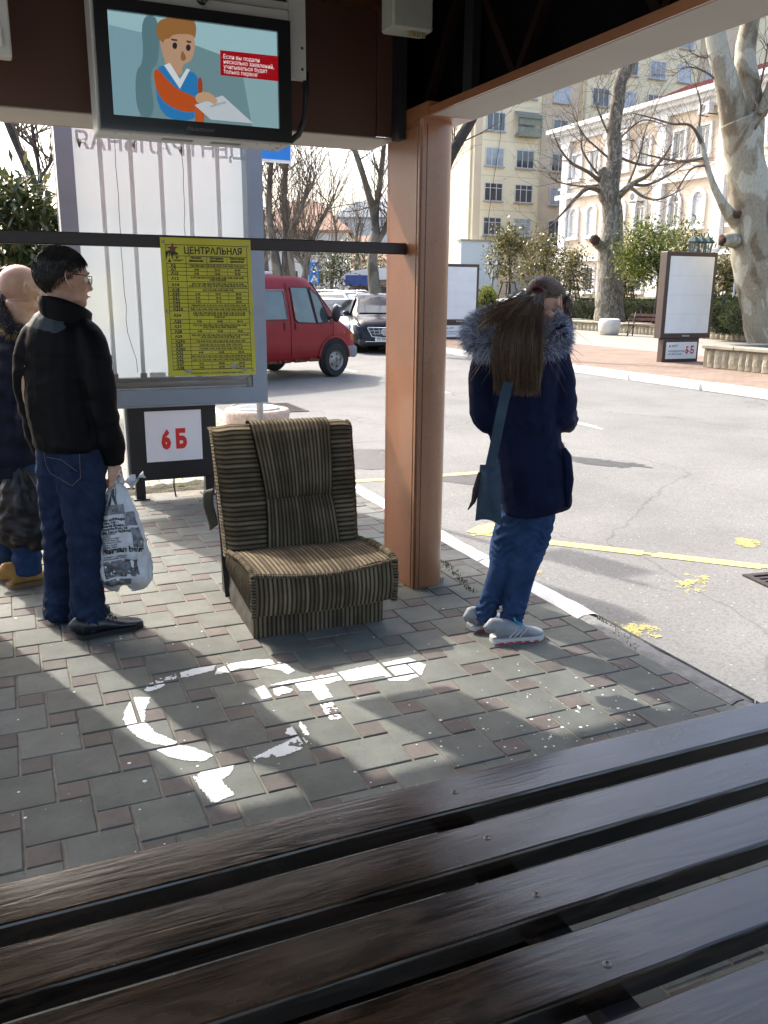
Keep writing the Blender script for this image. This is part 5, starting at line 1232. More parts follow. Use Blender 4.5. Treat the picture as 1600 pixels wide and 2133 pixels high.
b_ = MB(); TP = [D(*q) for q in tail_c]; TW = [(w_ / ppm(p) * .86, w_ / ppm(p) * .34) for p, w_ in zip(TP, tail_w)]
b_.tube(TP[:5], [(a * .72, b * .85) for a, b in TW[:5]], 18, up=lat_g); me = union(b_, .007, 5); wear('ponytail', me, hair_m, woman)
hs_ = MB()
for i in range(4200):
    a = rh.uniform(0, 2 * math.pi); rad = math.sqrt(rh.uniform(.35, 1.0)) * (1 + .22 * abs(rh.gauss(0, .5))); lx, ly = math.cos(a) * rad, math.sin(a) * rad; pts = []; end = rh.uniform(.72, 1.07); wv = rh.gauss(0, .007); ph = rh.uniform(0, 6)
    for j in range(9):
        t = min(1, j / 8 * end) * 5; i0 = min(4, int(t)); fr = t - i0; p = TP[i0].lerp(TP[i0 + 1], fr); w_ = [lerp(TW[i0][x], TW[i0 + 1][x], fr) for x in (0, 1)]
        if j == 8 and end > 1: p = p - Vector((0, 0, .05 * (end - 1) * 10))
        sp = 1 + .10 * (j / 8) ** 2; pts.append(p + lat_g * (lx * w_[0] * sp * 1.02 + wv * math.sin(j * .9 + ph)) - fac_g * (ly * w_[1] * 1.05) + Vector((0, 0, -.0)))
    hs_.tube(pts, [.0009] * 8 + [.0004], 3, caps=False)
for i in range(170):      # hair swept over the hood on her left
    p0 = D(1112 + rh.uniform(-10, 6), 622 + rh.uniform(-6, 10), GD - .13); p3 = D(rh.uniform(985, 1045), rh.uniform(648, 690), GD - rh.uniform(.10, .17)); m1 = p0.lerp(p3, .45) + Vector((0, 0, rh.uniform(.0, .03))) - fac_g * .05
    hs_.tube([p0, p0.lerp(m1, .5) + Z_ * .008, m1, m1.lerp(p3, .5) - fac_g * .015, p3], [.0014] * 4 + [.0005], 3, caps=False)
for i in range(70):       # loose strands over the shoulder and hood
    p0 = TP[1].lerp(TP[2], rh.random()); sd_ = rh.choice((-1, -1, 1)); p3 = p0 + lat_g * (sd_ * rh.uniform(.08, .26)) + Vector((0, 0, rh.uniform(-.34, -.02))) - fac_g * rh.uniform(-.02, .06)
    m1 = p0.lerp(p3, .35) + Vector((0, 0, rh.uniform(0, .05))) - fac_g * .03; hs_.tube([p0, p0.lerp(m1, .5) + Z_ * .01, m1, m1.lerp(p3, .5), p3], [.0011] * 4 + [.0004], 3, caps=False)
hs_.build('ponytail_strands', hair_s, woman, smooth=True, kind='stuff')
b_ = MB(); tn = (TP[1] - TP[0]).normalized(); o1 = tn.orthogonal().normalized(); o2 = tn.cross(o1)
b_.tube([tie + tn * .008 + (o1 * math.cos(a) + o2 * math.sin(a)) * .020 for a in [2 * math.pi * i / 20 for i in range(21)]], [.0075 + .0018 * math.sin(i * 2.1) for i in range(21)], 8, caps=False); b_.build('hair_tie', cloth('burgundy_knit', (.05, .010, .018), (.10, .02, .035), bump=.003, bscale=200), woman, smooth=True)
# trainers
grey_sh = M('trainer_grey', (.17, .18, .19), rough=.6, col2=(.28, .29, .30), scale=18, bump=.0015, bscale=160); sole_w = M('trainer_sole', (.50, .50, .49), rough=.6, var=.08)
for (hp, tp) in (((1022, 1337), (1130, 1326)), ((978, 1312), (1046, 1294))):
    o_, f_, l_, L_ = shoe('trainer', G(*hp), G(*tp), woman, grey_sh, sole_w, h=.098)
    hh = G(*hp); lc = MB()
    for j in range(6):
        t = .42 + .055 * j; z_ = .106 - .0125 * j; c_ = hh + f_ * (t * L_); lc.tube([c_ + l_ * .026 + Z_ * (z_ - .008), c_ + Z_ * (z_ + .006), c_ - l_ * .026 + Z_ * (z_ - .008)], .0042, 6)
    lc.build('laces', M('lace_turquoise', (.0, .30, .42), rough=.7), o_, smooth=True)
    rd = MB()
    for j in range(5):
        c_ = hh + f_ * ((.12 + .17 * j) * L_) + l_ * .0475 + Z_ * .0045; rd.box((c_.x - .014, c_.y - .003, c_.z - .004), (c_.x + .014, c_.y + .003, c_.z + .005))
    rd.build('sole_studs', M('stud_red', (.5, .04, .05), rough=.6), o_)
    st_ = MB()
    for j in range(3):
        c_ = hh + f_ * ((.36 + .10 * j) * L_) + l_ * .043 + Z_ * .045; st_.bar(c_ - f_ * .022 - Z_ * .016, c_ + f_ * .018 + Z_ * .018 - l_ * .009, .004, .008, up=l_)
    st_.build('side_stripe', M('stripe_pale', (.45, .42, .44), rough=.5), o_)
# her shoulder bag
sb = thing('shoulder_bag', 'slate blue shoulder bag hanging behind the woman in the parka', 'bag')
bag_b = cloth('slate_bag', (.022, .040, .062), (.040, .065, .095), rough=.6, bump=.002, bscale=60)
def bagf(a, b, o=0.0):
    px = lerp(lerp(1000, 990, b), lerp(1042, 1045, b), a) ; py = lerp(968, 1085 + 12 * a - 8 * math.sin(math.pi * a), b)
    return D(px, py, GD - .20 - .045 * math.sin(math.pi * a) * math.sin(math.pi * min(1, b * 1.1)) ** .6 + o)
b_ = MB(); b_.grid(lambda a, b: bagf(a, b), 12, 16); b_.grid(lambda a, b: bagf(1 - a, b, .06 + .045 * math.sin(math.pi * a) * 0), 12, 16)
for k in range(16):
    for s_ in (0, 1): b_.quad(bagf(s_, k / 16), bagf(s_, (k + 1) / 16), bagf(s_, (k + 1) / 16, .06), bagf(s_, k / 16, .06))
for k in range(12):
    for s_ in (0, 1): b_.quad(bagf(k / 12, s_), bagf((k + 1) / 12, s_), bagf((k + 1) / 12, s_, .06), bagf(k / 12, s_, .06))
b_.build('body', bag_b, sb, smooth=True)
b_ = MB(); pts = [D(1018, 985, GD - .215), D(1030, 930, GD - .235), D(1042, 870, GD - .24), D(1054, 815, GD - .235), D(1070, 760, GD - .205), D(1100, 712, GD - .15)]
w_ = .021; vs_ = []
for p in pts: vs_ += [p - lat_g * w_, p + lat_g * w_, p + lat_g * w_ + fac_g * .004, p - lat_g * w_ + fac_g * .004]
b_.add(vs_, [(4 * i + j, 4 * i + (j + 1) % 4, 4 * i + 4 + (j + 1) % 4, 4 * i + 4 + j) for i in range(len(pts) - 1) for j in range(4)]); b_.build('strap', bag_b, sb)
b_ = MB(); b_.tube([D(1004, 985, GD - .2), D(992, 1020, GD - .2), D(986, 1045, GD - .2), D(975, 1062, GD - .2)], [.02, .018, .012, .003], 8, squash=(1, .3)); b_.build('flap_tail', M('flap_dark', (.02, .012, .014)), sb, smooth=True)
# ---------------------------------------------------------------- man with glasses in a black jacket
MD = 3.80
lat_m = Vector((math.cos(R(-52)), math.sin(R(-52)), 0)); fac_m = Vector((-lat_m.y, lat_m.x, 0))
hc = D(133, 582, MD + .02); hf = (fac_m + lat_m * .42 + Vector((0, 0, -.06))).normalized(); hup = Vector((0, 0, 1))
F = Fig(lat_m)
at_m, m3_m = head_shapes(F.mb, hc, hf, hup, 1.06)
F.mb.tube([hc - Z_ * .05 - hf * .028, D(130, 690, MD)], [.052, .058], 16)
F.limb([(132, 650, MD, 38, .9), (130, 720, MD, 66, .55), (132, 800, MD, 64, .6), (142, 900, MD, 54, .65), (148, 960, MD, 56, .65)])
F.limb([(175, 695, MD - .03, 24), (208, 780, MD - .06, 21), (222, 880, MD - .05, 18), (236, 965, MD - .02, 14)])
F.limb([(90, 700, MD, 24), (66, 790, MD, 21), (76, 880, MD + .1, 18), (92, 950, MD + .16, 14)])
F.limb([(128, 950, MD + .03, 44), (124, 1050, MD + .04, 34), (124, 1130, MD + .05, 26), (126, 1220, MD + .07, 20), (126, 1285, MD + .07, 16)])
F.limb([(168, 950, MD - .02, 46), (172, 1050, MD - .04, 36), (178, 1130, MD - .06, 28), (182, 1230, MD - .06, 21), (184, 1300, MD - .06, 16)])
w0 = D(237, 966, MD - .02); fist(F.mb, w0, w0 - Z_ * .1, -fac_m * .2 + lat_m, 1.0, True)
w1 = D(92, 952, MD + .16); fist(F.mb, w1, w1 - Z_ * .1, -lat_m, 1.0, False)
man = wear('person', union(F.mb, .0065, 4), SKIN, None, label='man with dark hair and glasses in a black jacket and jeans, seen from behind', cat='person')
face_details(man, at_m, m3_m, 1.06)
hair_dark = M('dark_hair', (.008, .0065, .006), rough=.5, col2=(.024, .019, .016), scale=60, bump=.003, bscale=140, stretch=(1, 1, .3))
hair_cap(hc, hf, hup, 1.06, lambda az: 1.10 + 1.50 * (1 - math.cos(az)) * .5 - .16 * math.exp(-((abs(math.sin(az)) - 1) / .2) ** 2) + .03 * math.sin(az * 9), .0085, hair_dark, man, noise=.004)
hs_ = MB(); rh = random.Random(77); fu = (hup - hf * hup.dot(hf)).normalized(); rr_ = hf.cross(fu); cc_ = hc + (hf * -.012 + fu * .030) * 1.06
for i in range(3600):
    az = rh.uniform(0, 2 * math.pi); pl = (1.10 + 1.48 * (1 - math.cos(az)) * .5) * math.sqrt(rh.uniform(.0, 1)); d_ = Vector((math.sin(pl) * math.sin(az), math.sin(pl) * math.cos(az), math.cos(pl)))
    e = .010; b0 = cc_ + (rr_ * d_.x * (.077 + e) + hf * d_.y * (.098 + e) + fu * d_.z * (.088 + e)) * 1.06; out = (b0 - cc_).normalized(); dn = (hf * .5 * (1 if pl < .9 else -.15) - fu * (1.0 if pl > .7 else .1) + rr_ * rh.uniform(-.3, .3)); tn = (dn - out * dn.dot(out)).normalized()
    ln = .016 * rh.uniform(.6, 1.3); hs_.tube([b0, b0 + tn * ln * .5 + out * .004, b0 + tn * ln + out * .005], [.0009, .0007, .0003], 3, caps=False)
hs_.build('hair_strands', hair_dark, man, smooth=True, kind='stuff')
gl = MB(); gm = M('spectacle_frame', (.015, .015, .018), rough=.3, metal=.5)
for sx in (-1, 1):
    gl.tube([at_m(sx * .076, -.004, .022), at_m(sx * .074, .05, .020), at_m(sx * .062, .092, .016)], .0018, 6)
    gl.tube([at_m(sx * (.033 + .028 * math.cos(a)), .101 - .008 * abs(math.cos(a)) * (math.cos(a) > 0), .004 + .017 * math.sin(a)) for a in [2 * math.pi * i / 16 for i in range(17)]], .0016, 6, caps=False)
gl.tube([at_m(-.006, .104, .008), at_m(.006, .104, .008)], .0016, 6); sp_ = gl.build('spectacles', gm, man, smooth=True)
gl = MB()
for sx in (-1, 1): gl.add([at_m(sx * (.033 + .027 * math.cos(a)), .1005 - .008 * abs(math.cos(a)) * (math.cos(a) > 0), .004 + .016 * math.sin(a)) for a in [2 * math.pi * i / 16 for i in range(16)]], [tuple(range(16))])
gl.build('lenses', glass('spectacle_lens', (.85, .9, .9), .02, .12), sp_)
# jeans
F = Fig(lat_m)
F.limb([(132, 915, MD + .02, 60, .8), (128, 980, MD + .03, 54, .9), (124, 1050, MD + .05, 42), (124, 1120, MD + .05, 34), (124, 1200, MD + .07, 31), (124, 1265, MD + .07, 31), (122, 1288, MD + .07, 30)])
F.limb([(166, 915, MD - .01, 62, .8), (168, 980, MD - .03, 56, .9), (174, 1050, MD - .05, 46), (178, 1120, MD - .06, 38), (180, 1200, MD - .06, 34), (184, 1265, MD - .06, 37), (186, 1306, MD - .06, 38)])
me = union(F.mb, .007, 5)
fold(me, lambda c, n: .004 * fbm((c.x * 10, c.y * 10, c.z * 5)) + .006 * math.exp(-((c.z - .08) / .07) ** 2) * math.sin(c.z * 110 + 8 * fbm((c.x * 8, c.y * 8, c.z * 3))) + .005 * math.exp(-((c.z - .45) / .12) ** 2) * math.sin(c.z * 90 + 7 * fbm((c.x * 7, c.y * 7, 1))) + .004 * math.exp(-((c.z - .72) / .1) ** 2) * math.sin(c.z * 70 + c.x * 60))
jn = wear('jeans', me, jeans_m, man)
st_ = M('jeans_stitch', (.16, .14, .12), rough=.8)
def pocket(q, dist):
    """stitched outline laid on the seat of the jeans"""
    b_ = MB()
    from mathutils.bvhtree import BVHTree
    bv = BVHTree.FromPolygons([v.co[:] for v in me.vertices], [p.vertices[:] for p in me.polygons])
    def on(px, py):
        d_ = ray(px, py).normalized(); h = bv.ray_cast(CAM, d_); return (h[0] - d_ * .002) if h[0] is not None else None
    for run in q:
        pts = []
        for (x0, y0), (x1, y1) in zip(run[:-1], run[1:]):
            for j in range(8):
                p = on(lerp(x0, x1, j / 8), lerp(y0, y1, j / 8))
                if p is not None: pts.append(p)
        if len(pts) > 2: b_.tube(pts, .0011, 4)
    return b_
pocket([[(90, 933), (165, 936), (168, 996), (150, 1012), (104, 985), (96, 968), (90, 933)], [(96, 952), (128, 958), (166, 986)], [(92, 938), (164, 941)]], 0).build('pocket_stitching', st_, jn)
# jacket
F = Fig(lat_m)
F.limb([(134, 640, MD, 40, .95), (132, 660, MD, 52, .90), (129, 678, MD, 70, .78), (126, 705, MD, 84, .70), (124, 750, MD, 88, .68), (128, 820, MD, 86, .74), (138, 880, MD, 84, .78), (146, 915, MD, 80, .80), (148, 934, MD, 76, .8)])
F.limb([(160, 682, MD - .02, 26), (184, 704, MD - .05, 33), (202, 765, MD - .08, 34), (214, 840, MD - .08, 30), (226, 900, MD - .06, 27), (236, 950, MD - .03, 23), (239, 966, MD - .02, 20)])
F.limb([(100, 682, MD, 26), (74, 704, MD + .02, 32), (60, 765, MD + .03, 33), (66, 840, MD + .08, 29), (82, 910, MD + .14, 25), (92, 945, MD + .16, 21)])
me = union(F.mb, .007, 6)
fold(me, lambda c, n: .005 * fbm((c.x * 6, c.y * 6, c.z * 8)) + .004 * math.sin(c.z * 50 + 20 * c.x + 6 * fbm((c.x * 4, c.y * 4, c.z * 3))) * (c.z < 1.28) * .7 + .008 * math.exp(-((c.z - .885) / .03) ** 2))
jk = wear('jacket', me, [black_jacket, yoke_m], man)
YK = [(38, 664), (62, 634), (88, 616), (106, 640), (130, 662), (137, 684), (116, 694), (84, 686), (56, 680)]; fm_i = []
for p in jk.data.polygons:       # shiny yoke across the shoulder blade
    q = project(p.center); fm_i.append(1 if (p.center - D(128, 720, MD)).dot(_hf) < .0 and in_poly(q[0], q[1], YK) else 0)
jk.data.polygons.foreach_set('material_index', fm_i)
b_ = MB(); cp_ = D(138, 668, MD)        # stand collar
b_.grid(lambda a, b: cp_ + (lat_m * math.sin(2 * math.pi * a) * (.098 + .012 * b) - fac_m * math.cos(2 * math.pi * a) * (.098 + .012 * b)) + Z_ * (-.045 + .105 * b + .045 * math.cos(2 * math.pi * a) * b), 40, 5)
o_ = b_.build('collar', black_jacket, jk, smooth=True); sd = o_.modifiers.new('t', 'SOLIDIFY'); sd.thickness = .012
# shoes
sole_k = M('sole_black', (.008, .008, .008), rough=.7)
for hp, tp in (((160, 1331), (297, 1302)), ((108, 1297), (228, 1272))):
    o_, f_, l_, L_ = shoe('shoe', G(*hp), G(*tp), man, shoe_black, sole_k, h=.09, w=.05)
    lc = MB(); hh = G(*hp)
    for j in range(4):
        c_ = hh + f_ * ((.44 + .05 * j) * L_); z_ = .098 - .010 * j; lc.tube([c_ + l_ * .022 + Z_ * (z_ - .008), c_ + Z_ * (z_ + .004), c_ - l_ * .022 + Z_ * (z_ - .008)], .003, 5)
    lc.build('laces', sole_k, o_, smooth=True)
# ---------------------------------------------------------------- bald man behind him, half out of the picture
BD = 4.42
lat_b = Vector((math.cos(R(-48)), math.sin(R(-48)), 0)); fac_b = Vector((-lat_b.y, lat_b.x, 0))
hc = D(46, 604, BD); hf = (fac_b + lat_b * .40 + Z_ * -.05).normalized()
F = Fig(lat_b)
at_b, m3_b = head_shapes(F.mb, hc, hf, Z_, 1.03)
F.mb.tube([hc - Z_ * .05 - hf * .025, D(44, 690, BD)], [.066, .072], 16)
F.limb([(44, 660, BD, 36, .9), (30, 720, BD, 64, .65), (26, 800, BD, 66, .7), (26, 900, BD, 60, .8)])
F.limb([(72, 700, BD - .1, 20), (64, 800, BD - .12, 17), (50, 880, BD - .10, 15), (38, 938, BD - .08, 12)])
F.limb([(-30, 700, BD, 20), (-40, 800, BD, 17), (-38, 880, BD, 15), (-36, 938, BD, 12)])
F.limb([(6, 900, BD + .04, 34), (10, 1040, BD + .05, 26), (14, 1130, BD + .06, 20), (18, 1190, BD + .06, 14)])
F.limb([(48, 900, BD - .02, 36), (54, 1040, BD - .03, 27), (56, 1130, BD - .03, 20), (58, 1190, BD - .03, 14)])
wb = D(37, 936, BD - .08); fist(F.mb, wb, wb - Z_ * .1, -fac_b * .9 + lat_b * .3, 1.0, True)
wc = D(-36, 936, BD); fist(F.mb, wc, wc - Z_ * .1, -lat_b, 1.0, False)
SKB = M('skin_pale', (.43, .28, .22), rough=.45, col2=(.54, .37, .30), scale=26, bump=.001, bscale=220, spec=.4)
bald = wear('person', union(F.mb, .007, 4), SKB, None, label='bald man in a dark fur collared parka and tan boots, holding a black bag', cat='person')
face_details(bald, at_b, m3_b, 1.03)
F = Fig(lat_b)
F.limb([(20, 690, BD, 50, .85), (22, 725, BD, 78, .72), (22, 800, BD, 80, .76), (22, 880, BD, 76, .82), (22, 950, BD, 74, .84), (22, 985, BD, 70, .84)])
F.limb([(72, 705, BD - .08, 29), (72, 790, BD - .12, 27), (60, 870, BD - .11, 25), (46, 920, BD - .09, 22), (40, 938, BD - .08, 20)])
F.limb([(-30, 705, BD, 29), (-40, 800, BD, 27), (-40, 880, BD, 24), (-36, 935, BD, 20)])
me = union(F.mb, .008, 6)
fold(me, lambda c, n: .006 * fbm((c.x * 6, c.y * 6, c.z * 7)) + .006 * math.sin(c.z * 62 + 3 * fbm((c.x * 4, c.y * 4, c.z * 2))))
pk_ = wear('parka', me, cloth('dark_parka', (.006, .008, .018), (.011, .014, .030), rough=.6, bump=.004, bscale=16), bald)
F = Fig(lat_b)
F.limb([(8, 960, BD + .03, 42), (10, 1060, BD + .05, 34), (14, 1140, BD + .06, 28), (18, 1188, BD + .06, 26)])
F.limb([(50, 960, BD - .02, 44), (54, 1060, BD - .03, 36), (56, 1140, BD - .03, 30), (58, 1194, BD - .03, 28)])
me = union(F.mb, .008, 5); fold(me, lambda c, n: .005 * fbm((c.x * 10, c.y * 10, c.z * 6)) + .005 * math.exp(-((c.z - .2) / .1) ** 2) * math.sin(c.z * 90)); wear('jeans', me, jeans_b, bald)
tan_boot = M('tan_nubuck', (.32, .17, .045), rough=.75, col2=(.44, .25, .08), scale=18, bump=.002, bscale=120)
for hp, tp in (((16, 1226), (112, 1206)), ((-40, 1206), (56, 1186))):
    shoe('boot', G(*hp), G(*tp), bald, tan_boot, M('boot_sole', (.16, .10, .05), rough=.8), h=.125, w=.052)
fur = MB(); rf = random.Random(5); pts = [D(*q) for q in ((-10, 610, BD), (-2, 640, BD - .06), (8, 665, BD - .10), (24, 685, BD - .13), (44, 690, BD - .10), (-20, 650, BD - .02))]
for i in range(5):
    for q in range(420):
        p = pts[i].lerp(pts[i + 1], rf.random()) if i < 4 else pts[0].lerp(pts[5], rf.random())
        d_ = Vector((rf.uniform(-1, 1), rf.uniform(-1, 1), rf.uniform(-1, 1))).normalized(); b0 = p + d_ * .028; ln = rf.uniform(.02, .045); p2 = b0 + d_ * ln + Vector((0, 0, -.012)); s_ = d_.orthogonal().normalized() * .0016
        fur.add([b0 - s_, b0 + s_, b0.lerp(p2, .5) + s_ * .8, b0.lerp(p2, .5) - s_ * .8, p2], [(0, 1, 2, 3), (3, 2, 4)])
ff = M('sandy_fur', (.12, .085, .04), rough=.85); hair_rand(ff, [(0, (.05, .034, .016)), (.5, (.16, .115, .055)), (1, (.36, .28, .16))])
fur.build('fur_collar', ff, pk_, kind='stuff')
b_ = MB(); b_.tube(pts[:5], .04, 10); b_.build('collar_lining', M('dark_parka', (.006, .008, .018)), pk_, smooth=True)
# ---------------------------------------------------------------- carrier bags
def bag_surface(top, hgt, hw, dp, lat, fac, seed, sag=.55, crump=.012):
    """full carrier bag hanging from a knot: a = round it, b = from the knot down"""
    def f(a, b):
        an = 2 * math.pi * a; r_ = (math.sin(math.pi * min(1, b * .62 + .02)) ** .75) if b < .86 else (math.sin(math.pi * (.86 * .62 + .02)) ** .75) * (1 - ((b - .86) / .14) ** 2 * .92) ** .5
        x, y = math.cos(an) * hw * r_, math.sin(an) * dp * r_; c = crump * (fbm((math.cos(an) * 2.2, math.sin(an) * 2.2, b * 5), 1.0, seed) + .6 * fbm((math.cos(an) * 6, math.sin(an) * 6, b * 11), 1.0, seed + 3)) * (.5 + b)
        pl = .007 * math.sin(an * 11 + seed) * max(0, .4 - b) / .4
        return Vector(top) + lat * (x * (1 + pl * 8) + c * math.cos(an)) + fac * (y + c * math.sin(an)) - Z_ * (hgt * b + .02 * math.sin(an * 2 + seed) * b)
    return f
camlat = _x0; camf = _hf
nb_f = bag_surface(D(244, 1003, MD - .02), .505, .125, .085, camlat, -camf, 2.0)
nbag = thing('newspaper_print_bag', 'carrier bag printed with newspaper pages held by the man in glasses', 'carrier bag')
paper = M('bag_newsprint', (.46, .48, .52), rough=.32, col2=(.62, .64, .66), scale=9, bump=.004, bscale=26, coat=.3); pink = M('bag_ink', (.012, .012, .016), rough=.35, var=.1, coat=.2)
b_ = MB(); b_.grid(nb_f, 56, 44); bb = b_.build('bag_body', paper, nbag, smooth=True)
def onbag(x, y, off=.0025):
    """x: metres round the front from its middle, y: metres down"""
    a = .25 + x / .66; b = y / .505
    p = nb_f(a, b); n = (nb_f(a + .004, b) - nb_f(a - .004, b)).cross(nb_f(a, min(1, b + .004)) - nb_f(a, max(0, b - .004))).normalized()
    ctr = D(244, 1003, MD - .02) - Z_ * y
    if n.dot(p - ctr) < 0: n = -n
    return p + n * off
def bagtext(mb, body, size, x, y, **kw):
    vs_, fs_ = text_mesh(body, size, 'LEFT', **kw); mb.add([onbag(-(x + px), y - py + .10 * 0 - .06 * px, .0032) for px, py in vs_], fs_)
inkb = MB()
bagtext(inkb, 'Human being', .040, -.058, .325, bold=.0012, width=.85)
bagtext(inkb, 'There are 5 boroughs\nin New York —\nManhattan, Brooklyn,\nQueens, the Bronx, and\nStaten Island or Richmond', .0165, -.070, .175, bold=.0008, width=.78, line=.85)
bagtext(inkb, 'For many years\nthis city is\nthe home for poor\nand rich, many of\nthem dreamers who\nwanted to see it\nand to find here\nnew adventures and\ntry their luck', .0115, -.062, .238, bold=.0003, width=.9, line=.88)
bagtext(inkb, 'companies in the world,\nand a thousand others', .0105, -.055, .345, bold=.0003)
bagtext(inkb, 'N', .095, -.058, .100, bold=.004)
inkb.build('bag_print', pink, bb, kind='stuff')
gp_ = M('bag_photo_grey', (.045, .045, .055), rough=.35, col2=(.26, .27, .30), scale=45, coat=.2); gd_ = M('bag_photo_dark', (.010, .010, .012), rough=.35, col2=(.16, .16, .18), scale=38, coat=.2)
ph = MB(); ph2 = MB()
def bagrect(mb, x0, y0, x1, y1):
    mb.grid(lambda a, b: onbag(-lerp(x0, x1, a), lerp(y0, y1, b) - .06 * lerp(x0, x1, a), .0022), 8, 8)
for r_ in ((-.075, .10, .055, .145), (.045, .138, .12, .20), (.07, .21, .125, .30), (-.155, .16, -.085, .345), (-.15, .05, -.09, .12)): bagrect(ph, *r_)
for r_ in ((-.052, .36, .085, .44), (-.15, .36, -.07, .46), (-.06, .45, .05, .485)): bagrect(ph2, *r_)
ph.build('bag_photo', gp_, bb, kind='stuff'); ph2.build('bag_photo', gd_, bb, kind='stuff')
b_ = MB(); tp = D(244, 1003, MD - .02); hp = tp + Z_ * .055
for s_ in (-1, 1):
    b_.grid(lambda a, b: tp.lerp(hp, b) + camlat * (s_ * .012 + (a - .5) * .05 * (1.1 - b) + .008 * math.sin(b * 9 + a * 5)) - camf * (.02 * s_ * (1 - b) + .01 * math.sin(a * 9)), 8, 8)
tp2 = tp + camlat * .03
b_.grid(lambda a, b: tp2 + camlat * (.02 + .06 * b + (a - .5) * .05) + Z_ * (.03 * b + .02 * math.sin(a * 7 + b * 3) - .02 * (1 - b)) - camf * (.02 * math.sin(a * 9)), 8, 8)
b_.build('gathered_handle', paper, nbag, smooth=True)
kb_f = bag_surface(D(38, 958, BD - .10), .47, .150, .10, camlat, -camf, 7.0, crump=.016)
b_ = MB(); b_.grid(kb_f, 48, 40)
kb = thing('black_carrier_bag', 'black plastic carrier bag held by the bald man', 'carrier bag')
bagk = M('black_polythene', (.006, .006, .007), rough=.42, col2=(.007, .007, .009), scale=8, spec=.3)
b_.build('bag_body', bagk, kb, smooth=True)
b_ = MB(); tp = D(38, 958, BD - .10)
for s_ in (-1, 1): b_.tube([tp + camlat * (s_ * .03) - Z_ * .02, tp + camlat * (s_ * .015) + Z_ * .02, tp + Z_ * .045], [(.02, .006), (.014, .005), (.012, .005)], 8, up=camlat)
b_.build('handle', bagk, kb, smooth=True)
# ================================================================ vehicles
rubber = M('tyre_rubber', (.016, .016, .017), rough=.85, var=.2, bump=.002, bscale=80)
chrome = M('chrome', (.55, .56, .58), rough=.18, metal=1.0, var=.05)
rim_m = M('steel_rim', (.30, .30, .30), rough=.45, metal=.7, col2=(.18, .17, .16), scale=14)
under = M('underbody', (.012, .012, .012), rough=.9)
car_glass = M('car_glass', (.02, .026, .028), rough=.06, var=.2, spec=.8, coat=.6)
lamp_cl = M('headlamp_glass', (.62, .66, .70), rough=.12, metal=.3, coat=.8)
amber = M('lamp_amber', (.62, .16, .02), rough=.25); redl = M('lamp_red', (.35, .01, .012), rough=.25)
blackp = M('black_plastic', (.020, .020, .022), rough=.55, var=.15)
def loft(mb, secs, cap=True):
    """secs: (x, half profile [(y, z)...] from the underside to the roof ridge), mirrored"""
    n = len(secs[0][1]); rings = []
    for x, pr in secs:
        full = [(x, y, z) for y, z in pr] + [(x, -y, z) for y, z in pr[::-1]]
        rings.append(full)
    k = len(rings[0]); vs_ = [p for r_ in rings for p in r_]
    fs = [(i * k + j, i * k + (j + 1) % k, (i + 1) * k + (j + 1) % k, (i + 1) * k + j) for i in range(len(rings) - 1) for j in range(k)]
    if cap: fs += [tuple(range(k))[::-1], tuple((len(rings) - 1) * k + j for j in range(k))]
    mb.add(vs_, fs); return mb
def wheel(parent, x, y, r=.33, w=.2, rim=rim_m, spokes=0):
    b_ = MB(); prof = [(r * .62, -w / 2), (r * .93, -w / 2), (r, -w * .32), (r, w * .32), (r * .93, w / 2), (r * .62, w / 2)]
    b_.lathe(prof, 32, cap=False); o = b_.build('wheel', rubber, parent, auto=40); o.rotation_euler.x = R(90); o.location = (x, y, r)
    b_ = MB(); b_.lathe([(r * .64, w * .40), (r * .60, w * .46), (r * .50, w * .30), (r * .30, w * .34), (r * .16, w * .42), (r * .14, w * .30), (.001, w * .30)], 28, cap=False)
    b_.lathe([(r * .64, -w * .40), (r * .60, -w * .46), (r * .50, -w * .30), (r * .30, -w * .34), (r * .16, -w * .42), (r * .14, -w * .30), (.001, -w * .30)], 28, cap=False); h = b_.build('rim', rim, o, auto=40)
    b_ = MB()
    for s in (-1, 1):
        for k in range(5 if spokes == 0 else spokes):
            a = 2 * math.pi * k / (5 if spokes == 0 else spokes); b_.ball((r * .38 * math.cos(a), r * .38 * math.sin(a), s * w * .33), (r * .09, r * .06, .006), 8, 5)
    b_.build('rim_holes', under, o, smooth=True, kind='stuff'); return o
def poly_panel(mb, pts):
    mb.add(pts, [tuple(range(len(pts)))]); return mb
# ---- red van
red = M('van_red', (.20, .008, .013), rough=.4, col2=(.25, .012, .018), scale=2.2, coat=.1, spec=.3, bump=.0008, bscale=60)
van = thing('van', 'faded dark red van with grey bumper and rust along its sill', 'van')
def vp(w, zb, belt, roof, rw):
    return [(0, zb), (w - .06, zb), (w, zb + .10), (w + .012, (zb + belt) * .5), (w, belt), (lerp(w, rw, .55), lerp(belt, roof, .62)), (rw, roof - .10), (rw - .10, roof - .015), (0, roof)]
S_ = [(-2.62, vp(.90, .42, 1.12, 1.86, .76)), (-2.55, vp(.95, .36, 1.15, 1.93, .79)), (-1.0, vp(.965, .34, 1.15, 1.985, .80)), (.55, vp(.965, .34, 1.15, 1.985, .80)), (.82, vp(.965, .34, 1.15, 1.955, .79)), (.96, vp(.965, .34, 1.14, 1.87, .78)), (1.24, vp(.955, .36, 1.13, 1.54, .82)), (1.52, vp(.94, .38, 1.08, 1.20, .84)), (1.78, vp(.92, .38, .97, 1.02, .84)), (1.98, vp(.90, .40, .82, .86, .80)), (2.04, vp(.86, .44, .68, .72, .74))]
b_ = MB(); loft(b_, S_); b_.build('body', red, van, auto=32)
yw = .972
def VY(z): return yw if z < 1.15 else (lerp(.978, .892, (z - 1.15) / .518) if z < 1.668 else lerp(.892, .815, (z - 1.668) / .217))
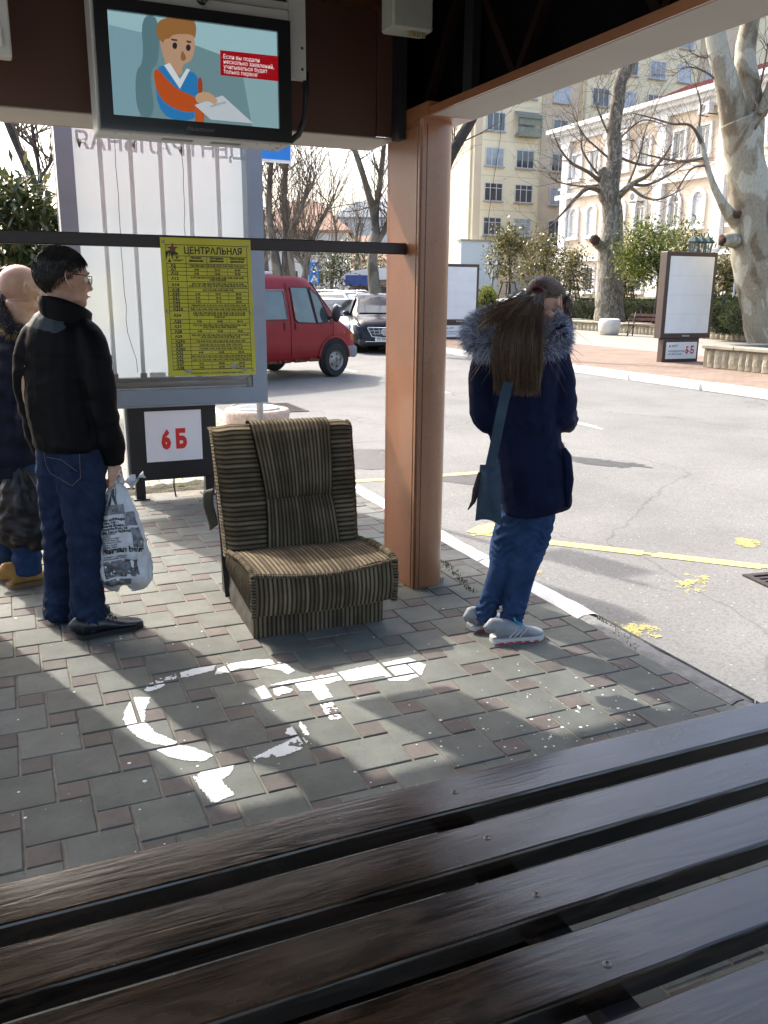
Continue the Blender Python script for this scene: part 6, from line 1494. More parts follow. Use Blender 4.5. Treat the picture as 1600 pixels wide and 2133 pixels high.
def sidep(name, pts, mat, off=.0, parent=van, ysgn=-1, xo=.0):
    """flat panel laid on the near side, following the inward lean above the belt"""
    def yy(z):
        return VY(z)
    b_ = MB(); poly_panel(b_, [(x, ysgn * (yy(z) + off), z) for x, z in pts]); return b_.build(name, mat, parent)
wins = [('side_window', [(-2.3, 1.17), (-1.30, 1.17), (-1.28, 1.70), (-2.2, 1.70)]), ('side_window', [(-1.15, 1.17), (.10, 1.17), (.08, 1.70), (-1.12, 1.70)]), ('door_window', [(.30, 1.16), (.38, 1.10), (.86, 1.08), (.72, 1.76), (.28, 1.76)]), ('quarter_window', [(.90, 1.08), (1.26, 1.10), (.98, 1.60), (.77, 1.76)])]
glv = M('van_glass', (.05, .08, .078), rough=.05, var=.3, spec=.8, coat=.6, scale=3)
for sg in (-1, 1):
    for nm, pts in wins:
        w_ = sidep(nm, pts, glv, .006, ysgn=sg)
        b_ = MB(); q = [(x, sg * (VY(z) + .008), z) for x, z in pts]; b_.tube(q + [q[0]], .018 if 'side' in nm else .012, 6, caps=False)
        b_.build('window_seal', M('seal_grey', (.20, .20, .20), rough=.5) if 'side' in nm else blackp, w_, smooth=True)
    b_ = MB(); b_.box((-.45, sg * (yw + .002), 1.17), (-.41, sg * (yw + .012) - .0, 1.69)); b_.v = [(x, y - sg * max(0, z - 1.15) * .2, z) for x, y, z in b_.v]; b_.build('window_divider', M('seal_grey', (.20, .20, .20)), van)
    for x in (.20, -1.22, 1.33):
        b_ = MB(); b_.tube([(x, sg * (yw + .004), .42), (x, sg * (yw + .008), .8), (x, sg * (yw + .002), 1.15)] + ([(x - .02, sg * .84, 1.84)] if x < 1 else []), .006, 5); b_.build('door_seam', M('seam_dark_red', (.03, .004, .005)), van)
    for z_, th in ((.80, .018), (.56, .008)):
        b_ = MB(); b_.box((-2.5, sg * (yw + .004) - .004, z_), (1.75 if z_ > .7 else .95, sg * (yw + .004) + .012 * (1 if sg > 0 else -.3), z_ + th)); b_.build('side_moulding', red, van)
    for x in (.30, .02):
        b_ = MB(); b_.box((x, sg * (yw + .012) - .012, .96), (x + .035, sg * (yw + .012) + .012, 1.10), bev=.008); b_.build('door_handle', M('handle_dark_red', (.10, .008, .01), rough=.4), van)
    b_ = MB(); b_.ball((1.26, sg * 1.13, 1.27), (.07, .11, .17), 14, 10); b_.tube([(1.20, sg * .95, 1.16), (1.24, sg * 1.10, 1.22)], .03, 8); b_.build('wing_mirror', blackp, van, smooth=True)
    b_ = MB(); b_.box((1.90, sg * .78 - .09, .70), (2.03, sg * .78 + .09, .86), bev=.03); b_.build('headlamp', lamp_cl, van)
    b_ = MB(); b_.box((1.80, sg * .895 - .02, .70), (1.96, sg * .895 + .02, .84), bev=.012); b_.build('indicator', amber, van)
    b_ = MB(); b_.ball((1.66, sg * .945, .88), (.025, .012, .02), 8, 6); b_.build('repeater_lamp', amber, van, smooth=True)
    rust = MB(); rr = random.Random(3)
    for k in range(26):
        x = rr.uniform(-2.2, .9); rust.box((x, sg * (yw - .02), .335), (x + rr.uniform(.04, .16), sg * (yw - .02) + sg * .03, .35 + rr.uniform(.005, .05)))
    rust.build('rust_edge', M('rust', (.08, .03, .012), rough=.95, col2=(.16, .07, .03), scale=30), van, kind='stuff')
    for x in (-1.55, 1.36):
        b_ = MB(); b_.lathe([(.40, -.01), (.40, .004), (.01, .004)], 28, cap=False); a_ = b_.build('wheel_arch', under, van); a_.rotation_euler.x = R(90 * -sg); a_.location = (x, sg * (yw + .006), .40)
        b_ = MB(); b_.tube([(x + .42 * math.cos(a), sg * (yw + .006), .38 + .42 * math.sin(a)) for a in [math.pi * (i / 16) for i in range(17)]], .022, 8); b_.build('arch_lip', red, van, smooth=True)
        wheel(van, x, sg * .93, .335, .21)
b_ = MB(); b_.box((1.94, -.92, .36), (2.12, .92, .60), bev=.05); b_.box((1.72, -.965, .38), (1.98, -.90, .60), bev=.02); b_.box((1.72, .90, .38), (1.98, .965, .60), bev=.02); b_.build('front_bumper', M('bumper_grey', (.17, .18, .21), rough=.6, var=.1), van)
b_ = MB(); poly_panel(b_, [(.96, -.70, 1.855), (.96, .70, 1.855), (1.50, .80, 1.22), (1.50, -.80, 1.22)]); b_.v = [(x + .012, y, z + .012) for x, y, z in b_.v]; b_.build('windscreen', glv, van)
b_ = MB(); b_.box((-2.60, -.8, .34), (1.9, .8, .42)); b_.build('chassis', under, van)
b_ = MB(); b_.box((-.2, -.30, 1.985), (.35, .30, 2.06), bev=.02); b_.build('roof_vent', M('vent_white', (.6, .6, .58), rough=.5), van)
van.rotation_euler.z = R(24)
wp = G(694, 784, RZ); van.location = wp - Matrix.Rotation(R(24), 3, 'Z') @ Vector((1.36, -.93, 0))
van.location.z = RZ
# ---- cars
def car(name, label, paint, loc, rz, L_=4.75, W_=.92, H_=1.66, suv=True, grille=True, group='parked and passing cars'):
    t = thing(name, label, 'car', loc, rz, group)
    def cp(w, zb, belt, roof, rw): return [(0, zb), (w - .07, zb), (w, zb + .12), (w + .01, (zb + belt) * .55), (w - .02, belt), (lerp(w, rw, .6), lerp(belt, roof, .62)), (rw, roof - .07), (rw - .12, roof - .01), (0, roof)]
    h = L_ / 2; bl = .98 if suv else .88
    S = [(-h, cp(W_ - .12, .42, bl - .15, bl - .02, W_ - .2)), (-h + .10, cp(W_ - .04, .34, bl, H_ - .42, W_ - .22)), (-h + .45, cp(W_, .30, bl + .02, H_ - .06, W_ - .24)), (-.4, cp(W_, .28, bl + .02, H_, W_ - .24)), (.15, cp(W_, .28, bl, H_ - .05, W_ - .25)), (.55, cp(W_, .28, bl, H_ - .26, W_ - .22)), (.98, cp(W_, .28, bl - .02, bl + .10, W_ - .16)), (1.35, cp(W_, .28, bl - .05, bl + .05, W_ - .18)), (h - .35, cp(W_ - .02, .28, bl - .12, bl - .02, W_ - .22)), (h - .10, cp(W_ - .10, .30, bl - .22, bl - .14, W_ - .28)), (h, cp(W_ - .22, .34, bl - .36, bl - .30, W_ - .34))]
    b_ = MB(); loft(b_, S); b_.build('body', paint, t, auto=35)
    b_ = MB(); poly_panel(b_, [(.17, -W_ + .30, H_ - .075), (.17, W_ - .30, H_ - .075), (1.0, W_ - .20, bl + .115), (1.0, -W_ + .20, bl + .115)]); b_.v = [(x + .008, y, z + .014) for x, y, z in b_.v]; b_.build('windscreen', car_glass, t)
    for sg in (-1, 1):
        b_ = MB(); poly_panel(b_, [(-1.9, sg * (W_ + .000), bl + .04), (.85, sg * (W_ + .0), bl + .03), (.25, sg * (W_ - .20), H_ - .12), (-1.55, sg * (W_ - .20), H_ - .12)]); b_.v = [(x, y + sg * .008, z) for x, y, z in b_.v]; b_.build('side_window', car_glass, t)
        b_ = MB(); b_.ball((.72, sg * (W_ + .09), bl + .10), (.07, .11, .08), 12, 8); b_.build('wing_mirror', paint, t, smooth=True)
        b_ = MB(); b_.add([(h - .42, sg * (W_ - .02), bl - .10), (h - .10, sg * (W_ - .20), bl - .20), (h - .04, sg * (W_ - .36), bl - .36), (h - .16, sg * (W_ - .09), bl - .44), (h - .34, sg * (W_ - .005), bl - .36)], [(0, 1, 2, 3, 4)]); b_.v = [(x + .02, y + sg * .012, z + .015) for x, y, z in b_.v]; b_.build('headlamp', lamp_cl, t)
        for x in (-h + .95, h - .95):
            wheel(t, x, sg * (W_ - .09), .35, .22, M('alloy_rim', (.42, .42, .43), rough=.3, metal=.8), 7)
            b_ = MB(); b_.lathe([(.40, -.01), (.40, .004), (.01, .004)], 24, cap=False); a_ = b_.build('wheel_arch', under, t); a_.rotation_euler.x = R(90 * -sg); a_.location = (x, sg * (W_ + .007), .38)
        b_ = MB(); b_.box((-h + .02, sg * (W_ - .2) - .08, bl - .14), (-h + .10, sg * (W_ - .2) + .08, bl + .1), bev=.02); b_.build('rear_lamp', redl, t)
    b_ = MB(); b_.box((-h + .5, -W_ + .1, .2), (h - .4, W_ - .1, .30)); b_.build('underbody', under, t)
    b_ = MB(); b_.box((h - .14, -W_ + .18, .24), (h + .04, W_ - .18, .42), bev=.05); b_.build('front_bumper', blackp if suv else paint, t)
    if grille:
        g = MB(); g.add([(h + .02, -.46, bl - .26), (h + .02, .46, bl - .26), (h + .05, .34, .50), (h + .05, -.34, .50)], [(0, 1, 2, 3)]); go = g.build('grille', M('grille_dark', (.01, .01, .018), rough=.4), t)
        g = MB(); q = [(h + .03, -.47, bl - .25), (h + .03, .47, bl - .25), (h + .06, .35, .49), (h + .06, 0, .46), (h + .06, -.35, .49)]; g.tube(q + [q[0]], .018, 8, caps=False)
        for k in range(1, 3): z = lerp(bl - .26, .49, k / 3); w_ = lerp(.46, .35, k / 3); g.tube([(h + .045, -w_, z), (h + .045, w_, z)], .009, 6)
        for k in range(-2, 3): g.tube([(h + .04, k * .155, bl - .26), (h + .055, k * .12, .49)], .009, 6)
        g.tube([(h + .06, .085 * math.cos(a), (bl + .24) / 2 + .085 * math.sin(a)) for a in [2 * math.pi * i / 20 for i in range(21)]], .014, 8, caps=False); g.build('grille_bars', chrome, go, smooth=True, kind='stuff')
        g = MB(); g.lathe([(.08, 0), (.07, .012), (.001, .015)], 20); e = g.build('emblem', M('emblem_silver', (.35, .36, .4), rough=.3, metal=.8), go); e.rotation_euler.y = R(90); e.location = (h + .05, 0, (bl + .24) / 2)
        g = MB(); g.box((h + .055, -.26, .36), (h + .065, .26, .475)); pl_ = g.build('number_plate', M('plate_white', (.75, .75, .73), rough=.4), t)
        g = MB(); put_text(g, 'У017КС123', .095, (h + .0665, 0, .385), Vector((0, 1, 0)), Z_, bold=.003, width=.9); g.build('plate_lettering', M('plate_ink', (.01, .01, .01)), pl_)
        g = MB(); g.box((h + .03, -.50, .27), (h + .05, .50, .345)); g.build('lower_intake', under, t)
        g = MB(); q = [(h + .055, -.52, .35), (h + .055, .52, .35)]; g.tube(q, .012, 6); g.build('intake_trim', chrome, t, smooth=True)
    g = MB()
    for sg in (-1, 1): g.tube([(-1.7, sg * (W_ - .27), H_ - .04), (-1.6, sg * (W_ - .27), H_ + .03), (-.1, sg * (W_ - .27), H_ + .03), (.1, sg * (W_ - .27), H_ - .05)], .016, 6)
    if suv: g.build('roof_rails', chrome, t, smooth=True, kind='stuff')
    return t
navy_paint = M('car_black', (.005, .006, .013), rough=.25, var=.1, coat=.15, spec=.25)
white_paint = M('car_white', (.72, .72, .70), rough=.25, var=.03, coat=.8); maroon = M('car_maroon', (.10, .012, .018), rough=.25, coat=.8)
def head_to_cam(p, turn): return math.atan2(-p.y, -p.x) + R(turn)
p = G(788, 738, RZ); d_ = p.normalized(); c_ = p + Vector((d_.x, d_.y, 0)) * 2.35; car('car', 'black off road car with chrome grille waiting behind the red van', navy_paint, (c_.x, c_.y, RZ), head_to_cam(c_, 4))
p = D(738, 640, 33); car('car', 'white car whose roof shows above the black car', white_paint, (p.x, p.y, RZ), head_to_cam(p, 40), H_=1.72, grille=False)
p = D(700, 640, 42); car('car', 'maroon car half hidden beyond the black car', maroon, (p.x, p.y, RZ), head_to_cam(p, 80), H_=1.62, grille=False)
p = D(1092, 640, 47); car('car', 'white saloon parked before the garage door beyond the round bush', white_paint, (p.x, p.y, .37), R(160), H_=1.50, suv=False, grille=False)
p = D(690, 640, 27.5); car('car', 'pale car just behind the red van windscreen', M('car_silver', (.60, .62, .64), rough=.2, metal=.3, coat=.9), (p.x, p.y, RZ), head_to_cam(p, 20), H_=1.52, suv=False, grille=False)
# ================================================================ buildings
pane_m = M('window_pane_dark', (.045, .05, .06), rough=.05, col2=(.10, .11, .13), scale=1.5, spec=.8, coat=.5, island=.35)
pane_l = M('window_pane_curtain', (.34, .36, .40), rough=.12, col2=(.50, .52, .56), scale=3, coat=.6, island=.2)
upvc = M('window_white', (.66, .67, .67), rough=.45, var=.04)
sill_m = M('sill_grey', (.42, .40, .36), rough=.7, var=.08)
def window_kit(w, h, kind=0):
    """(frame mesh, pane mesh, sill mesh) facing -y, about its lower middle"""
    f = MB(); e = .07; d0, d1 = .01, .10
    f.box((-w / 2, d0, 0), (-w / 2 + e, d1, h)); f.box((w / 2 - e, d0, 0), (w / 2, d1, h)); f.box((-w / 2 + e, d0, 0), (w / 2 - e, d1, e)); f.box((-w / 2 + e, d0, h - e), (w / 2 - e, d1, h))
    if kind == 0:
        for x in (-w * .18, w * .16): f.box((x - .03, d0, e), (x + .03, d1, h - e))
        f.box((-w / 2 + e, d0 + .01, h * .70), (w / 2 - e, d1 - .01, h * .70 + .05))
    elif kind == 1:
        for x in (-w * .16, w * .16): f.box((x - .03, d0, e), (x + .03, d1, h - e))
    else: f.box((-.03, d0, e), (.03, d1, h - e))
    p = MB(); p.box((-w / 2 + e * .5, .045, e * .5), (w / 2 - e * .5, .055, h - e * .5))
    s = MB(); s.box((-w / 2 - .08, -.12, -.09), (w / 2 + .08, .06, -.005))
    return f.mesh('window', upvc), p, s.mesh('sill', sill_m)
def put_window(parent, kit, loc, rz=0.0, dark=True):
    f, p, s = kit
    o = link('window', f, parent); o.location = loc; o.rotation_euler.z = rz
    link('pane', p[0] if dark else p[1], o); link('sill', s, o); return o
def kit(w, h, k):
    f, p, s = window_kit(w, h, k); return f, (p.mesh('pane', pane_m), p.mesh('pane', pane_l)), s
def stucco(name, c, c2=None, sc=.6): return M(name, c, rough=.9, col2=c2 or mul(c, 1.12), scale=sc, bump=.006, bscale=30)
# ---- tall yellow block of flats
yl = stucco('yellow_stucco', (.88, .77, .53), (.92, .81, .57)); tn = stucco('tan_stucco', (.70, .57, .41), (.74, .61, .45))
YV = 66.0; flats = thing('apartment_block', 'tall yellow and tan block of flats with white drainpipes', 'building', (0, YV, 0))
bays = [(36.8, 43.15, yl, 0.0), (43.15, 47.3, tn, .35), (47.3, 59.5, yl, 0.0), (59.5, 66.0, tn, .35), (66.0, 84, yl, 0.0)]
for u0, u1, mt, dv in bays:
    b_ = MB(); b_.box((u0 + .002, dv, -.5), (u1 - .002, 14, 30)); b_.build('wall', mt, flats)
b_ = MB(); b_.box((36.2, -.2, 30), (84.5, 14, 30.6)); b_.build('roof', sill_m, flats)
b_ = MB(); b_.box((36.78, -.012, 5), (37.45, -.003, 30)); b_.build('corner_band', tn, flats)
pale = stucco('sunlit_pale_stucco', (.62, .56, .42), (.68, .62, .48))  # pale tone of direct sun on the side wall, put into its colour
b_ = MB(); b_.box((36.6, .4, -.5), (36.799, 14, 29)); b_.build('gable_render', pale, flats)
K3 = kit(1.75, 1.45, 0); K3b = kit(1.75, 1.45, 1); K2 = kit(1.5, 1.45, 2)
rw = random.Random(8)
for r_ in range(7):
    z = 6.35 + 2.72 * r_
    for u, dv, kk in ((38.65, 0, K3 if r_ < 2 else K3b), (41.6, 0, K3 if r_ < 2 else K3b), (45.2, .35, K2 if r_ < 4 else K3b), (48.9, 0, K3b), (51.9, 0, K2), (54.8, 0, K3b), (57.8, 0, K2), (61.4, .35, K3b), (64.4, .35, K2), (68.5, 0, K3b), (72, 0, K3b)):
        if u > 50 and r_ < 3: continue
        put_window(flats, kk, (u, dv - .115, z), 0, rw.random() < .55)
b_ = MB()
b_.box((40.5, -.75, 14.2), (42.7, -.02, 14.35)); b_.box((40.5, -.75, 14.35), (42.7, -.70, 14.9)); b_.box((40.5, -.7, 15.1), (42.7, -.66, 15.9)); b_.build('balcony_box', M('balcony_green', (.20, .22, .16), rough=.6, col2=(.30, .31, .24), scale=6), flats)
b_ = MB(); b_.quad((40.4, -.85, 15.6), (42.8, -.85, 15.6), (42.8, -.03, 16.2), (40.4, -.03, 16.2)); b_.build('balcony_awning', M('awning_grey', (.25, .26, .22), rough=.6), flats)
pipe_m = M('drainpipe_cream', (.60, .52, .36), rough=.5, var=.05)
for u in (43.1, 47.3, 59.5):
    b_ = MB(); b_.tube([(u, -.12, 30), (u, -.12, 5.9), (u + .35, -.25, 5.3)], .075, 8); b_.build('drainpipe', pipe_m, flats, smooth=True)
for r_ in range(8):
    b_ = MB(); b_.box((36.85, -.006, 5.6 + 2.72 * r_), (43.0, -.001, 5.66 + 2.72 * r_)); b_.build('storey_joint', tn, flats)
b_ = MB(); b_.tube([(39.2, -.15, 18.6), (39.05, -.18, 14), (38.6, -.2, 11), (37.5, -.6, 4)], .02, 4); b_.build('cable', under, flats)
# ---- low tan annex with a garage door, pale blue yard wall
ann = thing('garage_annex', 'low tan annex with a grey garage door at the foot of the flats', 'building', (0, 64.2, 0))
b_ = MB(); b_.box((38.2, 0, -.5), (48.5, 1.78, 5.55)); b_.build('wall', tn, ann)
b_ = MB(); b_.box((37.4, -.3, 5.55), (48.9, 1.79, 5.75)); b_.build('roof', M('roof_felt', (.06, .05, .045), rough=.9), ann)
b_ = MB(); b_.box((39.6, -.05, .2), (45.2, -.004, 3.2)); gd = b_.build('garage_door', M('garage_grey', (.40, .41, .42), rough=.6, var=.05), ann)
b_ = MB(); b_.box((39.6, -.06, 2.0), (45.2, -.051, 2.04)); b_.box((42.4, -.06, .2), (42.44, -.051, 2.0)); b_.build('door_seam', sill_m, gd)
b_ = MB(); b_.box((40.6, -.12, 3.4), (44.9, -.02, 4.1), bev=.02); b_.build('lintel_panel', M('lintel_green_grey', (.28, .30, .26), rough=.6), ann)
yw_ = thing('yard_wall', 'pale blue rendered yard wall beside the garage annex', 'wall', (0, 63.6, 0), kind='thing')
b_ = MB(); b_.box((34.5, 0, -.5), (38.0, .5, 5.65)); b_.build('wall_face', stucco('pale_blue_render', (.46, .55, .62), (.52, .61, .67), .3), yw_)
b_ = MB(); b_.box((34.4, -.08, 5.65), (38.1, .6, 5.80)); b_.build('coping', coping_m, yw_)
# ---- long pale building with pilasters, arched windows and a red roof
cream = stucco('peach_stucco', (.74, .61, .47), (.78, .65, .51)); whit = M('white_trim', (.80, .80, .79), rough=.8, var=.03)
PU = 40.0; pal = thing('pale_palace', 'long peach and white building with arched windows and red roof', 'building', (PU, 0, 0))
V0, V1 = 15.2, 58.6
b_ = MB(); b_.box((.0, V0, -.5), (13, V1 - .4, 13.0)); b_.build('wall', cream, pal)
def run(name, z0, z1, out, mt, parent=pal):
    b_ = MB(); b_.box((-out, V0, z0), (-.002, V1 - .4 + out, z1)); b_.box((-.002, V1 - .4 + .002, z0), (13, V1 - .4 + out, z1)); return b_.build(name, mt, parent)
run('cornice', 12.95, 13.2, .65, whit); run('cornice', 13.205, 13.5, .95, whit); run('frieze', 12.5, 12.945, .25, whit); run('string_course', 8.50, 8.85, .30, whit); run('string_course', 3.95, 4.25, .30, whit); run('parapet_band', 9.2, 9.35, .12, whit)
rf_m = M('red_roof_tiles', (.18, .045, .045), rough=.8, col2=(.25, .07, .065), scale=3, bump=.03, bscale=9)
b_ = MB(); b_.add([(-.4, V0, 13.52), (-.4, 50.5, 13.52), (3.2, 49.0, 15.0), (3.2, V0, 15.0), (13, V0, 13.52), (13, 50.5, 13.52)], [(0, 1, 2, 3), (1, 5, 2), (2, 5, 4, 3)]); roof_ = b_.build('roof', rf_m, pal)
tr_ = MB(); tr_.box((-.06, 0, 0), (0, .09, 1)); 
rib = MB(); rib.bar((-.4, 0, 13.56), (3.2, 0, 15.04), .07, .07); rib = rib.mesh('tile_rib', rf_m)
for k in range(80):
    o = link('tile_rib', rib, roof_); o.location = (0, V0 + .2 + k * .42, 0)
plinth = thing('plinth'); plinth.parent = pal
b_ = MB(); b_.box((-.12, V0, .2), (-.003, V1 - .3, 1.32)); b_.build('plinth_core', stone_m, plinth)
pst = []
for q in range(4):
    s = MB(); s.box((-.05, 0, 0), (0, .30 if q % 2 else .62, .8 if q % 2 else .36), bev=.03); pst.append(s.mesh('stone', stone_l))
y = V0 + .1; k = 0
while y < V1 - .9:
    if y > 30:
        if (k // 9) % 3 != 2: o = link('stone', pst[1 if k % 2 else 3], plinth); o.location = (-.12, y, .92 - .42); y += .36
        else:
            for zz in (.5, .9): o = link('stone', pst[0], plinth); o.location = (-.12, y, zz)
            y += .68
        k += 1
    else: y += .36
run('plinth_cap', 1.33, 1.45, .2, coping_m)
wr = M('window_white', (.66, .67, .67))
def arch_kit(w, h, arched):
    e = .09; f = MB(); p = MB(); s = MB(); c = MB()
    pts = [(-w / 2, 0), (w / 2, 0), (w / 2, h)] + ([(w / 2 * math.cos(a), h + w / 2 * math.sin(a)) for a in [math.pi * i / 10 for i in range(1, 10)]] if arched else []) + [(-w / 2, h)]
    def ringp(o, d0, d1, wd, mb):
        n = len(pts); cx, cz = 0, h / 2
        for i in range(n):
            a, b = pts[i], pts[(i + 1) % n]; m_ = lambda q, g: (q[0] * (1 + g / (w / 2)), cz + (q[1] - cz) * (1 + g / (h / 2 + (w / 4 if arched else 0))))
            A, B, C_, D_ = m_(a, o), m_(b, o), m_(b, o + wd), m_(a, o + wd)
            mb.add([(x, y_, z) for y_ in (d0, d1) for x, z in (A, B, C_, D_)], [(0, 1, 2, 3), (7, 6, 5, 4), (0, 4, 5, 1), (2, 6, 7, 3), (1, 5, 6, 2), (3, 7, 4, 0)])
    ringp(-.09, -.02, .08, .09, f); f.box((-.035, -.01, .05), (.035, .06, h - .02))
    if arched: f.box((-w / 2, -.01, h - .05), (w / 2, .06, h + .05))
    ringp(.01, -.14, -.0, .17, c)
    p.prism(pts, 1, -.005, .03); s.box((-w / 2 - .25, -.26, -.24), (w / 2 + .25, -.0, -.05))
    return f.mesh('window', wr), (p.mesh('pane', pane_m), p.mesh('pane', pane_l)), s.mesh('sill', whit), c.mesh('surround', whit)
KU = arch_kit(.92, 1.62, False); KA = arch_kit(.86, 1.55, True); KG = arch_kit(1.05, 1.6, False)
gri = MB()
for k in range(8):
    x = -.5 + k * 1.0 / 7; gri.tube([(x, -.2, -.05), (x * 1.08, -.34, .25), (x * 1.05, -.30, .6), (x, -.2, 1.0), (x, -.2, 1.62)], .016, 4)
for z in (.02, .8, 1.58): gri.box((-.54, -.215, z), (.54, -.19, z + .03))
gri = gri.mesh('window_grille', M('grille_black', (.015, .017, .02), rough=.5))
def put_w2(kt, v, z, dark, grille=False):
    f, p, s, c = kt; o = link('window', f, pal); o.location = (-.02, v, z); o.rotation_euler.z = R(-90)
    link('pane', p[0] if dark else p[1], o); link('sill', s, o); link('surround', c, o)
    if grille: link('window_grille', gri, o)
pilm = MB(); pilm.box((-.34, -.42, 4.26), (-.003, .42, 8.49)); pilm.box((-.40, -.5, 4.26), (-.34, .5, 4.7)); pilm.box((-.32, -.40, 8.86), (-.003, .40, 12.49)); pilm.box((-.42, -.55, 12.0), (-.32, .55, 12.4)); pilm = pilm.mesh('pilaster', whit)
pilg = MB()
for k in range(5): pilg.box((-.2, -.55, 1.46 + k * .5), (-.003, .55, 1.46 + k * .5 + .47), bev=.015)
pilg = pilg.mesh('rusticated_pier', whit)
bayv = [57.6 - 5.35 * k for k in range(8)]
for k, v in enumerate(bayv):
    o = link('pilaster', pilm, pal); o.location = (0, v - (.3 if k == 0 else 0), 0); o = link('rusticated_pier', pilg, pal); o.location = (0, v - (.3 if k == 0 else 0), 0)
    if k < 7:
        for dv in (1.45, 3.55):
            put_w2(KU, v - dv, 9.85, rw.random() < .35); put_w2(KA, v - dv, 5.75, rw.random() < .4); put_w2(KG, v - dv - .15, 1.85, True, True)
ac = MB(); ac.box((-.75, -.45, 0), (-.35, .45, .62), bev=.02); acm = ac.mesh('air_conditioner', M('ac_white', (.66, .66, .64), rough=.5)); fan = MB(); fan.lathe([(.24, 0), (.22, .012), (.001, .012)], 20); fan = fan.mesh('fan_grille', M('ac_grey', (.14, .15, .16), rough=.5)); bk = MB(); bk.box((-.74, -.4, -.05), (-.0, -.36, -.005)); bk.box((-.74, .36, -.05), (0, .4, -.005)); bk = bk.mesh('bracket', under)
for v, z, w_ in ((50.3, 11.6, 'beside the plane tree'), (42.9, 12.0, 'high up near the mottled tree'), (48.7, 7.6, 'low between arched windows')):
    t = thing('air_conditioner', 'white air conditioner on the pale building ' + w_, 'air conditioner', (PU, v, z), 0, 'air conditioner units'); link('casing', acm, t); o = link('fan_grille', fan, t); o.location = (-.755, .1, .31); o.rotation_euler.y = R(-90); tag(link('bracket', bk, t), kind='stuff')
# ---- grey white building with a red roof far down the street, another behind
def far_block(name, label, px0, px1, ytop, dist, wall, roofc, depth=14, rows=3, rh=3.2, zr=None, hip=3.5):
    a = D(px0, ytop, dist); b = D(px1, ytop, dist); zt = a.z; ex = (b - a); ex.z = 0; L_ = ex.length; ex.normalize(); t = thing(name, label, 'building', (a.x, a.y, 0), math.atan2(ex.y, ex.x))
    m_ = MB(); m_.box((0, 0, -1), (L_, depth, zt)); m_.build('wall', wall, t)
    m_ = MB(); m_.add([(-.5, -.5, zt), (L_ + .5, -.5, zt), (L_ + .5, depth, zt), (-.5, depth, zt), (hip, depth / 2, zt + hip), (L_ - hip, depth / 2, zt + hip)], [(0, 1, 5, 4), (1, 2, 5), (2, 3, 4, 5), (3, 0, 4)]); m_.box((-.6, -.6, zt - .25), (L_ + .6, -.02, zt)); m_.build('roof', roofc, t)
    kw = kit(1.5, 1.7, 2); n = int(L_ / 3.2)
    for r_ in range(rows):
        for k in range(n): put_window(t, kw, (1.6 + k * (L_ - 2) / n, -.115, zt - 2.6 - rh * r_), 0, True)
    return t
gw = stucco('grey_white_render', (.50, .53, .56), (.56, .59, .62)); rb_ = M('brown_red_roof', (.25, .16, .115), rough=.8, col2=(.32, .21, .16), scale=2)  # wall blued and roof muted: distance haze put into the colours
far_block('street_building', 'grey white building with a brown red hipped roof far down the street', 520, 722, 478, 95, gw, rb_, rows=4)
far_block('street_building', 'pale blue grey flat block behind the red roofed building', 700, 850, 452, 170, stucco('hazy_grey_render', (.40, .46, .52)), M('slate_roof', (.22, .25, .28), rough=.8), rows=5)  # bluish haze put into the wall and roof colours
far_block('street_building', 'pinkish low building at the end of the street', 690, 830, 540, 120, stucco('pink_render', (.50, .40, .37)), rb_, rows=2)
far_block('street_building', 'white building showing between the left hand tree trunks', -160, 140, 560, 70, gw, rb_, rows=1, hip=2)
ks = thing('street_kiosk', 'kiosk with a rounded white roof and blue sign beyond the cars', 'kiosk'); p = D(775, 640, 44); ks.location = (p.x, p.y, RZ); ks.rotation_euler.z = R(-24)
b_ = MB(); b_.box((-1.1, 0, 0), (2.4, 2.2, 2.3)); b_.build('wall', M('kiosk_cream', (.45, .42, .36), rough=.7), ks)
b_ = MB(); b_.prism([(x, 2.31 + .55 * math.sin(math.acos(max(-1, min(1, (x - .65) / 2.2))))) for x in [-1.5 + 4.3 * k / 12 for k in range(13)]] + [(2.8, 2.302), (-1.5, 2.302)], 1, -.4, 2.5); b_.build('roof', whit, ks)
b_ = MB(); b_.box((-1.3, -.45, 2.0), (.3, -.41, 2.5)); sg_ = b_.build('sign_board', M('kiosk_blue', (.05, .09, .30), rough=.4), ks)
b_ = MB(); b_.box((-.9, -.03, 1.0), (2.2, -.004, 1.95)); b_.build('window', pane_m, ks)
# distant hills
hl = MB(); 
hl.grid(lambda a, b: (Matrix.Rotation(R(-(-95 + 150 * a)), 3, 'Z') @ Vector((0, 520 + 200 * b, 0))) + Vector((0, 0, -3 + b * (30 + 26 * fbm((a * 9, 0, 0)) + 16 * math.sin(a * 5)))), 90, 6)
hl.build('hills', M('hazy_hill_scrub', (.16, .19, .19), rough=1, col2=(.24, .27, .27), scale=.02), smooth=True, kind='structure')  # scrub tinted bluish, the haze of distance put into its colour
